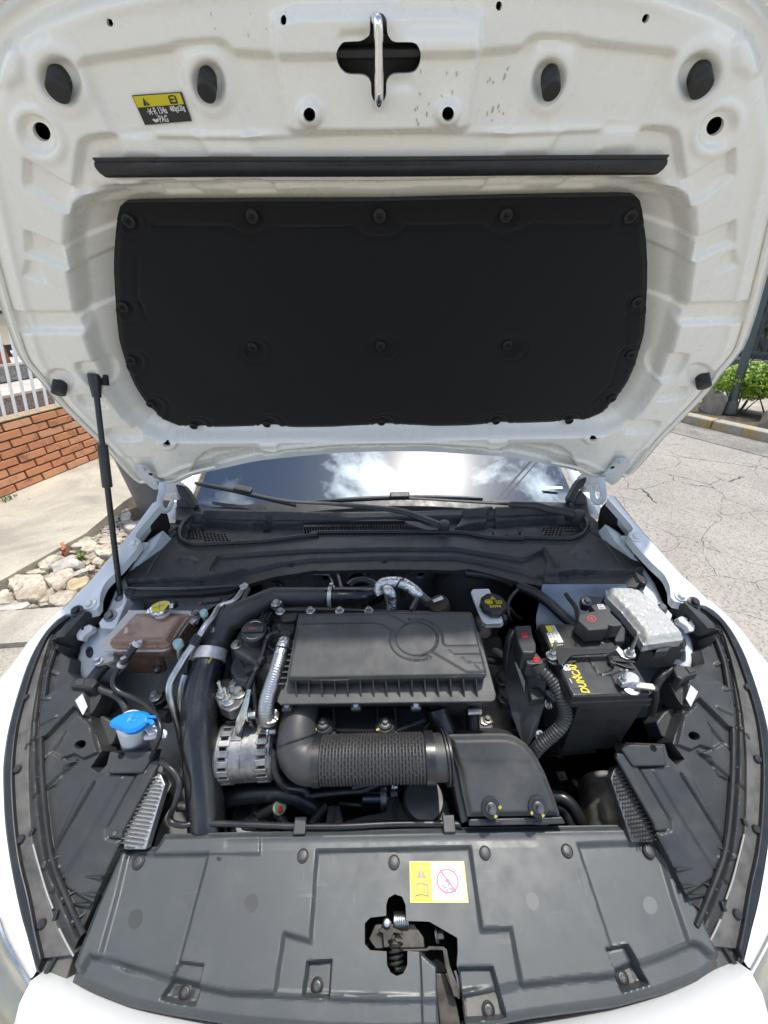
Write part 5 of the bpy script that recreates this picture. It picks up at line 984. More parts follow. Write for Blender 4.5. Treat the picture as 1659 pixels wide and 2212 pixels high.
# wipers
def wiper(name, blade, arm, cap, lab, pz):
    w = bpy.data.objects.new(name, None); COL.objects.link(w); w.parent = car; w.matrix_parent_inverse = Matrix.Translation(-root_loc(car)); pv = arm[-1]; w.location = Vector([float(x) for x in pv]); w['label'] = lab
    tube('blade', blade, [.0045]+[.0075]*(len(blade)-2)+[.004], M_plasd, w, seg=8, sub=4); tube('blade_rubber', [p-PW.n*.009 for p in blade], .0035, M_rub, w, seg=6, sub=4)
    tube('arm', arm, np.interp(np.linspace(0, 1, len(arm)), [0, .35, .8, 1], [.0055, .007, .0125, .013]), M_plas, w, seg=12, sub=5, flat=.62)
    lathe('pivot_cap', pv+np.array([0, 0, .004]), (0, -.2, 1), [(.016, -.02), (.0165, .004), (.014, .010), (.006, .012)], M_plas, w, 20)
    o = box('blade_joint', cap+PW.n*.004, blade[-1]-blade[0], PW.n, np.cross(blade[-1]-blade[0], PW.n), (.062, .016, .022), M_plas, w, .005)
B1 = [PW.off(.030).hit(*p) for p in D2((662, 315), (850, 350), (1050, 392), (1250, 440), (1480, 492))]
Am1 = [PW.off(.034).hit(*p) for p in D2((1060, 395),)+Z5((0, 662), (250, 712), (500, 728))]+[PC.off(h).hit(*p) for p, h in zip(Z5((700, 745), (930, 772), (1060, 815), (1190, 865)), (.045, .04, .03, .016))]
wiper('wiper', B1, Am1, PW.off(.036).hit(*D2((1055, 372))[0]), 'longer wiper lying across the windscreen, pivot near its middle', 0)
B2 = [PW.off(.022).hit(*p) for p in Z5((370, 717), (640, 703), (880, 692), (1150, 690), (1420, 697))]
Am2 = [PW.off(.028).hit(*p) for p in Z5((900, 690), (1100, 702), (1310, 715), (1659, 735))]+[PC.off(h).hit(*p) for p, h in zip(D3((330, 490), (545, 500), (640, 530), (780, 552), (890, 583)), (.045, .042, .035, .028, .02))]
wiper('wiper', B2, Am2, PW.off(.030).hit(*Z5((925, 685))[0]), 'shorter wiper at the foot of the windscreen, pivot at the road side end', 0)
# ---- front cover over the radiator
PF = PlY(.17, .66, .34, .70)
C1 = lambda *p: q('C1', *p)
C2 = lambda *p: q('C2', *p)
A6 = lambda *p: q('A6', *p)
fo = A6((1070, 800),)+[(700, 1792), (1000, 1786)]+C2((1010, 360), (1050, 440), (1240, 780), (1390, 1105), (1430, 1193), (1300, 1282), (1100, 1362), (800, 1442), (300, 1508))+[(1000, 2236), (850, 2242), (700, 2238), (500, 2222), (340, 2196), (264, 2180), (185, 2149), (136, 2128)]+A6((620, 1260), (780, 890), (1020, 880))
P3 = C1((480, 208), (1315, 188), (1380, 640), (1540, 632), (1600, 950), (1490, 962), (1450, 815), (1262, 822), (1150, 830), (1045, 990), (640, 1000), (560, 815), (420, 815), (395, 985), (250, 985), (300, 660), (445, 702))
P3 = C1((480, 208), (1315, 188), (1380, 640), (1540, 632), (1600, 950), (1060, 1010), (640, 1000), (250, 985), (300, 660), (445, 702))
nose = [(190, 2066), (214, 2070), (300, 2098), (364, 2117), (430, 2133), (494, 2147), (593, 2150), (652, 2153), (780, 2159), (910, 2160), (1010, 2154)]+C2((240, 1300), (500, 1270), (770, 1245), (900, 1185), (1060, 1130), (1230, 1055), (1275, 1068), (1345, 1130))+[(1590, 2070), (1590, 2300), (100, 2300), (100, 2120), A6((450, 1680))[0], A6((520, 1700))[0]]
P1 = A6((830, 905), (1010, 940), (1355, 935), (1345, 970), (1165, 1645), (1100, 1760), (800, 1690), (645, 1612), (760, 1200))
P4 = C2((560, 482), (905, 470), (940, 446), (985, 450), (1022, 482), (1110, 780), (1205, 1058), (1060, 1125), (900, 1180), (850, 1070), (762, 1085))
ff = [('poly', P3, -.0085, .0075), ('poly', nose, -.014, .0095), ('poly', P1, -.006, .0085), ('poly', P4, -.006, .0085), ('poly', A6((1010, 700), (1700, 700), (1700, 935), (1355, 935), (1010, 940)), .003, .004),
 ('poly', A6((1165, 1640), (1325, 1662), (1288, 1815), (1250, 1925), (1120, 1905), (1030, 1880), (1110, 1760)), -.012, .005), ('poly', C1((425, 818), (556, 808), (542, 1012), (400, 1002)), -.018, .005), ('poly', C1((1262, 850), (1442, 848), (1522, 1122), (1300, 1142)), -.018, .005), ('poly', C2((725, 1090), (856, 1068), (985, 1290), (832, 1336)), -.020, .005),
 ('line', C2((560, 482), (762, 1085)), -.002, .0045), ('line', A6((1355, 935), (1165, 1640)), -.002, .0045), ('fn', lambda a, b, g: -.010*(1-sst((-g)/.010))), ('fn', lambda a, b, g: .006*sst((b-.155)/.03)),
 ('poly', C1((1045, 765), (1130, 840), (1140, 1160), (1060, 1160)), .006, .003), ('line', C1((0, 170), (1659, 150)), -.001, .010)]
lh = C1((858, 560), (858, 500), (870, 462), (905, 441), (945, 455), (965, 500), (968, 588), (1095, 592), (1250, 682), (1252, 760), (1246, 830), (1262, 880), (1300, 1170), (1150, 1170), (1130, 832), (1045, 758), (975, 754), (975, 830), (952, 878), (915, 892), (882, 872), (862, 830), (860, 756), (770, 750), (740, 716), (740, 602), (770, 570))
cov = sheet('front_cover', PF, fo, ff, [lh], .0016, .012, M_cover, car, None, 33)
pins = A6((905, 985), (1440, 958))+C1((405, 234), (902, 268), (1396, 218))+C2((491, 517), (968, 518))
pin_pl = [PF.off(-.004)]*2+[PF.off(.001), PF.off(-.0065), PF.off(.001), PF.off(.001), PF.off(-.001)]
pn_ = mk('push_pin', *lathe_geo((0, 0, 0), PF.n, [(.0098, -.002), (.0098, .0022), (.0084, .0032), (.0078, .0020), (.0072, .0020), (.0068, .0036), (.0052, .0040), (0, .0040)], 26), M_plas, None); inst(pn_, [p.hit(*u) for p, u in zip(pin_pl, pins)], cov)
scr = A6((1212, 1836),)+C1((482, 944), (1413, 1075))+C2((810, 1255),); so_p = [PF.off(h) for h in (-.026, -.027, -.031, -.033)]
sc_ = joinobjs('cover_screw', [mk('a', *lathe_geo((0, 0, 0), PF.n, [(.0098, -.001), (.0098, .0014), (.0068, .0030), (.006, .0042), (.004, .0046)], 24), M_plasd, None), mk('b', *join_geo([box_geo(PF.n*.0046, (1, 0, 0), PF.ey, PF.n, .0066, .0014, .0008), box_geo(PF.n*.0047, (1, 0, 0), PF.ey, PF.n, .0014, .0066, .0008)]), M_rubw, None, False)], None); inst(sc_, [p.hit(*u) for p, u in zip(so_p, scr)], cov)
M_pock = pm('dusty pocket floor', (.135, .13, .115), .6, nz=(40, (.09, .088, .08), .4, .6))
for p_, pts in zip(so_p, (A6((1150, 1745), (1300, 1760), (1250, 1920), (1118, 1900)), C1((432, 868), (542, 866), (535, 1008), (425, 1008)), C1((1285, 855), (1440, 855), (1480, 1120), (1300, 1135)), C2((750, 1165), (835, 1142), (890, 1310), (830, 1330)))): slab('pocket_floor', p_, pts, .002, M_pock, cov)
for u, v, w_, hh, ro, mt in ((293, 1985, 15, 22, 20, M_plas), (1150, 1947, 14, 20, -14, pm('pale worn mark', (.10, .105, .105), .5)), (1404, 1956, 15, 20, -18, bpy.data.materials['pale worn mark']), (543, 1951, 15, 21, 10, bpy.data.materials['black grained plastic'])):
    dz_ = -.0062 if u in (293, 1404) else -.0002; flat('moulding_mark', PF.off(dz_), ell(u, v, w_, hh, ro), mt, cov, .0006, .0005)
# warning label
lq = C1((985, 264), (1281, 264), (1306, 491), (989, 490)); PL2 = LPL = PF.off(-.0080); Ld = [flat('l', PL2, lq, M_yelp, None, .0006, .0005)]
LD([(.02, .03), (.38, .03), (.38, .97), (.02, .97)], M_yel, .0008); LD([(.395, .04), (.965, .04), (.965, .95), (.395, .95)], M_wht, .0008)
LD([(.20, .13), (.30, .42), (.12, .42)], M_gry, .0011); LD([(.195, .21), (.215, .21), (.212, .34), (.20, .34)], M_yel, .0014); LD(ring(.207, .38, 0, .012, 1.3, 8)[:9], M_yel, .0014)
for o_, w_ in ((0, .0), (.03, .02)):
    for a, b in (((.08+o_, .58+w_), (.19, .53+w_)), ((.19, .53+w_), (.32-o_*.6, .58+w_)), ((.08+o_, .58+w_), (.08+o_, .86-w_)), ((.32-o_*.6, .58+w_), (.32-o_*.6, .86-w_)), ((.08+o_, .86-w_), (.19, .81)), ((.19, .81), (.32-o_*.6, .86-w_))):
        dx, dy = (.008, 0) if abs(a[0]-b[0]) < .02 else (0, .012); LD([(a[0]-dx, a[1]-dy), (b[0]-dx, b[1]-dy), (b[0]+dx, b[1]+dy), (a[0]+dx, a[1]+dy)], M_gry, .0011)
LD([(.185, .53), (.195, .53), (.195, .82), (.185, .82)], M_gry, .0012); Ld.append(text('t', 'i', spl(PL2, lq, .25, .68)+PL2.n*.0013, (1, 0, 0), PF.ey, .016, M_gry, None, 1, .0004))
LD(ring(.67, .49, .172, .200, 1.50, 40), M_pink, .0014)
import itertools as _it
LD([(.535, .23), (.555, .20), (.815, .74), (.795, .77)], M_pink, .0016); LD(ring(.665, .48, 0, .035, 1.4, 10)[:11], M_pink, .0017)
M_fan = M_greyp = pm('grey pictogram', (.26, .26, .27), .4)
for k in range(4):
    a = k*math.pi/2+.35; c, s = math.cos(a), math.sin(a); R2 = lambda x, y: (.665+(x*c-y*s), .66+(x*s+y*c)*1.45); LD([R2(.01, -.012), R2(.06, -.03), R2(.115, .0), R2(.10, .045), R2(.07, .015), R2(.01, .012)], M_fan, .0012)
hand = [(.58, .36), (.60, .28), (.66, .20), (.74, .17), (.79, .19), (.80, .25), (.77, .27), (.74, .30), (.70, .34), (.69, .30), (.66, .34), (.65, .29), (.62, .34), (.60, .38)]
for a, b in zip(hand, hand[1:]):
    dx, dy = b[1]-a[1], -(b[0]-a[0]); l = math.hypot(dx, dy)+1e-6; dx, dy = dx/l*.005, dy/l*.007; LD([(a[0]-dx, a[1]-dy), (b[0]-dx, b[1]-dy), (b[0]+dx, b[1]+dy), (a[0]+dx, a[1]+dy)], M_fan, .0012)
joinobjs('fan_warning_label', Ld, cov)
# bonnet latch inside the cover's opening
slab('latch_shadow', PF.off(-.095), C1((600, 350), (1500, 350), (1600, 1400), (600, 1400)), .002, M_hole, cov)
lt = thing('bonnet_latch', 'greasy steel bonnet latch with coil spring in the cut-out of the front cover', 'latch', PF.off(-.06).hit(*C1((900, 690))[0]))
M_grs = pm('greasy latch steel', (.045, .041, .036), .42, .6, nz=(50, (.02, .018, .016), .4, .65), rv=.12)
slab('latch_plate', PF.off(-.035), C1((800, 600), (1010, 600), (1065, 680), (1070, 740), (800, 745), (760, 690)), .012, M_grs, lt, .002); slab('latch_pawl', PF.off(-.020), C1((810, 640), (860, 610), (935, 640), (955, 665), (900, 655), (880, 700), (885, 735), (845, 735), (840, 660)), .005, M_grs, lt, .001); slab('latch_claw', PF.off(-.026), C1((880, 660), (905, 655), (910, 700), (935, 710), (935, 740), (880, 740)), .010, M_grs, lt, .002)
slab('safety_lever', PF.off(-.015), C1((885, 742), (1075, 738), (1090, 725), (1170, 728), (1190, 745), (1205, 830), (1255, 960), (1250, 1010), (1225, 1000), (1180, 840), (1165, 750), (1100, 748), (1080, 755), (890, 755)), .003, M_grs, lt, .0008); tube('lever_hook', [PF.off(-.02).hit(*p) for p in C1((1232, 860), (1245, 900), (1252, 960), (1250, 1010))], .0026, M_steel, lt, seg=8)
def coil(name, c, ax, r, w, n, L_, mat, par):
    X1, Y1, N1 = axes(ax); return tube(name, [np.array(c)+r*(X1*math.cos(t)+Y1*math.sin(t))+N1*L_*t/(2*math.pi*n) for t in np.linspace(0, 2*math.pi*n, n*14)], w, mat, par, seg=6, sub=1)
sp0 = PF.off(-.018).hit(*C1((912, 850))[0]); coil('coil_spring', sp0, PF.ey, .0105, .0017, 5, .030, M_grs, lt); sp1 = PF.off(-.03).hit(*C1((935, 610))[0]); coil('torsion_spring', PF.off(-.03).hit(*C1((900, 585))[0]), (1, 0, 0), .0095, .0013, 8, .024, M_zinc, lt)
hexbolt('latch_bolt', PF.off(-.03).hit(*C1((1130, 668))[0]), (1, 0, .3), .006, .012, M_steel, lt); lathe('latch_rivet', PF.off(-.018).hit(*C1((862, 600))[0]), PF.n, [(.007, -.004), (.007, .002), (.005, .006), (.003, .007)], M_zinc, lt, 14)
slab('latch_bracket', PF.off(-.045), C1((1120, 870), (1210, 870), (1270, 1170), (1150, 1170)), .01, M_grs, lt, .002)
# ------------------------------------------------------------------ what sits in the engine bay
A2 = lambda *p: q('A2', *p)
A3 = lambda *p: q('A3', *p)
A4 = lambda *p: q('A4', *p)
A5 = lambda *p: q('A5', *p)
A7 = lambda *p: q('A7', *p)
A8 = lambda *p: q('A8', *p)
D4 = lambda *p: q('D4', *p)
M_mark = pm('yellow paint mark', (.38, .32, .05), .6)
def ZP(pts, zs):
    n = len(pts); zs = zs if hasattr(zs, '__len__') else [zs]*n
    if len(zs) != n: zs = np.interp(np.linspace(0, 1, n), np.linspace(0, 1, len(zs)), zs)
    return [Z(p[0], p[1], z) for p, z in zip(pts, zs)]
UPV = np.array([0, 0, 1.0])
# ---- engine: dark castings, coils and manifold around the filter box
eng = thing('engine', 'dark transverse engine with black castings under the air filter box', 'engine', (0, .52, .4))
drop('engine_block', ZP([(500, 1375), (1085, 1370), (1110, 1600), (470, 1620)], .74), .35, M_cast, eng, .012)
drop('valve_cover', ZP(A2((480, 620), (560, 470), (700, 440), (780, 400), (1000, 380))+A3((1150, 420), (1420, 560), (1500, 800), (1480, 1000))+[(640, 1440), (560, 1440), (500, 1400)], .905), .12, M_cast, eng, .008)
drop('timing_cover', ZP(A2((455, 790), (500, 770), (570, 860), (600, 960), (560, 1010), (470, 980), (420, 900)), .88), .05, M_plas, eng, .006)
slab('front_mount', PlZ(.875), A2((460, 790), (520, 760), (640, 900), (560, 960)), .02, M_plas, eng, .003)
for p in A2((505, 800), (560, 880)): pass
for i, (a, b) in enumerate((((480, 800), (560, 940)), ((510, 780), (590, 920)))):
    P_, Q_ = ZP(A2(a, b), .882); tube('cast_rib', [P_, Q_], .003, M_plas, eng, seg=6, straight=True)
slab('coil_cover', PlZ(.945), A2((830, 450), (990, 430), (960, 500), (850, 510)), .03, M_plasd, eng, .004); slab('coil_cover', PlZ(.935), A2((795, 520), (960, 520), (940, 610), (860, 600), (810, 570)), .03, M_plas, eng, .006)
for p in A2((1085, 430), (1322, 430), (1560, 428), (838, 437)): hexbolt('cover_bolt', Z(*p, .955), UPV, .006, .010, M_zinc, eng)
# intake manifold with its two rubber mounts
drop('intake_manifold', ZP(A7((735, 105), (1380, 105), (1370, 190), (1190, 260), (870, 255), (740, 240)), .815), .10, M_plasd, eng, .010)
for x0 in (745, 1080):
    for dx in (0, 95):
        drop('manifold_rib', ZP(A7((x0+dx, 112), (x0+dx+14, 112), (x0+dx+18, 235), (x0+dx+4, 235)), .835), .05, M_plas, eng, .002)
    c = Z(*A7((x0+50, 232))[0], .835); slab('mount_foot', PlZ(.832), A7((x0-5, 190), (x0+105, 190), (x0+118, 262), (x0+85, 282), (x0+5, 262)), .014, M_plasd, eng, .002)
    lathe('mount_bush', c, UPV, [(.019, -.004), (.0195, .008), (.016, .012), (.013, .012), (.012, .016), (.0085, .016)], M_rub, eng, 24); hexbolt('mount_bolt', c+[0, 0, .014], UPV, .0055, .010, M_steel, eng)
    box('paint_mark', c+[-.014, -.010, .0125], (1, .4, 0), (-.4, 1, 0), UPV, (.006, .004, .001), M_mark, eng); box('paint_mark', c+[.001, -.002, .0235], (1, .9, 0), (-.9, 1, 0), UPV, (.004, .003, .001), M_mark, eng)
for p, r_ in (((1250, 210), .018), ((1330, 180), .022)): lathe('throttle_housing', Z(*A7(p)[0], .80), (0, -.5, 1), [(r_, -.05), (r_, 0), (r_*.8, .006)], M_plasd, eng, 18)
tube('coolant_pipe', ZP(A3((1080, 1230), (1100, 1300), (1150, 1420)), (.83, .82, .80)), .021, M_rub, eng, seg=16); tube('coolant_pipe', ZP(A3((1375, 1200), (1370, 1300), (1380, 1440)), (.82, .80, .78)), .0135, M_rub, eng, seg=14)
slab('gearbox_casting', PlZ(.76), A3((1140, 1240), (1310, 1235), (1320, 1440), (1190, 1440)), .05, pm('dull brown casting', (.12, .105, .09), .55, .6, nz=(30, (.07, .06, .05), .4, .65)), eng, .006)
c = ZP(A3((1380, 1250), (1440, 1245)), (.835, .835)); tube('hose_clamp', [c[0]-[.012, 0, 0], c[1]], .006, M_zinc, eng, seg=8, straight=True)
tb_ = slab('engine_mount', PlZ(.845), A2((290, 1110), (320, 985), (420, 970), (470, 1000), (560, 1010), (545, 1150), (500, 1215), (420, 1250), (345, 1215)), .03, M_steel, eng, .004)
for (x, y), st_ in (((368, 1105), .024), ((414, 1165), .026), ((465, 1047), 0), ((502, 1098), 0)): hexbolt('mount_bolt', Z(*A2((x, y))[0], .846), UPV, .0098 if not st_ else .0085, .014, M_zinc, eng, 1.5, st_)
lathe('pulley', Z(*A7((225, 330))[0], .70), (-1, 0, 0), [(.05, -.04), (.052, 0), (.046, .006), (.02, .006)], M_rub, eng, 30)
# round canister, starter motor, fan shroud in front of the engine
lathe('canister_cap', Z(*A8((228, 655))[0], .645), (.0, -.18, 1), [(.040, -.09), (.0405, .03), (.040, .045), (.036, .052), (.0, .053)], M_plas, eng, 36)
sm = thing('starter_motor', 'shiny black starter motor with a cast nose below the ribbed intake hose', 'motor', Z(*A7((1060, 615))[0], .62))
lathe('motor_drum', Z(*A7((1010, 612))[0], .63), (1, 0, 0), [(.02, -.002), (.026, 0), (.027, .055), (.024, .058)], pm('glossy black enamel', (.008, .010, .014), .12, coat=.6), sm, 28); lathe('cast_nose', Z(*A7((1105, 608))[0], .63), (1, 0, 0), [(.030, 0), (.031, .012), (.024, .014), (.025, .035), (.018, .04)], M_alu, sm, 24); hexbolt('terminal_bolt', Z(*A7((1165, 553))[0], .665), (1, 0, 0), .004, .012, M_zinc, sm)
sh_ = thing('fan_shroud', 'black arched radiator fan shroud behind the front cover', 'shroud', Z(*A7((1100, 760))[0], .55))
drop('shroud_arch', ZP(A7((790, 770), (905, 735), (1010, 705), (1130, 680), (1145, 600), (1205, 600), (1240, 680), (1400, 690), (1420, 620), (1470, 620), (1500, 770)), .668), .08, M_plas, sh_, .004); drop('shroud_web', ZP(A7((820, 650), (880, 650), (905, 740), (800, 770)), .676), .06, M_plas, sh_, .003)
for x in (845, 1180): tube('shroud_rib', ZP(A7((x, 655 if x < 900 else 605), (x+5, 740)), .680 if x < 900 else .672), .0022, M_plas, sh_, seg=6, straight=True)
# ---- air filter box
afb = thing('air_filter_box', 'flat black air filter box with moulded circle on top of the engine', 'filter box', Z(830, 1440, .83))
PA = PlY(.456, .950, .574, 1.0)
top = A2((985, 462), (992, 455), (1300, 447))+A3((640, 436), (1340, 434), (1362, 445), (1374, 470), (1490, 930), (1488, 948), (1470, 958), (0, 986))+A2((1500, 988), (908, 984), (894, 972), (895, 955))
gl_ = -.0016; g2 = .0026
def arc(cx, cy, r, a0, a1, k=1.0, n=26): return [(cx+r*math.cos(R(a)), cy+r*k*math.sin(R(a))) for a in np.linspace(a0, a1, n)]
af = [('loop', A3(*arc(910, 655, 172, 0, 354, .82)), gl_, g2), ('line', A3((-300, 448), (690, 447), (835, 522), *arc(910, 655, 172, 236, 232, .82)), gl_, g2), ('line', A3((-300, 532), (570, 520), (640, 535), (705, 578), *arc(912, 660, 222, 208, 62, .78), (1028, 808), (985, 785)), gl_, g2), ('line', A3((985, 785), (960, 792), *arc(910, 655, 184, 80, 210, .82)), gl_*.8, g2),
 ('line', A3((850, 490), (905, 484), *arc(905, 660, 222, 285, 352, .80), (1128, 690), (1150, 714), (1440, 710)), gl_, g2), ('line', A3((850, 490), (890, 515), *arc(910, 655, 178, 280, 395, .84), (1035, 760), (1320, 930), (1485, 932)), gl_, g2),
 ('line', A3((1180, 740), (1228, 776), (1450, 776)), .0012, .002), ('line', A3((1285, 800), (1328, 840), (1466, 840)), .0012, .002), ('line', A3((1388, 860), (1432, 902), (1476, 902)), .0012, .002), ('fn', lambda a, b, g: -.006*(1-sst(-g/.006))**2)]
M_lid = pm('dusty black filter lid', (.031, .0325, .034), .56, nz=(5, (.056, .057, .058), .4, .65), bump=(1200, .25, .0005), dust=(11, (.14, .13, .115), .54, .88, .5), rv=.07, scr=((.15, .145, .135), .5))
sheet('lid', PA, top, af, [], .0017, .028, M_lid, afb, None, 30)
slab('lid_wall', PA.off(-.006), top, .028, M_lid, afb, .002)
fl_ = [(634, 1372), (650, 1362), (1024, 1356), (1036, 1366), (1072, 1500), (1070, 1512), (1062, 1516), (606, 1522), (598, 1516), (600, 1506), (607, 1488)]
slab('lid_flange', PA.off(-.036), fl_, .010, M_plas, afb, .002); slab('box_base', PA.off(-.047), [(636, 1380), (1026, 1372), (1052, 1512), (614, 1518)], .045, M_plasd, afb, .004)
slab('base_flange', PA.off(-.0462), [(u, v) for u, v in fl_], .008, M_plasd, afb, .002)
for i in range(15):
    u = 640+27.9*i; P_ = PA.off(-.008).hit(u-2, 1466); Q_ = PA.off(-.036).hit(u+1, 1506); P2 = PA.off(-.036).hit(u-1, 1478); w_ = np.array([.0012, 0, 0]); pf_ = PA.n
    prism('lid_rib', [P_-w_, P_+w_, Q_+w_, Q_-w_], [P2-w_, P2+w_, Q_+w_-pf_*.002, Q_-w_-pf_*.002], M_plas, afb)
for i in range(9):
    t = (i+.5)/9; u, v = 641+(604-641)*t, 1372+(1485-1372)*t; box('side_rib', PA.off(-.030).hit(u+3, v), (1, 0, 0), PA.ey, PA.n, (.010, .0022, .012), M_plas, afb)
for x, fr_ in ((900, 'A2'), (420, 'A3'), (905, 'A3')):
    c = PA.off(-.055).hit(*q(fr_, (x, 1197 if fr_ == 'A3' else 1203))[0]); box('screw_boss', c, (1, 0, 0), PA.ey, PA.n, (.020, .020, .016), M_plasd, afb, .004); lathe('lid_screw', c+PA.n*.007, PA.n-.4*PA.ey, [(.0058, -.006), (.0058, .002), (.0045, .004), (.002, .0042)], M_zinc, afb, 14)
M_bel = pm('grey black bellows rubber', (.036, .036, .037), .5, dust=(30, (.10, .095, .085), .5, .85, .4), rv=.08)
# ---- intake pipe: elbow, bellows, connector
ih = thing('intake_hose', 'black intake hose with rubber elbow and long ribbed bellows below the filter box', 'hose', Z(*A7((900, 400))[0], .80))
tube('elbow', ZP(A7((672, 120), (662, 190), (655, 270), (662, 345), (700, 395), (745, 404), (775, 404)), (.85, .845, .835, .822, .815, .815, .815)), [.034, .035, .037, .040, .041, .040, .039], M_bel, ih, seg=28, sub=8)
tube('elbow_bead', ZP(A7((655, 288), (656, 294)), (.833, .832)), .0398, M_rub, ih, seg=28, straight=True)
M_bel = pm('grey black bellows rubber', (.036, .036, .037), .5, dust=(30, (.10, .095, .085), .5, .85, .4), rv=.08)
tube('bellows', ZP(A7((765, 404), (1360, 390)), (.815, .820)), [.0375, .0375], M_bel, ih, seg=48, straight=True, rib=(.00585, .0032), ang=80)
# knobs moulded along the bellows
ba, bb = ZP(A7((765, 404), (1360, 390)), (.815, .820)); bd_ = (bb-ba)/np.linalg.norm(bb-ba); bl__ = np.linalg.norm(bb-ba); g_ = []
bx = np.cross(bd_, UPV); bx /= np.linalg.norm(bx); by = np.cross(bx, bd_)
for i in range(int(bl__/.00585)-3):
    for k in range(9):
        a = R(22+k*15+(7 if i % 2 else 0)); d = -bx*math.cos(a)*(-1)+by*math.sin(a); g_.append(lathe_geo(ba+bd_*(.0117+i*.00585)+d*.0400, d, [(.0017, -.001), (.0014, .0012), (.0004, .0016)], 5, bd_))
V, Fc = join_geo(g_); o = mk('bellows_knob', V, Fc, M_bel, ih); o['kind'] = 'stuff'
tube('collar', ZP(A7((742, 404), (782, 403)), .815), [.0425, .0425], M_rub, ih, seg=32, straight=True); tube('collar', ZP(A7((1345, 390), (1392, 389)), .820), [.0425, .0425], M_rub, ih, seg=32, straight=True)
tube('connector', ZP(A7((1388, 389), (1480, 386)), .820), [.0385, .0385], M_plas, ih, seg=32, straight=True); tube('clamp_ring', ZP(A7((1447, 388), (1456, 387)), .820), [.0455, .0455], M_plasd, ih, seg=36, straight=True); tube('clamp_ring', ZP(A7((1464, 388), (1472, 387)), .820), [.0445, .0445], M_plasd, ih, seg=36, straight=True)
# ---- intake snorkel
sn = thing('intake_snorkel', 'black moulded intake snorkel with two bolts by the front cover', 'air duct', Z(*A8((720, 730))[0], .66))
PS = PlY(.332, .745, .431, .832)
so2 = A8((372, 272), (620, 267), (690, 269), (745, 284), (795, 318), (835, 362), (868, 412), (905, 485), (950, 600), (988, 712), (985, 722), (480, 729), (452, 600), (428, 470), (402, 405), (378, 340))
sheet('duct_top', PS, so2, [('fn', lambda a, b, g: -.012*(1-sst(-g/.014))**1.6), ('poly', A8((440, 410), (870, 410), (990, 735), (470, 735)), -.002, .012)], [], .0024, .055, M_lid, sn, None, 40)
slab('duct_foot', PS.off(-.016), A8((482, 726), (988, 714), (1008, 756), (478, 768)), .03, M_plas, sn, .003)
for a, b in ((570, 650), (830, 910)): slab('foot_slot', PS.off(-.0145), A8((a, 738), (b, 736), (b+8, 758), (a+8, 760)), .003, M_plasd, sn, .001)
slab('duct_side', PS.off(-.022), A8((368, 330), (405, 405), (428, 470), (456, 610), (482, 735), (440, 760), (400, 560), (380, 470)), .09, M_plasd, sn, .004)
for p in ((597, 663), (852, 658)):
    c = PS.off(.0005).hit(*A8(p)[0]); lathe('bolt_washer', c, PS.n, [(.0165, -.001), (.0165, .002), (.012, .0032)], M_plasd, sn, 26); hexbolt('duct_bolt', c+PS.n*.003, PS.n, .0068, .013, M_steel, sn, 1.35)
    for dx, dy in ((.007, -.012), (-.012, -.008) if p[0] > 700 else (.016, .001)): box('paint_mark', c+PS.ex*dx+PS.ey*dy+PS.n*.0032, (1, .6, 0), np.cross(PS.n, (1, .6, 0)), PS.n, (.006, .0045, .0008), M_mark, sn)
# ---- charge air hose on the left
ch = thing('charge_air_hose', 'thick black charge air hose from the front cover up and behind the filter box', 'hose', Z(446, 1790, .62))
tube('lower_hose', ZP([(449, 1812), (446, 1770), (441, 1700), (434, 1630), (430, 1566), (432, 1515), (440, 1470), (448, 1440), (453, 1420)], (.66, .68, .725, .77, .81, .835, .857, .872, .88)), [.0335, .0338, .0340, .0345, .0345, .0335, .0320, .0308, .0300], M_hose, ch, seg=32, sub=8)
tube('upper_pipe', ZP([(450, 1432)]+A2((318, 700), (360, 580), (410, 500), (500, 455), (620, 395), (740, 335), (800, 316), (1000, 314), (1220, 313)), (.876, .885, .905, .92, .93, .935, .935, .935, .935, .935)), [.0295, .0295, .030, .031, .0295, .027, .025, .024, .0232, .0230], M_plas, ch, seg=26, sub=6)
tube('pipe_flange', ZP(A2((436, 470), (452, 462)), (.922, .924)),   .0340, M_plas, ch, seg=28, straight=True)
tube('rear_hose', ZP(A2((1215, 314), (1330, 313), (1450, 311), (1540, 305), (1610, 290), (1640, 250)), (.935, .935, .93, .92, .905, .88)), [.0240, .0242, .0242, .0245, .025, .025], M_hose, ch, seg=24, sub=6)
def clamp(name, a, b, z0, z1, r, par, mat=M_band):
    A, B = Z(*a, z0), Z(*b, z1); return tube(name, [A, B], [r, r], mat, par, seg=32, straight=True)
clamp('hose_clamp', (456, 1404), (450, 1428), .889, .879, .0345, ch); c = Z(*A2((150, 795))[0], .885); hexbolt('clamp_screw', c, (-.5, -.6, .5), .006, .014, M_zinc, ch); clamp('hose_clamp', A2((1232, 314))[0], A2((1262, 314))[0], .935, .935, .0255, ch); hexbolt('clamp_screw', Z(*A2((1255, 238))[0], .955), UPV, .005, .012, M_zinc, ch)
box('paint_mark', Z(*A2((283, 790))[0], .905), (.2, 1, .3), (1, -.2, 0), (0, -.3, 1), (.034, .004, .002), M_mark, ch)
for p, zz in (((805, 368), .945), ((482, 705), .905)):
    c = Z(*A2(p)[0], zz); X0 = .034; slab('pipe_bracket', PlZ(zz-.003), A2((p[0]-52, p[1]-10), (p[0]-20, p[1]-50), (p[0]+50, p[1]-45), (p[0]+62, p[1]+20), (p[0]+10, p[1]+45), (p[0]-50, p[1]+30)), .006, M_plasd, ch, .0015); hexbolt('bracket_bolt', c, UPV, .007, .009, M_zinc, ch, 1.7); box('paint_mark', c+[.006, .003, .004], (1, .3, 0), (-.3, 1, 0), UPV, (.005, .004, .0012), M_mark, ch)
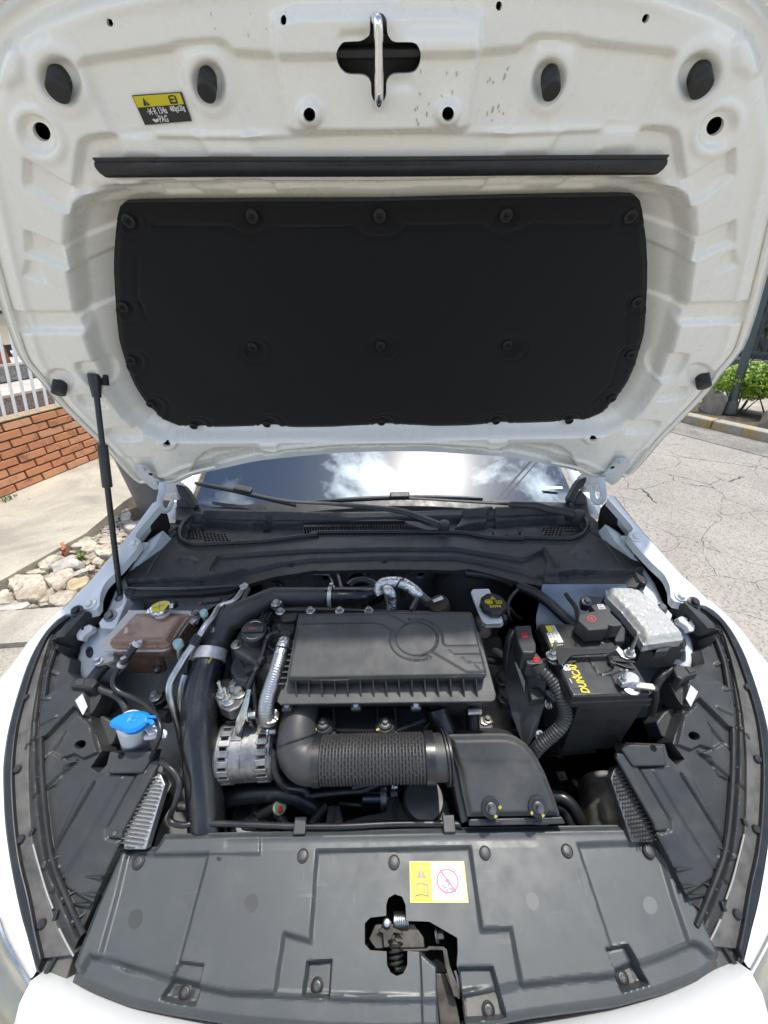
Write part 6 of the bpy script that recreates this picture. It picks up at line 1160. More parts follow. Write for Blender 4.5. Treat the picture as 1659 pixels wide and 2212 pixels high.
# ---- air conditioning pipes
acp = thing('refrigerant_pipe', 'bare aluminium refrigerant pipe with black sleeve beside the coolant tank', 'pipe', Z(*A1((1190, 1640))[0], .66))
tube('bent_pipe', ZP(A1((1600, 600), (1530, 690), (1440, 725), (1395, 790), (1340, 860), (1300, 925), (1235, 1015), (1170, 1120), (1118, 1215), (1108, 1290), (1135, 1390), (1170, 1520), (1195, 1660)), (.955, .95, .948, .945, .94, .93, .915, .895, .875, .86, .83, .78, .72)), [.0070]*4+[.0078]*9, M_pipe, acp, seg=16, sub=6)
tube('pipe_sleeve', ZP(A1((1305, 915), (1262, 975)), (.933, .922)), .0112, M_rub, acp, seg=16, straight=True)
vc = Z(*A1((1332, 770))[0], .955); lathe('valve_stem', vc-[0, 0, .03], UPV, [(.006, 0), (.006, .02), (.005, .03)], M_pipe, acp, 14); lathe('valve_cap', vc-[0, 0, .006], UPV, [(.0080, 0), (.0084, .003), (.0080, .0105), (.007, .012), (.0, .012)], M_teal, acp, 18)
acq = thing('refrigerant_pipe', 'slimmer refrigerant pipe running up beside the aluminium one to the bulkhead', 'pipe', Z(*A1((1450, 780))[0], .9))
tube('bent_pipe', ZP(A1((1625, 610), (1565, 720), (1480, 770), (1420, 830), (1390, 900)), (.955, .945, .935, .93, .92)), .0055, M_steel, acq, seg=12); o = slab('pipe_clip', PlZ(.962), A1((1560, 590), (1600, 565), (1625, 580), (1610, 605), (1575, 615)), .006, M_zinc, acq, .002)
acr = thing('refrigerant_valve', 'teal capped service valve in front of the coolant tank', 'valve', Z(*A1((1180, 1070))[0], .86)); vc = Z(*A1((1164, 968))[0], .93); tube('valve_stem', [vc-[0, 0, .004]]+ZP(A1((1172, 1030), (1185, 1090)), (.905, .88)), [.0062, .0062, .006], M_pipe, acr, seg=14); lathe('valve_cap', vc-[0, 0, .008], UPV, [(.0098, 0), (.0102, .003), (.0098, .012), (.0085, .014), (.0, .014)], M_teal, acr, 20)
tag(tube('coolant_line', ZP(A1((1220, 1170), (1195, 1260), (1185, 1400)), (.84, .82, .78)), .011, M_pipe, None, seg=14), 'short grey line between aluminium pipe and charge air hose', 'pipe')
# ---- coolant tank
ct = thing('coolant_tank', 'translucent coolant tank full of brown liquid with yellow pressure cap', 'coolant tank', Z(*D4((700, 600))[0], .80))
PT = PlY(.563, .905, .642, .940)
fl2 = smooth_poly(D4((326, 545), (340, 575), (400, 584), (820, 586), (890, 574), (932, 545), (1010, 440), (1105, 300), (1108, 245), (1080, 229), (600, 226), (560, 240), (440, 385), (345, 500)), 2)
up2 = D4((352, 500), (372, 530), (420, 545), (800, 548), (870, 535), (905, 510), (1000, 380), (1072, 280), (1074, 250), (1050, 238), (610, 236), (580, 248), (470, 370), (368, 470))
slab('flange', PT, fl2, .006, M_flange, ct, .002)
tt = sheet('tank_top', PT.off(.024), smooth_poly(D4((360, 488), (378, 520), (430, 534), (800, 536), (868, 522), (905, 495), (990, 365), (1066, 262), (1060, 240), (1010, 232), (630, 230), (592, 240), (480, 360), (376, 462)), 2), [('fn', lambda a, b, g: -.018*(1-sst(-g/.016))**1.5), ('poly', D4((545, 370), (660, 365), (620, 430), (540, 435)), -.002, .004), ('poly', D4((600, 290), (700, 285), (660, 330), (560, 335)), .002, .006)], [], .0024, .026, M_cool, ct, None, 60)
slab('tank_lower', PT.off(-.006), D4((410, 570), (860, 575), (920, 540), (1095, 300), (1100, 250), (620, 240)), .075, M_cool, ct, .008, taper=.10); drop('tank_sump', ZP(D4((425, 600), (800, 605), (870, 560), (700, 520), (450, 540)), .845), .075, M_cool, ct, .012, .12)
cc0 = PT.off(.030).hit(*D4((848, 225))[0]); lathe('filler_neck', cc0-UPV*.012, UPV, [(.0155, 0), (.0155, .016)], M_nat2, ct, 24); cap_ = lathe('cap_skirt', cc0, UPV, [(.0205, 0), (.0215, .003), (.0205, .008), (.017, .0095)], M_chrome, ct, 28)
for a in (200, 20): box('cap_ear', cc0+[.021*math.cos(R(a)), .021*math.sin(R(a)), .004], (math.cos(R(a)), math.sin(R(a)), 0), (-math.sin(R(a)), math.cos(R(a)), 0), UPV, (.010, .014, .004), M_chrome, ct, .0015)
lathe('cap_top', cc0+UPV*.0092, UPV, [(.0165, 0), (.0165, .001), (.0, .0012)], M_yel, ct, 28)
for w_, h_, a in ((.022, .0022, 25), (.022, .0022, 115)): box('cap_print', cc0+UPV*.0106, (math.cos(R(a)), math.sin(R(a)), 0), (-math.sin(R(a)), math.cos(R(a)), 0), UPV, (w_, h_, .0006), M_gry, ct)
tube('overflow_spout', ZP(D4((930, 205), (965, 165), (975, 195)), (.945, .95, .94)), .0065, M_rub, ct, seg=12)
ear = slab('mount_ear', PT.off(-.02), smooth_poly(D4((250, 660), (290, 635), (420, 610), (430, 660), (320, 700), (270, 705)), 2), .010, M_flange, ct, .003); ear2 = slab('mount_ear', PT.off(-.004), smooth_poly(D4((1095, 290), (1130, 235), (1165, 222), (1190, 250), (1180, 290), (1110, 350)), 2), .010, M_flange, ct, .003)
hexbolt('ear_bolt', PT.off(-.019).hit(*D4((300, 675))[0]), UPV, .0065, .009, M_zinc, ct); hexbolt('ear_bolt', PT.off(-.003).hit(*D4((1156, 268))[0]), UPV, .006, .007, M_steel, ct)
th_ = thing('coolant_vent_hose', 'thin black hose with clamps leading from the coolant tank down past the washer filler', 'hose', Z(*D4((640, 520))[0], .93))
tube('hose_tail', ZP(D4((648, 515), (600, 570), (545, 650), (505, 705)), (.938, .93, .915, .90)), .0076, M_rub, th_, seg=14); tube('long_hose', ZP(D4((515, 690), (470, 750), (435, 820), (435, 885), (500, 945), (620, 995), (710, 1045), (790, 1130), (840, 1230), (835, 1320), (790, 1440), (760, 1540)), (.905, .895, .885, .875, .865, .86, .86, .86, .855, .845, .82, .78)), .0048, M_rub, th_, seg=12)
clamp('hose_clamp', D4((655, 505))[0], D4((632, 535))[0], .940, .935, .0090, th_); clamp('hose_clamp', D4((520, 683))[0], D4((504, 705))[0], .908, .902, .0088, th_)
for p, zz in (((600, 515), .94), ((660, 500), .945), ((520, 640), .925)): box('clamp_ear', Z(*D4(p)[0], zz), (1, .6, .3), (-.6, 1, 0), (-.3, 0, 1), (.010, .002, .005), M_zinc, th_)
# ---- washer filler
wf = thing('washer_filler', 'white washer bottle neck with bright blue flip cap', 'washer bottle', Z(*D4((640, 1430))[0], .70))
PU = PlY(.43, .872, .50, .888)
bcap = smooth_poly(D4((388, 1205), (425, 1160), (500, 1122), (560, 1102), (640, 1096), (715, 1108), (742, 1140), (735, 1190), (690, 1230), (620, 1275), (545, 1288), (490, 1265), (410, 1238)), 3)
cb2 = sheet('flip_cap', PU, bcap, [('fn', lambda a, b, g: -.005*(1-sst(-g/.006))**1.5), ('line', D4((560, 1195), (600, 1140), (640, 1128), (655, 1160), (600, 1208), (560, 1195)), -.0010, .0018), ('line', D4((575, 1215), (590, 1160), (640, 1125)), -.0008, .0016), ('line', D4((560, 1165), (650, 1170)), -.0008, .0016)], [], .0014, .009, M_blue, wf, None, 40)
slab('cap_hinge', PU.off(-.001), D4((725, 1138), (800, 1142), (806, 1165), (735, 1165)), .005, M_blue, wf, .0012); slab('cap_hinge', PU.off(-.001), D4((715, 1180), (770, 1170), (790, 1192), (780, 1222), (755, 1228), (740, 1205), (700, 1215)), .006, M_blue, wf, .0014)
nk = Z(*D4((588, 1225))[0], .846); nk2 = Z(*D4((640, 1420))[0], .745); tube('filler_neck', [nk+[0, 0, .004], nk, nk+(nk2-nk)*.5, nk2, nk2-[0, 0, .10]], [.0235, .0235, .0235, .0225, .022], M_nat, wf, seg=30, sub=4)
tube('hose_clip', ZP(D4((720, 1330), (790, 1320), (850, 1290), (880, 1300), (875, 1330)), (.815, .82, .825, .825, .82)), [.006, .006, .0055, .005, .005], M_nat, wf, seg=10); slab('neck_bracket', PlZ(.842), D4((690, 1240), (790, 1200), (830, 1250), (800, 1300), (740, 1310)), .008, M_nat, wf, .002)
# ---- wiring on the left: conduits, plugs
def conduit(lab, pts, zs, r, mat=M_plas, name='conduit', cat='conduit', rib=True):
    return tag(tube(name, ZP(pts, zs), r, mat, None, seg=14, sub=6, rib=(max(r*.55, .0035), r*.16) if rib else None), lab, cat)
conduit('corrugated black conduit curving from the headlamp plug towards the washer filler', D4((285, 885), (340, 925), (420, 955), (490, 1000), (530, 1060), (548, 1110), (552, 1180)), (.845, .845, .845, .845, .84, .83, .80), .0058)
conduit('second corrugated conduit dropping behind the washer filler', D4((430, 940), (430, 1020), (425, 1090)), (.80, .77, .73), .0085)
hp_ = thing('headlamp_plug', 'black wiring plug clipped on the headlamp housing near the coolant tank', 'plug', Z(*D4((180, 850))[0], .84)); slab('plug_body', PlZ(.865), D4((50, 870), (110, 815), (280, 810), (300, 840), (250, 900), (60, 890)), .03, M_plasd, hp_, .004); slab('plug_latch', PlZ(.8665), D4((95, 850), (130, 820), (185, 820), (170, 875), (110, 880)), .004, M_plas, hp_, .001); tube('cable_stub', ZP(D4((230, 870), (310, 760), (370, 700)), (.85, .86, .865)), .0125, M_rub, hp_, seg=14)
hb = thing('horn_bracket', 'black metal clip bolted to the strut tower in front of the coolant tank', 'bracket', Z(*D4((820, 740))[0], .80)); slab('clip_plate', PlZ(.80), D4((780, 720), (830, 690), (850, 700), (845, 760), (795, 780)), .004, M_plasd, hb, .001); hexbolt('clip_bolt', Z(*D4((818, 742))[0], .80), UPV, .0042, .006, M_zinc, hb)
gb2 = thing('ground_strap', 'black strut tower clamp with a zinc bolt beside the aluminium pipe', 'clamp', Z(*D4((810, 1000))[0], .78)); slab('clamp_arm', PlZ(.775), D4((765, 1010), (840, 950), (930, 880), (930, 960), (860, 1030), (790, 1060)), .02, M_plasd, gb2, .004); hexbolt('clamp_bolt', Z(*D4((803, 985))[0], .778), UPV, .0088, .014, M_zinc, gb2, 1.5)
tag(tube('hose_stub', ZP(D4((780, 1150), (860, 1140), (930, 1150)), (.76, .765, .77)), [.011, .013, .014], M_rub, None, seg=16), 'stubby black hose end between washer filler and aluminium pipe', 'hose')
pg2 = thing('sensor_plug', 'small dark plug with red tip lying on the bare metal behind the coolant tank', 'plug', Z(*D4((1230, 160))[0], .945)); tube('plug_shell', ZP(D4((1180, 170), (1215, 158), (1290, 148), (1370, 138)), .95), [.003, .0065, .0065, .006], M_plasd, pg2, seg=10); tube('red_tip', ZP(D4((1176, 172), (1200, 165)), .952), [.0035, .0055], pm('dark red plastic', (.20, .02, .03), .4), pg2, seg=8, straight=True)
# ---- alternator
al = thing('alternator', 'silver finned alternator with copper windings showing in its slots', 'alternator', Z(*A7((385, 345))[0], .70))
ac = Z(*A7((398, 345))[0], .745); AX = np.array([1.0, .05, 0]); AX /= np.linalg.norm(AX); AYd = np.cross(UPV, AX); rA = .0570; LA = .086
lathe('stator_drum', ac-AX*LA*.36, AX, [(rA*.80, -.01), (rA*.90, -.004), (rA, 0), (rA, LA*.30), (rA*.985, LA*.305), (rA*.985, LA*.325), (rA, LA*.33), (rA, LA*.66), (rA*.92, LA*.72), (rA*.80, LA*.80)], M_alu, al, 48)
M_cop = pm('copper winding', (.30, .075, .05), .4, .5, nz=(220, (.10, .03, .02), .4, .6)); lathe('winding', ac-AX*LA*.50, AX, [(rA*.86, 0), (rA*.88, LA*.12), (rA*.86, LA*.13)], M_hole, al, 36); lathe('winding', ac+AX*LA*.30, AX, [(rA*.87, 0), (rA*.88, LA*.14), (rA*.86, LA*.18)], M_cop, al, 36)
for sd3, x0 in ((-1, -.44), (1, .40)):
    pr_ = None
    for k in range(20):
        a = 2*math.pi*k/20; d = AYd*math.cos(a)+UPV*math.sin(a); tv = np.cross(AX, d); c = ac+AX*LA*x0+d*rA*.93
        box('fin', c, AX, tv, d, (LA*.26, .0118, .012), M_alu, al, .0015, 1)
    lathe('end_ring', ac+AX*LA*(x0+sd3*.13), AX*sd3, [(rA*.72, -.004), (rA*.97, -.003), (rA*.97, .004), (rA*.90, .009), (rA*.70, .010)], M_alu, al, 40)
slab('data_plate', PlZ(.808), A2((488, 1568), (512, 1566), (514, 1604), (490, 1606)), .0006, M_steel, al); box('plate_boss', ac+UPV*rA*.985+AYd*.0-AX*.016, AX, AYd, UPV, (.022, .03, .004), M_alu, al, .002)
hexbolt('through_bolt', ac+AX*.042+UPV*rA*.95, AX, .006, .016, M_zinc, al)
br2 = thing('alternator_bracket', 'flat grey steel strap rising from the alternator to the engine', 'bracket', Z(*A2((520, 1300))[0], .80)); prism('strap', [p+[0, 0, 0] for p in ZP(A2((482, 1400), (488, 1310), (520, 1235), (560, 1130), (585, 1040), (600, 1060), (580, 1180), (560, 1280), (540, 1350), (510, 1415)), (.815, .84, .855, .87, .88, .88, .87, .855, .84, .815))], [p-[.004, .002, .004] for p in ZP(A2((482, 1400), (488, 1310), (520, 1235), (560, 1130), (585, 1040), (600, 1060), (580, 1180), (560, 1280), (540, 1350), (510, 1415)), (.815, .84, .855, .87, .88, .88, .87, .855, .84, .815))], M_zinc, br2, .0005); hexbolt('strap_bolt', Z(*A2((575, 1278))[0], .845), (1, 0, .2), .0075, .016, M_zinc, br2)
conduit('black wrapped alternator cable dropping past its right end', A7((500, 300), (520, 360), (525, 430), (545, 500), (590, 550), (680, 565), (715, 600)), (.78, .78, .765, .745, .72, .70, .69), .0072, M_rub, 'cable', 'cable', False)
conduit('thin corrugated loom running right below the ribbed intake hose', A7((720, 600), (800, 590), (900, 580), (1010, 570), (1100, 530), (1200, 512)), (.69, .69, .69, .69, .70, .71), .0042)
conduit('thinner loom hugging the underside of the ribbed intake hose', A7((950, 555), (1040, 535), (1110, 515), (1180, 500)), (.70, .705, .71, .72), .0035)
# ---- foil covered hose
fh = thing('foil_hose', 'shiny ribbed aluminium hose left of the air filter box', 'hose', Z(*A2((725, 1290))[0], .84))
M_falu = pm('corrugated aluminium', (.42, .43, .44), .38, 1.0, rv=.08)
tube('ribbed_hose', ZP(A2((842, 790), (812, 900), (778, 1000), (745, 1100), (725, 1190), (722, 1260), (735, 1320)), (.945, .935, .922, .908, .895, .88, .86)), .0138, M_falu, fh, seg=26, rib=(.0042, .0008), ang=80); tube('foil_wrap', ZP(A2((880, 670), (862, 725), (838, 795)), (.952, .95, .945)), [.0142, .0150, .0142], M_foil, fh, seg=22, sub=4); tube('foil_wrap', ZP(A2((752, 1280), (745, 1310)), (.872, .862)), .0165, M_foil, fh, seg=20, straight=True)
tube('wire_tie', ZP(A2((858, 742), (855, 750)), (.9495, .949)), .0156, M_plasd, fh, seg=20, straight=True); tube('rubber_end', ZP(A2((915, 620), (878, 675)), (.955, .952)), .0125, M_rub, fh, seg=16, straight=True)
# ---- oil filler cap
oc = thing('oil_filler_cap', 'black round oil filler cap with a raised grip bar', 'oil cap', Z(*A2((620, 620))[0], .91)); on2 = np.array([0, -.35, 1.0]); o0 = Z(*A2((622, 585))[0], .945)
pr = [(.0275, -.030)]; lathe('cap_body', o0, on2, [(.0255, -.028), (.0262, -.004), (.0255, 0), (.022, .0015), (.0, .002)], M_plasd, oc, 40); X0, Y0, N0 = axes(on2); box('grip_bar', o0+N0*.004+Y0*.008*0, (1, 0, 0), np.cross(N0, (1, 0, 0)), N0, (.047, .013, .011), M_plas, oc, .003)
yd = np.cross(N0, (1, 0, 0)); V = []
for sgn_, a0, a1 in ((1, 55, 125), (-1, 235, 305)):
    pts = [o0+N0*.0022+.0195*(np.array([1, 0, 0])*math.cos(R(a))+yd*math.sin(R(a))) for a in np.linspace(a0, a1, 14)]; tube('printed_arc', pts, .0007, M_wht, oc, seg=5, sub=1)
box('red_mark', o0+N0*.0098, (1, .05, 0), yd, N0, (.016, .004, .0004), pm('dull red print', (.30, .04, .05), .5), oc)
lathe('filler_tower', o0-N0*.028, on2, [(.031, -.03), (.031, -.004), (.028, 0)], M_plasd, eng, 30); slab('dip_tube_cover', PlZ(.93), A2((640, 520), (690, 430), (780, 440), (720, 560)), .03, M_plasd, eng, .004)
for i in range(3): tube('cover_rib', ZP(A2((655+32*i, 520-4*i), (700+32*i, 438+3*i)), .932), .0022, M_plas, eng, seg=6, straight=True)
conduit('wrapped engine loom sweeping down left of the foil hose', A2((830, 600), (740, 640), (700, 760), (660, 880), (610, 970), (575, 1060)), (.94, .935, .925, .91, .895, .88), .0052, M_rub, 'wiring_loom', 'wiring', False)
conduit('looped black hose behind the top of the foil hose', A2((920, 600), (820, 620), (745, 670), (750, 730), (830, 750)), (.94, .935, .93, .92, .92), .0048, M_rub, 'vacuum_hose', 'hose', False)
conduit('thin loom falling straight towards the alternator', A2((720, 640), (690, 780), (640, 900), (620, 1020), (628, 1150), (640, 1260)), (.93, .92, .90, .88, .86, .84), .0042, M_rub, 'wiring_loom', 'wiring', False)
conduit('low hose crossing from the oil cap to the timing cover', A2((570, 800), (640, 760), (720, 690)), (.89, .90, .91), .0045, M_rub, 'vacuum_hose', 'hose', False)
# ---- bulkhead: pipes, foil wrapped heater hose
hw_ = thing('heater_hose', 'foil wrapped heater hose arching over the back of the engine', 'hose', Z(*A3((700, 400))[0], .9))
tube('foil_arch', ZP(A3((618, 300), (604, 250), (640, 208), (710, 196), (790, 205), (860, 240), (915, 285), (945, 330)), (.93, .94, .95, .955, .955, .95, .945, .935)), [.0125, .0138, .0148, .0150, .0152, .0150, .0142, .0135], M_foil, hw_, seg=24, sub=6); tube('foil_drop', ZP(A3((660, 250), (690, 275), (705, 330), (712, 410)), (.955, .955, .94, .92)), [.011, .0138, .0142, .0135], M_foil, hw_, seg=24, sub=6)
tube('wire_tie', ZP(A3((786, 208), (792, 212)), (.956, .956)), .0160, M_plasd, hw_, seg=20, straight=True); slab('hose_fitting', PlZ(.95), A3((930, 260), (960, 255), (1010, 300), (1045, 330), (1000, 350), (940, 310), (880, 410), (850, 400)), .02, pm('brown grey plastic', (.085, .078, .070), .5), hw_, .004); tube('fitting_clip', ZP(A3((1045, 352), (1120, 322)), (.955, .955)), [.004, .0055], M_zinc, hw_, seg=10, straight=True)
tag(tube('turbo_hose', ZP(A3((1090, 360), (1105, 400), (1110, 460)), (.94, .92, .88)), .0215, pm('brown black rubber', (.045, .036, .030), .5), None, seg=26, rib=(.008, .0018)), 'brownish ribbed hose end behind the right corner of the filter box', 'hose')
for i, x in enumerate((752, 828)): tag(tube('bulkhead_hose', ZP(A3((x+10, 40), (x, 110), (x-5, 200), (x-30, 300)), (.90, .90, .88, .84)), .0088, pm('faded brown rubber', (.060, .050, .042), .6) if i == 0 else bpy.data.materials['faded brown rubber'], None, seg=14), ('left' if i == 0 else 'right')+' one of two faded hoses hanging side by side on the heat shield', 'hose')
bp2 = thing('brake_pipe', 'pair of slim steel brake pipes bent across the silver heat shield', 'pipe', Z(600, 1260, .9)); tube('upper_pipe', ZP(A2((900, 140), (1000, 92), (1240, 94), (1300, 120), (1330, 215), (1345, 240)), .925), .0042, M_steel, bp2, seg=10, sub=5); tube('lower_pipe', ZP(A2((780, 160), (880, 128), (1200, 130), (1245, 150), (1270, 230)), .92), .0036, M_steel, bp2, seg=10, sub=5); box('pipe_clip', Z(*A2((990, 118))[0], .928), (1, 0, 0), (0, 1, 0), UPV, (.010, .020, .008), M_plasd, bp2, .001)
tag(tube('breather_hose', ZP(A2((1390, 230), (1440, 190), (1530, 180), (1610, 215), (1640, 260)), .915), .011, M_rub, None, seg=16), 'curved black breather hose over the end of the charge air hose', 'hose')
conduit('rough black loom along the foot of the heat shield', A2((600, 200), (700, 170), (800, 180), (860, 230)), (.90, .90, .90, .89), .006, M_rub, 'wiring_loom', 'wiring', False)
# ---- brakes
lathe('x', (0, 0, 0), UPV, [(.01, 0), (.01, .01)], M_plasd) and bpy.data.objects.remove(bpy.data.objects['x'])
bo2 = lathe('brake_booster', Z(*A3((1390, 420))[0], .80)+[0, .04, .02], (0, -1, .25), [(.10, -.04), (.115, -.01), (.115, .0), (.10, .02), (.06, .03), (.03, .032)], M_plasd, None, 48); tag(bo2, 'round black brake booster drum on the bulkhead behind the fluid reservoir', 'brake booster')
bf = thing('brake_fluid_reservoir', 'milky brake fluid reservoir with black yellow printed cap', 'reservoir', Z(*A4((260, 590))[0], .86))
prism('tank', ZP(A4((96, 335), (112, 310), (232, 307), (246, 340), (255, 420), (325, 510), (334, 545), (318, 562), (205, 566), (180, 548)), .955), ZP(A4((115, 400), (125, 370), (232, 367), (246, 400), (255, 480), (310, 560), (325, 575), (312, 592), (212, 594), (188, 580)), .905), M_nat2, bf, .006, 3)
slab('tank_seam', PlZ(.928), A4((180, 560), (210, 583), (322, 580), (336, 560), (332, 552), (200, 560)), .005, M_nat2, bf, .001)
bc2 = Z(*A4((262, 425))[0], .972); bn2 = np.array([.05, -.15, 1.0]); Xb, Yb, Nb = axes(bn2); lathe('filler_neck', bc2-Nb*.03, bn2, [(.019, 0), (.019, .02)], M_nat2, bf, 24)
V, Fc = lathe_geo(bc2-Nb*.010, bn2, [(.0265, 0), (.0275, .003), (.0275, .013), (.0255, .0165), (.0, .0175)], 60); V = [np.array(v) for v in V]
for i in range(3*60):
    a = 2*math.pi*(i % 60)/60; s_ = 1+.045*max(-.3, math.cos(a*10)); ax_ = bc2-Nb*.010; d = V[i]-ax_; z_ = np.dot(d, Nb); V[i] = ax_+Nb*z_+(d-Nb*z_)*s_
mk('cap', V, Fc, M_plasd, bf, True, 40)
PCp = Pl(bc2+Nb*.0078, (1, 0, 0), np.cross(Nb, (1, 0, 0))); PCp = Pl(bc2+Nb*.0078, (1, 0, 0), (0, 1, .15)); cap_prints = []
def cp(pts, mat, h=.0003): T = [PCp.pt(x*.001, y*.001, h) for x, y in pts]; cap_prints.append(mk('c', T+[t-PCp.n*.0002 for t in T], [tuple(range(len(T)))], mat, None, False))
cp([(-6, 8), (6, 8), (0, 17)], M_yel); cp([(-3.8, 9.2), (3.8, 9.2), (0, 14.8)], M_blk, .0005); cp([(-.6, 10), (.6, 10), (.6, 13), (-.6, 13)], M_yel, .0007)
cp([(x*1000-11, y*1000) for x, y in ring(0, .001, .0052, .0066)], M_yel); cp([(x*1000-11, y*1000) for x, y in ring(0, .001, .0022, .0038)], M_yel); cp([(-11+1.6*math.cos(a), 1+1.6*math.sin(a)) for a in np.linspace(0, 6.2, 12)], M_yel)
for s_ in (-1, 1): cp([(-11+s_*7.6*math.cos(a), 1+7.6*math.sin(a)) for a in np.linspace(-.8, .8, 8)]+[(-11+s_*8.5*math.cos(a), 1+8.5*math.sin(a)) for a in np.linspace(.8, -.8, 8)], M_yel)
cp([(4, -4), (17, -4), (17, 5), (11, 4), (4, 5)], M_yel); cp([(5, -3), (9.8, -3), (9.8, 3.2), (5, 4)], M_blk, .0005); cp([(11, -3), (16, -3), (16, 4), (11, 3.2)], M_blk, .0005)
for x in (6.6, 8.2, 12.6, 14.2): cp([(x, -2.6), (x+.5, -2.6), (x+.5, 3), (x, 3)], M_yel, .0007)
cap_prints.append(text('t', 'DOT4', PCp.pt(0, -.0118, .0004), PCp.ex, PCp.ey, .0085, M_yel, None, 1.05, .0002)); joinobjs('cap_print', cap_prints, bf)
lathe('master_cylinder', Z(*A4((200, 625))[0], .86), (0, -1, .3), [(.017, -.05), (.017, .0), (.013, .004)], M_steel, bf, 20); slab('level_sensor', PlZ(.92), A4((330, 495), (360, 490), (368, 530), (338, 540)), .02, M_plasd, bf, .002)
conduit('thin black cable by the brake fluid reservoir reaching up to the scuttle', A4((460, 300), (400, 360), (370, 420), (375, 500), (390, 540)), (.92, .92, .91, .90, .88), .0040, M_rub, 'cable', 'cable', False)
conduit('short cable looping right of the brake fluid cap', A4((370, 430), (420, 500), (470, 530)), (.90, .88, .86), .004, M_rub, 'cable', 'cable', False)
conduit('thick taped loom running down behind the battery', A4((440, 290), (560, 340), (660, 410), (760, 500), (850, 580)), (.92, .92, .915, .905, .90), .0125, M_rub, 'wiring_loom', 'wiring', False)
conduit('fat black hose above the brake booster under the scuttle panel', A4((60, 200), (200, 215), (330, 240), (400, 280)), (.92, .92, .92, .91), .010, M_rub, 'vacuum_hose', 'hose', False)
# ---- control unit and its plugs
eu = thing('engine_control_unit', 'upright dark control unit with two grey plugs and red locks', 'control unit', Z(*A4((500, 1100))[0], .72))
prism('unit_case', ZP(A4((400, 700), (470, 690), (520, 780), (660, 890), (650, 1000), (640, 1160), (560, 1290), (470, 1030), (410, 850)), (.905, .905, .90, .895, .88, .85, .82, .85, .88)), [p-[.02, .03, .05] for p in ZP(A4((400, 700), (470, 690), (520, 780), (660, 890), (650, 1000), (640, 1160), (560, 1290), (470, 1030), (410, 850)), (.905, .905, .90, .895, .88, .85, .82, .85, .88))], M_plasd, eu, .003)
slab('case_sticker', Pl3((*A4((415, 850))[0], .9), (*A4((480, 1060))[0], .855), (*A4((495, 1000))[0], .87)), A4((418, 845), (435, 840), (493, 985), (490, 1065)), .001, M_steel, eu)
slab('plug', PlZ(.955), A4((415, 578), (535, 571), (552, 660), (572, 705), (575, 760), (560, 775), (475, 772), (445, 700)), .05, M_plas, eu, .005); slab('plug', PlZ(.935), A4((483, 782), (575, 770), (625, 830), (660, 838), (652, 850), (535, 858), (505, 850)), .035, M_plas, eu, .004)
for p, zz in (((490, 645), .9575), ((577, 822), .9375)): slab('red_lock', PlZ(zz), A4((p[0]-26, p[1]-17), (p[0]+22, p[1]-18), (p[0]+27, p[1]+16), (p[0]-20, p[1]+18)), .006, M_redp, eu, .0012); [slab('lock_slot', PlZ(zz+.0006), A4((p[0]-14+14*k, p[1]-10), (p[0]-8+14*k, p[1]-10), (p[0]-5+14*k, p[1]+10), (p[0]-11+14*k, p[1]+10)), .001, M_blk, eu) for k in range(3)]
tube('cable_gland', ZP(A4((580, 850), (605, 900)), (.925, .915)), [.020, .0165], M_plas, eu, seg=22, straight=True); slab('unit_tab', PlZ(.87), A4((520, 1030), (600, 1020), (640, 1100), (540, 1115)), .02, M_plas, eu, .003)
for p, zz in (((660, 1142), .85), ((590, 1370), .78)): hexbolt('unit_bolt', Z(*A4(p)[0], zz), (.3, -.6, .6), .0065, .014, M_zinc, eu)
for i in range(3): tube('bracket_rib', ZP(A4((640+18*i, 1050-4*i), (690+10*i, 1130)), (.86, .85)), .0035, M_zinc, eu, seg=8, straight=True)
conduit('fat corrugated conduit curving down from the control unit beside the battery', A4((600, 890), (650, 930), (710, 1010), (755, 1100), (785, 1190), (780, 1260), (735, 1330), (670, 1390), (600, 1450), (550, 1510)), (.92, .918, .905, .89, .87, .855, .84, .82, .80, .77), .0108)
conduit('black loom between control unit and brake fluid reservoir', A4((410, 620), (385, 680), (370, 760), (365, 860), (385, 940)), (.91, .90, .88, .86, .84), .0105, M_rub, 'wiring_loom', 'wiring', False)
gm = thing('gearbox_mount', 'dark gearbox mount with rusty bolts in the gap left of the battery', 'mount', Z(*A4((330, 1040))[0], .74)); slab('mount_plate', PlZ(.76), A4((285, 920), (330, 880), (360, 900), (380, 1120), (330, 1150), (300, 1040)), .05, M_steel, gm, .01)
for p in ((326, 978), (345, 1108)): hexbolt('mount_bolt', Z(*A4(p)[0], .765), UPV, .0098, .014, M_steel, gm, 1.5)
conduit('loose pale wire end beside the filter box corner', A4((270, 760), (300, 770), (340, 800)), (.82, .83, .83), .007, pm('dusty grey tape', (.25, .24, .22), .7), 'cable', 'cable', False)
conduit('dark cable crossing below the pale wire end', A4((210, 820), (280, 835), (350, 840)), (.80, .80, .81), .009, M_rub, 'cable', 'cable', False)
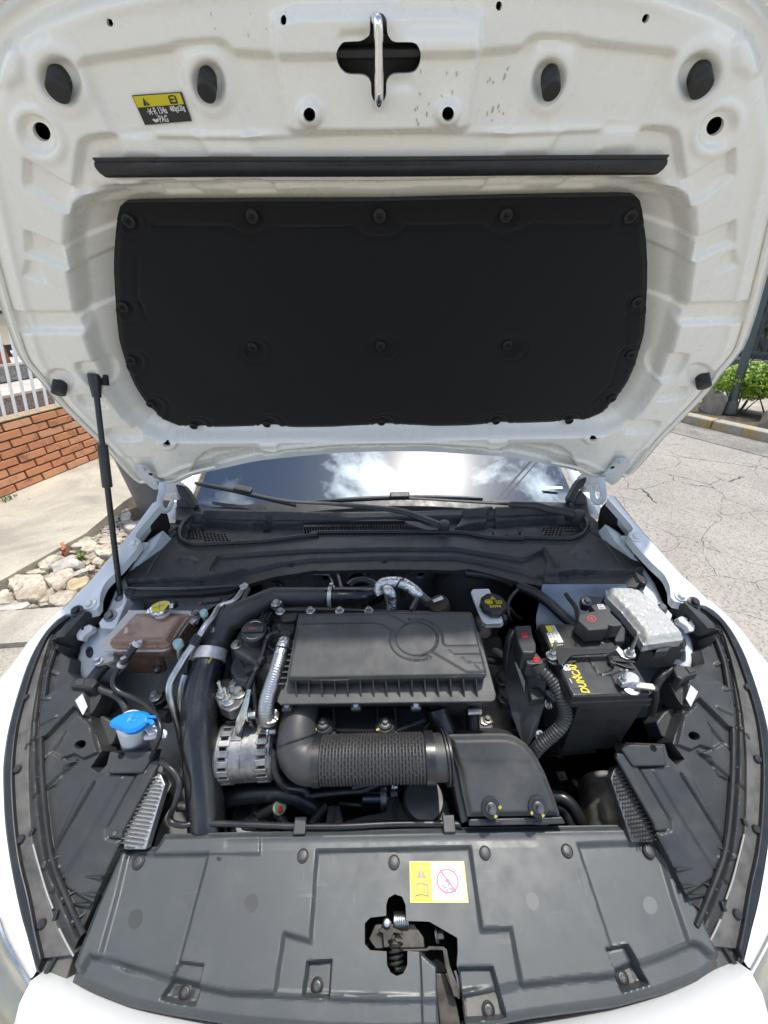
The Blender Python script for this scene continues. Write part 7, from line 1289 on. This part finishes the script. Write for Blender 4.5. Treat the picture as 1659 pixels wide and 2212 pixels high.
# ---- battery
bt2 = thing('car_battery', 'black car battery with yellow lettering and a steel hold down bar', 'battery', Z(*A4((1050, 1300))[0], .74))
PBt = PlY(.46, .935, .62, .948); M_bat = pm('battery case plastic', (.020, .021, .022), .36, dust=(14, (.075, .072, .066), .5, .85, .4), rv=.1)
bt_top = A4((592, 573), (870, 570), (1060, 640), (1130, 690), (1290, 885), (1402, 1058), (1396, 1074), (848, 1092), (836, 1082))
sheet('battery_lid', PBt, bt_top, [('line', A4((862, 720), (865, 665), (960, 668), (1045, 700), (1060, 712)), -.0014, .0022), ('line', A4((935, 795), (1025, 935), (1115, 935), (1195, 1092)), -.0018, .0024), ('line', A4((1060, 785), (1130, 880), (1120, 895), (1060, 925), (1025, 935)), -.0014, .002), ('line', A4((1190, 900), (1115, 935)), -.0014, .002), ('fn', lambda a, b, g: -.003*(1-sst(-g/.004))**2)], [], .0018, .02, M_bat, bt2, None, 30)
slab('lid_rim', PBt.off(-.016), A4((572, 590), (600, 566), (880, 562), (1150, 690), (1310, 885), (1424, 1080), (1420, 1112), (845, 1140), (806, 1105)), .016, M_bat, bt2, .003)
T = [PBt.off(-.032).hit(*p) for p in A4((640, 640), (900, 600), (1290, 900), (1392, 1110), (890, 1140))]; prism('battery_case', T, [t-np.array([.0, .0, .17])+(sum(T)/5-t)*np.array([.10, .10, 0]) for t in T], M_bat, bt2, .003)
for i in range(17): t = i/16; p = A4((900+480*t, 1160-14*t))[0]; box('lid_notch', PBt.off(-.036).hit(*p), (1, 0, 0), (0, 1, 0), UPV, (.0085, .006, .008), M_bat, bt2, .001, 1)
tray = thing('battery_tray', 'black ribbed plastic battery tray wall in front of the battery', 'tray', Z(*A4((860, 1350))[0], .62))
T = ZP(A4((730, 1130), (890, 1160), (1020, 1500), (740, 1520)), (.86, .87, .70, .70)); prism('tray_wall', T, [t-np.array([.01, -.03, .06]) for t in T], M_plasd, tray, .003)
for y in (1278, 1362, 1462): P_ = ZP(A4((775, y), (885, y+3)), .86-(y-1160)*.00045); tube('tray_rib', P_, .0045, M_plas, tray, seg=8, straight=True)
slab('arrow_tab', PlZ(.60), A8((952, 468), (1000, 464), (1016, 508), (978, 518)), .003, M_steel, tray, .0006); deco('arrow_print', PlZ(.601), A8((952, 468), (1000, 464), (1016, 508), (978, 518)), [(.35, .35), (.6, .75), (.3, .8)], M_blk, tray, .0006)
# print on the battery
Lb = A4((622, 577), (706, 572), (790, 728), (690, 738)); lq = Lb; PLb = PBt.off(.0004); Ld = [flat('l', PLb, Lb, M_blk, None, .0003, .0003)]
def LD2(pts, m, h=.0006): Ld.append(deco('d', PLb, Lb, pts, m, None, h))
LD2([(.02, .36), (.98, .36), (.98, .82), (.02, .82)], M_wht); LD2([(.18, .03), (.62, .03), (.62, .34), (.18, .34)], M_yel); LD2([(.66, .03), (.96, .03), (.96, .34), (.66, .34)], M_wht); LD2([(.02, .86), (.30, .86), (.30, .97), (.02, .97)], M_yel)
for k in range(5): LD2([(.68, .06+k*.056), (.94, .06+k*.056), (.94, .08+k*.056), (.68, .08+k*.056)], M_blk, .0008)
for r_ in range(2):
    for k in range(3): LD2(ring(.22+k*.27, .56+r_*.17, 0, .075, .55, 8)[:9], M_yel, .0008)
for k in range(3): LD2([(.10+k*.3, .40), (.26+k*.3, .40), (.26+k*.3, .46), (.10+k*.3, .46)], M_gry, .0008)
for k in range(4): LD2([(.40+k*.12, .90), (.45+k*.12, .90), (.45+k*.12, .94), (.40+k*.12, .94)], M_wht, .0008)
joinobjs('battery_label', Ld, bt2)
Dq = A4((752, 852), (866, 850), (962, 1028), (838, 1036)); lq = Dq; Ld = [flat('l', PLb, Dq, M_blk, None, .0003, .0003)]
dx_ = spl(PLb, Dq, .5, 0)-spl(PLb, Dq, .5, 1); dn_ = spl(PLb, Dq, 0, .5)-spl(PLb, Dq, 1, .5)
wlen = np.linalg.norm(dx_); Ld.append(text('t', 'DUNCAN', spl(PLb, Dq, .66, .57)+PLb.n*.0007, dx_, dn_, .0200, M_yel, None, .74, .0005, .15)); Ld.append(text('t', '85', spl(PLb, Dq, .24, .17)+PLb.n*.0007, dx_, dn_, .0185, M_wht, None, .8, .0005))
def LD3(pts, m): Ld.append(deco('d', PLb, Dq, pts, m, None, .0008))
LD3([(.34, .50), (.60, .60), (.45, .59), (.50, .66), (.22, .57), (.36, .57)], M_yel); LD3([(.08, .10), (.13, .10), (.13, .24), (.08, .24)], M_wht); LD3([(.08, .62), (.12, .62), (.13, .80), (.09, .80)], M_wht)
joinobjs('brand_label', Ld, bt2)
# terminal clamp and hold-down
tc_ = PBt.off(.004).hit(*A4((1258, 985))[0]); lathe('terminal_disc', PBt.hit(*A4((1258, 1030))[0]), PBt.n, [(.0150, 0), (.0150, .003), (.012, .004)], M_zinc, bt2, 24); lathe('terminal_post', tc_-UPV*.006, UPV, [(.0135, 0), (.0135, .016), (.0105, .019), (.0, .0195)], M_zinc, bt2, 22); box('terminal_clamp', PBt.off(.012).hit(*A4((1215, 985))[0]), (1, .2, 0), (-.2, 1, 0), UPV, (.022, .014, .012), M_zinc, bt2, .002); hexbolt('terminal_bolt', PBt.off(.015).hit(*A4((1200, 975))[0]), UPV, .005, .010, M_zinc, bt2, 1.4, .018)
lug = slab('cable_lug', PBt.off(.014), A4((1298, 1000), (1310, 985), (1420, 998), (1440, 1025), (1438, 1042), (1300, 1024)), .004, pm('pale cable lug', (.46, .44, .36), .4, .5), bt2, .001); tube('battery_cable', [PBt.off(.012).hit(*A4((1432, 1030))[0])]+ZP(A4((1438, 1080), (1432, 1140), (1410, 1220)), (.92, .89, .84)), .006, M_rub, bt2, seg=12)
M_bar2 = pm('glossy black steel bar', (.035, .036, .038), .22, .3, coat=.4)
hd = thing('hold_down_bar', 'glossy bent steel hold down bar clamped across the battery by two studs', 'clamp bar', PBt.off(.02).hit(*A4((980, 760))[0]))
slab('bar', PBt.off(.020), A4((706, 748), (800, 736), (880, 750), (1110, 742), (1165, 712), (1170, 726), (1150, 760), (1110, 775), (840, 790), (820, 800), (770, 850), (740, 858)), .005, M_bar2, hd, .0012); slab('bar_foot', PBt.off(.012), A4((648, 800), (668, 760), (710, 750), (760, 840), (745, 862), (700, 858), (662, 835)), .004, M_bar2, hd, .001); slab('bar_foot', PBt.off(.014), A4((1150, 748), (1168, 722), (1222, 778), (1272, 790), (1280, 812), (1238, 822), (1190, 800)), .004, M_zinc, hd, .001)
for p, st_ in (((686, 800), .030), ((1250, 785), .046)): hexbolt('stud_nut', PBt.off(.014).hit(*A4(p)[0]), UPV, .0068, .012, M_zinc, hd, 1.55, st_)
for i, (a, hh) in enumerate(((A4((1085, 790), (1200, 800), (1290, 835), (1298, 848), (1270, 845), (1160, 835), (1110, 825)), .010), (A4((1120, 825), (1200, 840), (1285, 880), (1292, 892), (1240, 885), (1160, 855)), .005))): slab('rubber_fold', PBt.off(hh), a, .003, M_rub, hd, .001)
tube('rubber_fold', [PBt.off(.008).hit(*p) for p in A4((1120, 815), (1115, 840), (1150, 858))], .004, M_rub, hd, seg=8)
slab('rubber_pad', PBt.off(.006), A4((745, 850), (790, 820), (865, 812), (866, 842), (800, 848)), .003, M_rub, hd, .0008)
tcv = thing('terminal_cover', 'dark plastic cover with red plus sign over the rear battery terminal', 'terminal cover', PBt.off(.01).hit(*A4((1040, 600))[0]))
cvp = A4((884, 492), (1000, 470), (968, 430), (985, 420), (1090, 428), (1118, 462), (1112, 480), (1196, 562), (1200, 575), (1140, 582), (1100, 572), (1095, 600), (955, 612), (935, 590), (880, 540)); slab('cover_shell', PBt.off(.042), cvp, .036, M_plas, tcv, .004, seg=3); slab('fuse_strip', PBt.off(.006), A4((1110, 590), (1190, 560), (1226, 600), (1220, 690), (1150, 695), (1120, 640)), .03, M_plasd, tcv, .004)
Pcv = PBt.off(.0424); cq = A4((938, 505), (1000, 500), (1018, 548), (950, 553)); prints = [deco('d', Pcv, cq, ring(.5, .5, .40, .47), M_red, None, .0003), deco('d', Pcv, cq, [(.22, .46), (.78, .46), (.78, .54), (.22, .54)], M_red, None, .0003), deco('d', Pcv, cq, [(.46, .22), (.54, .22), (.54, .78), (.46, .78)], M_red, None, .0004)]
iq = A4((1015, 424), (1060, 422), (1078, 456), (1030, 460)); prints += [deco('d', Pcv, iq, [(0, 0), (1, 0), (1, 1), (0, 1)], M_wht, None, .0003), deco('d', Pcv, iq, [(.10, .10), (.90, .10), (.90, .90), (.10, .90)], M_blk, None, .0005)]
for x in (.2, .5, .72): prints.append(deco('d', Pcv, iq, [(x, .2), (x+.1, .2), (x+.1, .8), (x, .8)], M_wht, None, .0007))
prints.append(deco('d', Pcv, iq, [(.2, .46), (.82, .46), (.82, .56), (.2, .56)], M_wht, None, .0008)); joinobjs('cover_print', prints, tcv)
conduit('thin black wire with a loose clip above the terminal cover', A4((790, 350), (815, 385), (850, 430), (872, 480), (880, 560)), (.95, .95, .95, .95, .945), .0052, M_rub, 'cable', 'cable', False)
# ---- fuse box under crinkled film
fx = thing('fuse_box', 'black fuse box wrapped in crinkled clear plastic film', 'fuse box', Z(*A4((1400, 720))[0], .85))
PX = PlY(.52, .955, .70, .965)
M_film = bpy.data.materials.new('crinkled clear film'); M_film.use_nodes = True; t = M_film.node_tree; b = t.nodes['Principled BSDF']; b.inputs['Base Color'].default_value = (.40, .395, .375, 1); b.inputs['Roughness'].default_value = .24; b.inputs['Metallic'].default_value = .15; b.inputs['Coat Weight'].default_value = 1; b.inputs['Coat Roughness'].default_value = .08
g = t.nodes.new('ShaderNodeNewGeometry'); v1 = t.nodes.new('ShaderNodeTexVoronoi'); v1.feature = 'F1'; v1.inputs['Scale'].default_value = 27; n1 = t.nodes.new('ShaderNodeTexNoise'); n1.inputs['Scale'].default_value = 30; n1.inputs['Detail'].default_value = 3
a1_ = t.nodes.new('ShaderNodeVectorMath'); a1_.operation = 'MULTIPLY_ADD'; a1_.inputs[1].default_value = (.05, .05, .05); t.links.new(g.outputs['Position'], n1.inputs['Vector']); t.links.new(n1.outputs['Color'], a1_.inputs[0]); t.links.new(g.outputs['Position'], a1_.inputs[2]); t.links.new(a1_.outputs['Vector'], v1.inputs['Vector'])
bp3 = t.nodes.new('ShaderNodeBump'); bp3.inputs['Strength'].default_value = .8; bp3.inputs['Distance'].default_value = .004; t.links.new(v1.outputs['Distance'], bp3.inputs['Height']); t.links.new(bp3.outputs['Normal'], b.inputs['Normal']); MATS['film'] = M_film
fx_top = A4((1084, 302), (1110, 292), (1240, 296), (1300, 306), (1340, 326), (1480, 440), (1655, 640), (1648, 662), (1560, 672), (1365, 700), (1345, 670), (1320, 605), (1210, 470), (1100, 360))
rngf = np.random.RandomState(5); fk = rngf.uniform(-260, 260, (26, 2)); fph = rngf.uniform(0, 6.28, 26)
sheet('film_wrap', PX, fx_top, [('fn', lambda a, b, g: sum(.00065*np.abs(np.sin(a*k[0]+b*k[1]+p)) for k, p in zip(fk, fph))/2.2), ('fn', lambda a, b, g: -.014*(1-sst(-g/.012))**1.6)], [], .0016, .018, M_film, fx, None, 25)
T = [PX.off(-.018).hit(*p) for p in A4((1062, 360), (1090, 320), (1330, 330), (1650, 660), (1655, 700), (1350, 715), (1290, 590))]; prism('box_body', T, [t-np.array([0, 0, .075]) for t in T], M_plasd, fx, .004)
slab('box_skirt', PX.off(-.05), A4((1040, 420), (1110, 400), (1310, 600), (1360, 712), (1655, 690), (1660, 760), (1560, 770), (1300, 772), (1220, 650)), .03, M_plas, fx, .004); slab('box_latch', PX.off(-.024), A4((1460, 705), (1545, 690), (1575, 705), (1530, 760), (1440, 770)), .02, M_plas, fx, .002)
for k in range(3): slab('box_rib', PX.off(-.036-.008*k), A4((1530, 712+18*k), (1655, 700+18*k), (1658, 712+18*k), (1535, 724+18*k)), .003, M_plasd, fx, .0006)
slab('mount_arm', PlZ(.955), A4((895, 370), (925, 352), (975, 360), (1060, 370), (1040, 420), (985, 420), (950, 430), (905, 420)), .02, M_plasd, fx, .004); hexbolt('arm_bolt', Z(*A4((938, 400))[0], .956), (0, -.5, 1), .007, .009, M_steel, fx)
# ---- headlamp plug and oddments on the right
hq = thing('headlamp_plug', 'dark wiring plug on the headlamp housing right of the battery', 'plug', Z(*A5((1000, 880))[0], .86)); slab('plug_body', PlZ(.87), A5((905, 860), (930, 830), (1090, 870), (1110, 905), (1010, 935), (985, 960), (930, 930)), .05, M_plas, hq, .004); slab('plug_latch', PlZ(.8725), A5((1000, 850), (1050, 855), (1095, 890), (1040, 905)), .005, M_plasd, hq, .001)
conduit('black conduit swinging from the right headlamp plug down beside the battery', A5((920, 870), (840, 910), (790, 960), (760, 1030), (745, 1120)), (.855, .85, .84, .82, .78), .0105, M_rub, 'conduit', 'conduit', False)
conduit('thin black cable falling between battery and headlamp housing', A5((680, 1280), (710, 1340), (720, 1420), (710, 1500)), (.70, .68, .66, .62), .005, M_rub, 'cable', 'cable', False)
ff2 = thing('washer_pipe_frame', 'black stepped plastic bracket between battery and right headlamp housing', 'bracket', Z(*A5((830, 1300))[0], .64))
for pts, zz in ((((760, 1110), (850, 1110), (880, 1180), (980, 1270), (900, 1280), (800, 1190), (740, 1195)), .70), (((740, 1195), (800, 1200), (850, 1300), (940, 1400), (900, 1440), (840, 1390), (760, 1250)), .68), (((880, 980), (960, 985), (975, 1080), (960, 1130), (850, 1100), (865, 1050)), .79)): slab('bracket_step', PlZ(zz), A5(*pts), .05, M_plas if zz < .75 else M_plasd, ff2, .003)
hexbolt('bracket_screw', Z(*A5((915, 1245))[0], .715), UPV, .007, .008, M_nat, ff2)
# ---- hoses along the front edge of the bay
conduit('black coolant hose arching below the alternator', A7((250, 625), (340, 600), (450, 588), (560, 590), (650, 610), (720, 650), (770, 700), (800, 760)), (.66, .67, .675, .675, .67, .655, .635, .61), .0155, M_rub, 'coolant_hose', 'hose', False)
conduit('pair of bent coolant hoses right of the intake snorkel', A8((930, 600), (990, 610), (1040, 650), (1075, 710), (1105, 770)), (.64, .645, .64, .625, .60), .0118, M_rub, 'coolant_hose', 'hose', False)
conduit('inner coolant hose tucked under the outer one by the snorkel', A8((960, 660), (1000, 680), (1030, 730), (1040, 770)), (.615, .615, .61, .60), .0115, M_rub, 'coolant_hose', 'hose', False)
cb3 = thing('release_cable', 'long thin black bonnet release cable lying along the edge of the front cover', 'cable', Z(*A7((640, 765))[0], .69)); tube('cable_run', ZP(A6((1050, 330), (1110, 370), (1160, 430), (1172, 500), (1140, 610), (1112, 690), (1130, 730), (1200, 745))+A7((120, 748), (400, 756), (640, 764), (900, 764), (1180, 750), (1450, 750), (1540, 755)), (.79, .79, .78, .77, .75, .72, .715, .705, .70, .70, .70, .70, .70, .70, .70)), .0052, M_rub, cb3, seg=12)
for x, y in ((668, 758), (1475, 748)): box('cable_clip', Z(*A7((x, y+5))[0], .702), (1, 0, 0), (0, 1, .3), (0, -.3, 1), (.022, .026, .014), M_plas, cb3, .002)
conduit('corrugated sleeve under the green connector near the front cover', A7((535, 690), (560, 720), (590, 760), (600, 790)), (.655, .65, .64, .63), .0075)
conduit('ribbed conduit leaning against the fan shroud', A7((815, 650), (780, 690), (740, 740), (715, 780)), (.655, .65, .645, .63), .0078)
gp = thing('green_connector', 'pale green connector with a red lock beside the fan shroud', 'connector', Z(*A7((555, 665))[0], .66)); tube('connector_body', ZP(A7((450, 700), (510, 672), (545, 655)), (.63, .65, .665)), [.011, .0115, .0115], M_plasd, gp, seg=14, straight=True); lathe('green_ring', Z(*A7((553, 662))[0], .668), (.5, -.3, .8), [(.0125, -.006), (.013, .003), (.0105, .004)], pm('pale green plastic', (.30, .36, .20), .45), gp, 18); box('red_lock', Z(*A7((558, 672))[0], .674), (1, 0, 0), (0, 1, 0), UPV, (.008, .010, .005), M_redp, gp, .001)
cp2 = thing('ac_compressor', 'black pulley end of the compressor half hidden behind the front cover', 'compressor', Z(*A7((420, 720))[0], .58)); lathe('compressor_body', Z(*A7((430, 730))[0], .575), (.3, 0, 1), [(.05, -.05), (.052, 0), (.044, .010), (.02, .012)], M_plasd, cp2, 30); slab('compressor_head', PlZ(.60), A7((330, 740), (390, 680), (450, 650), (530, 690), (520, 770), (340, 780)), .03, M_steel, cp2, .008); hexbolt('compressor_bolt', Z(*A7((435, 660))[0], .615), UPV, .009, .012, M_plasd, cp2)
conduit('grey metal pipe stub passing behind the charge air hose near the front cover', A7((0, 660), (60, 655), (130, 650)), (.66, .66, .655), .0085, M_steel, 'pipe_stub', 'pipe', False)
conduit('dark hose running up from the left cooler beside the charge air hose', A6((960, 890), (1000, 760), (1060, 640), (1120, 560), (1170, 470), (1190, 400)), (.60, .63, .66, .68, .70, .70), .012, M_rub, 'coolant_hose', 'hose', False)

# ---- looms, brackets and castings that fill the gaps of the bay
conduit('taped loom sagging between air filter box and control unit', A4((60, 1160), (120, 1230), (200, 1260), (290, 1230), (360, 1150)), (.72, .70, .69, .69, .70), .0095, M_rub, 'wiring_loom', 'wiring', False)
conduit('corrugated conduit deep behind the intake snorkel', A8((560, 215), (640, 225), (740, 240), (830, 270), (900, 330)), (.66, .66, .66, .66, .66), .008)
conduit('dull coolant hose low in the gap left of the battery tray', A8((690, 120), (720, 180), (800, 230), (870, 260), (930, 250)), (.68, .66, .64, .62, .60), .014, M_rub, 'coolant_hose', 'hose', False)
conduit('taped loom crossing the starter motor below the bellows', A7((880, 640), (960, 650), (1040, 660), (1150, 670), (1260, 640)), (.60, .60, .60, .60, .60), .007, M_rub, 'wiring_loom', 'wiring', False)
conduit('two core cable from the engine mount towards the alternator', A2((330, 1250), (400, 1300), (440, 1380), (430, 1480)), (.78, .77, .76, .75), .005, M_rub, 'cable', 'cable', False)
conduit('ribbed conduit between timing cover and charge air hose', A2((400, 760), (420, 850), (400, 960), (360, 1040), (320, 1100)), (.84, .83, .82, .81, .80), .0065)
conduit('thin hose running along the back edge of the air filter box', A3((-250, 415), (-50, 420), (200, 418), (420, 425), (560, 432)), (.945, .945, .945, .945, .945), .004, M_rub, 'vacuum_hose', 'hose', False)
conduit('loom with tape wraps behind the oil filler cap', A2((500, 560), (560, 480), (640, 430), (720, 420), (780, 430)), (.90, .90, .90, .90, .90), .0065, M_rub, 'wiring_loom', 'wiring', False)
fb_ = thing('fuel_rail', 'dull metal fuel rail with black injector plugs behind the bellows', 'fuel rail', Z(*A7((950, 150))[0], .80)); tube('rail_pipe', ZP(A7((770, 222), (900, 222), (1060, 220), (1180, 218)), .79), .0075, M_steel, fb_, seg=12)
for x in (885, 945, 1015, 1068): box('injector_plug', Z(*A7((x, 240))[0], .795), (1, 0, 0), (0, 1, .2), (0, -.2, 1), (.013, .022, .014), M_plasd, fb_, .002)
bk = thing('cable_bracket', 'small zinc cable bracket on the casting right of the bellows', 'bracket', Z(*A8((560, 190))[0], .74)); slab('bracket_plate', PlZ(.745), A8((540, 170), (600, 165), (610, 200), (570, 215), (545, 205)), .003, M_zinc, bk, .0006); hexbolt('bracket_bolt', Z(*A8((580, 185))[0], .746), UPV, .006, .008, M_steel, bk)
gbx = thing('gearbox', 'grimy aluminium gearbox casting low under the battery side of the engine', 'gearbox', Z(*A4((250, 1250))[0], .55)); lathe('bell_housing', Z(*A4((160, 1260))[0], .60), (.2, -.3, 1), [(.10, -.10), (.105, -.02), (.085, .015), (.05, .03), (.02, .034)], M_cast, gbx, 32)
for k in range(5): hexbolt('housing_bolt', Z(*A4((160, 1260))[0], .60)+np.array([.09*math.cos(k*1.25), .09*math.sin(k*1.25)-.01, .004]), (.2, -.3, 1), .006, .010, M_steel, gbx)
drop('gear_case', ZP(A4((250, 1180), (420, 1150), (480, 1300), (420, 1440), (280, 1400)), .60), .15, M_cast, gbx, .02)
sc2 = thing('service_plug', 'grey wiring plug hanging below the oil filler cap', 'plug', Z(*A2((560, 900))[0], .86)); box('plug_body', Z(*A2((600, 905))[0], .885), (1, .5, 0), (-.5, 1, 0), UPV, (.026, .016, .014), M_plas, sc2, .003); box('plug_body', Z(*A2((520, 890))[0], .872), (.4, 1, 0), (1, -.4, 0), UPV, (.020, .014, .012), M_plasd, sc2, .003)
for i, (x, y, z_) in enumerate(((690, 830, .93), (650, 905, .91), (752, 640, .945))): tag(tube('cable_tie', ZP(A2((x-10, y-8), (x+10, y+8)), z_), .0075, M_plas, None, seg=12, straight=True), ('middle', 'lower', 'upper')[i]+' black tie round the engine loom left of the foil hose', 'cable tie')

# repeats of a kind carry one group
GR = {'wiring_loom': 'taped wiring looms in the engine bay', 'cable': 'single black cables in the engine bay', 'conduit': 'corrugated conduits in the engine bay', 'coolant_hose': 'coolant hoses in the engine bay', 'vacuum_hose': 'slim vacuum hoses in the engine bay',
      'cable_tie': 'ties round the engine loom', 'bulkhead_hose': 'faded hoses hanging on the heat shield', 'headlamp_plug': 'wiring plugs on the headlamp housings', 'refrigerant_pipe': 'refrigerant pipes beside the coolant tank', 'boulder': 'boulders on the planting bed',
      'weed': 'small weeds on the near side', 'grass_tuft': 'grass tufts along the path', 'power_cable': 'power cables above the street'}
for o in list(COL.objects):
    if o.parent is None and o.name.split('.')[0] in GR and 'group' not in o: o['group'] = GR[o.name.split('.')[0]]
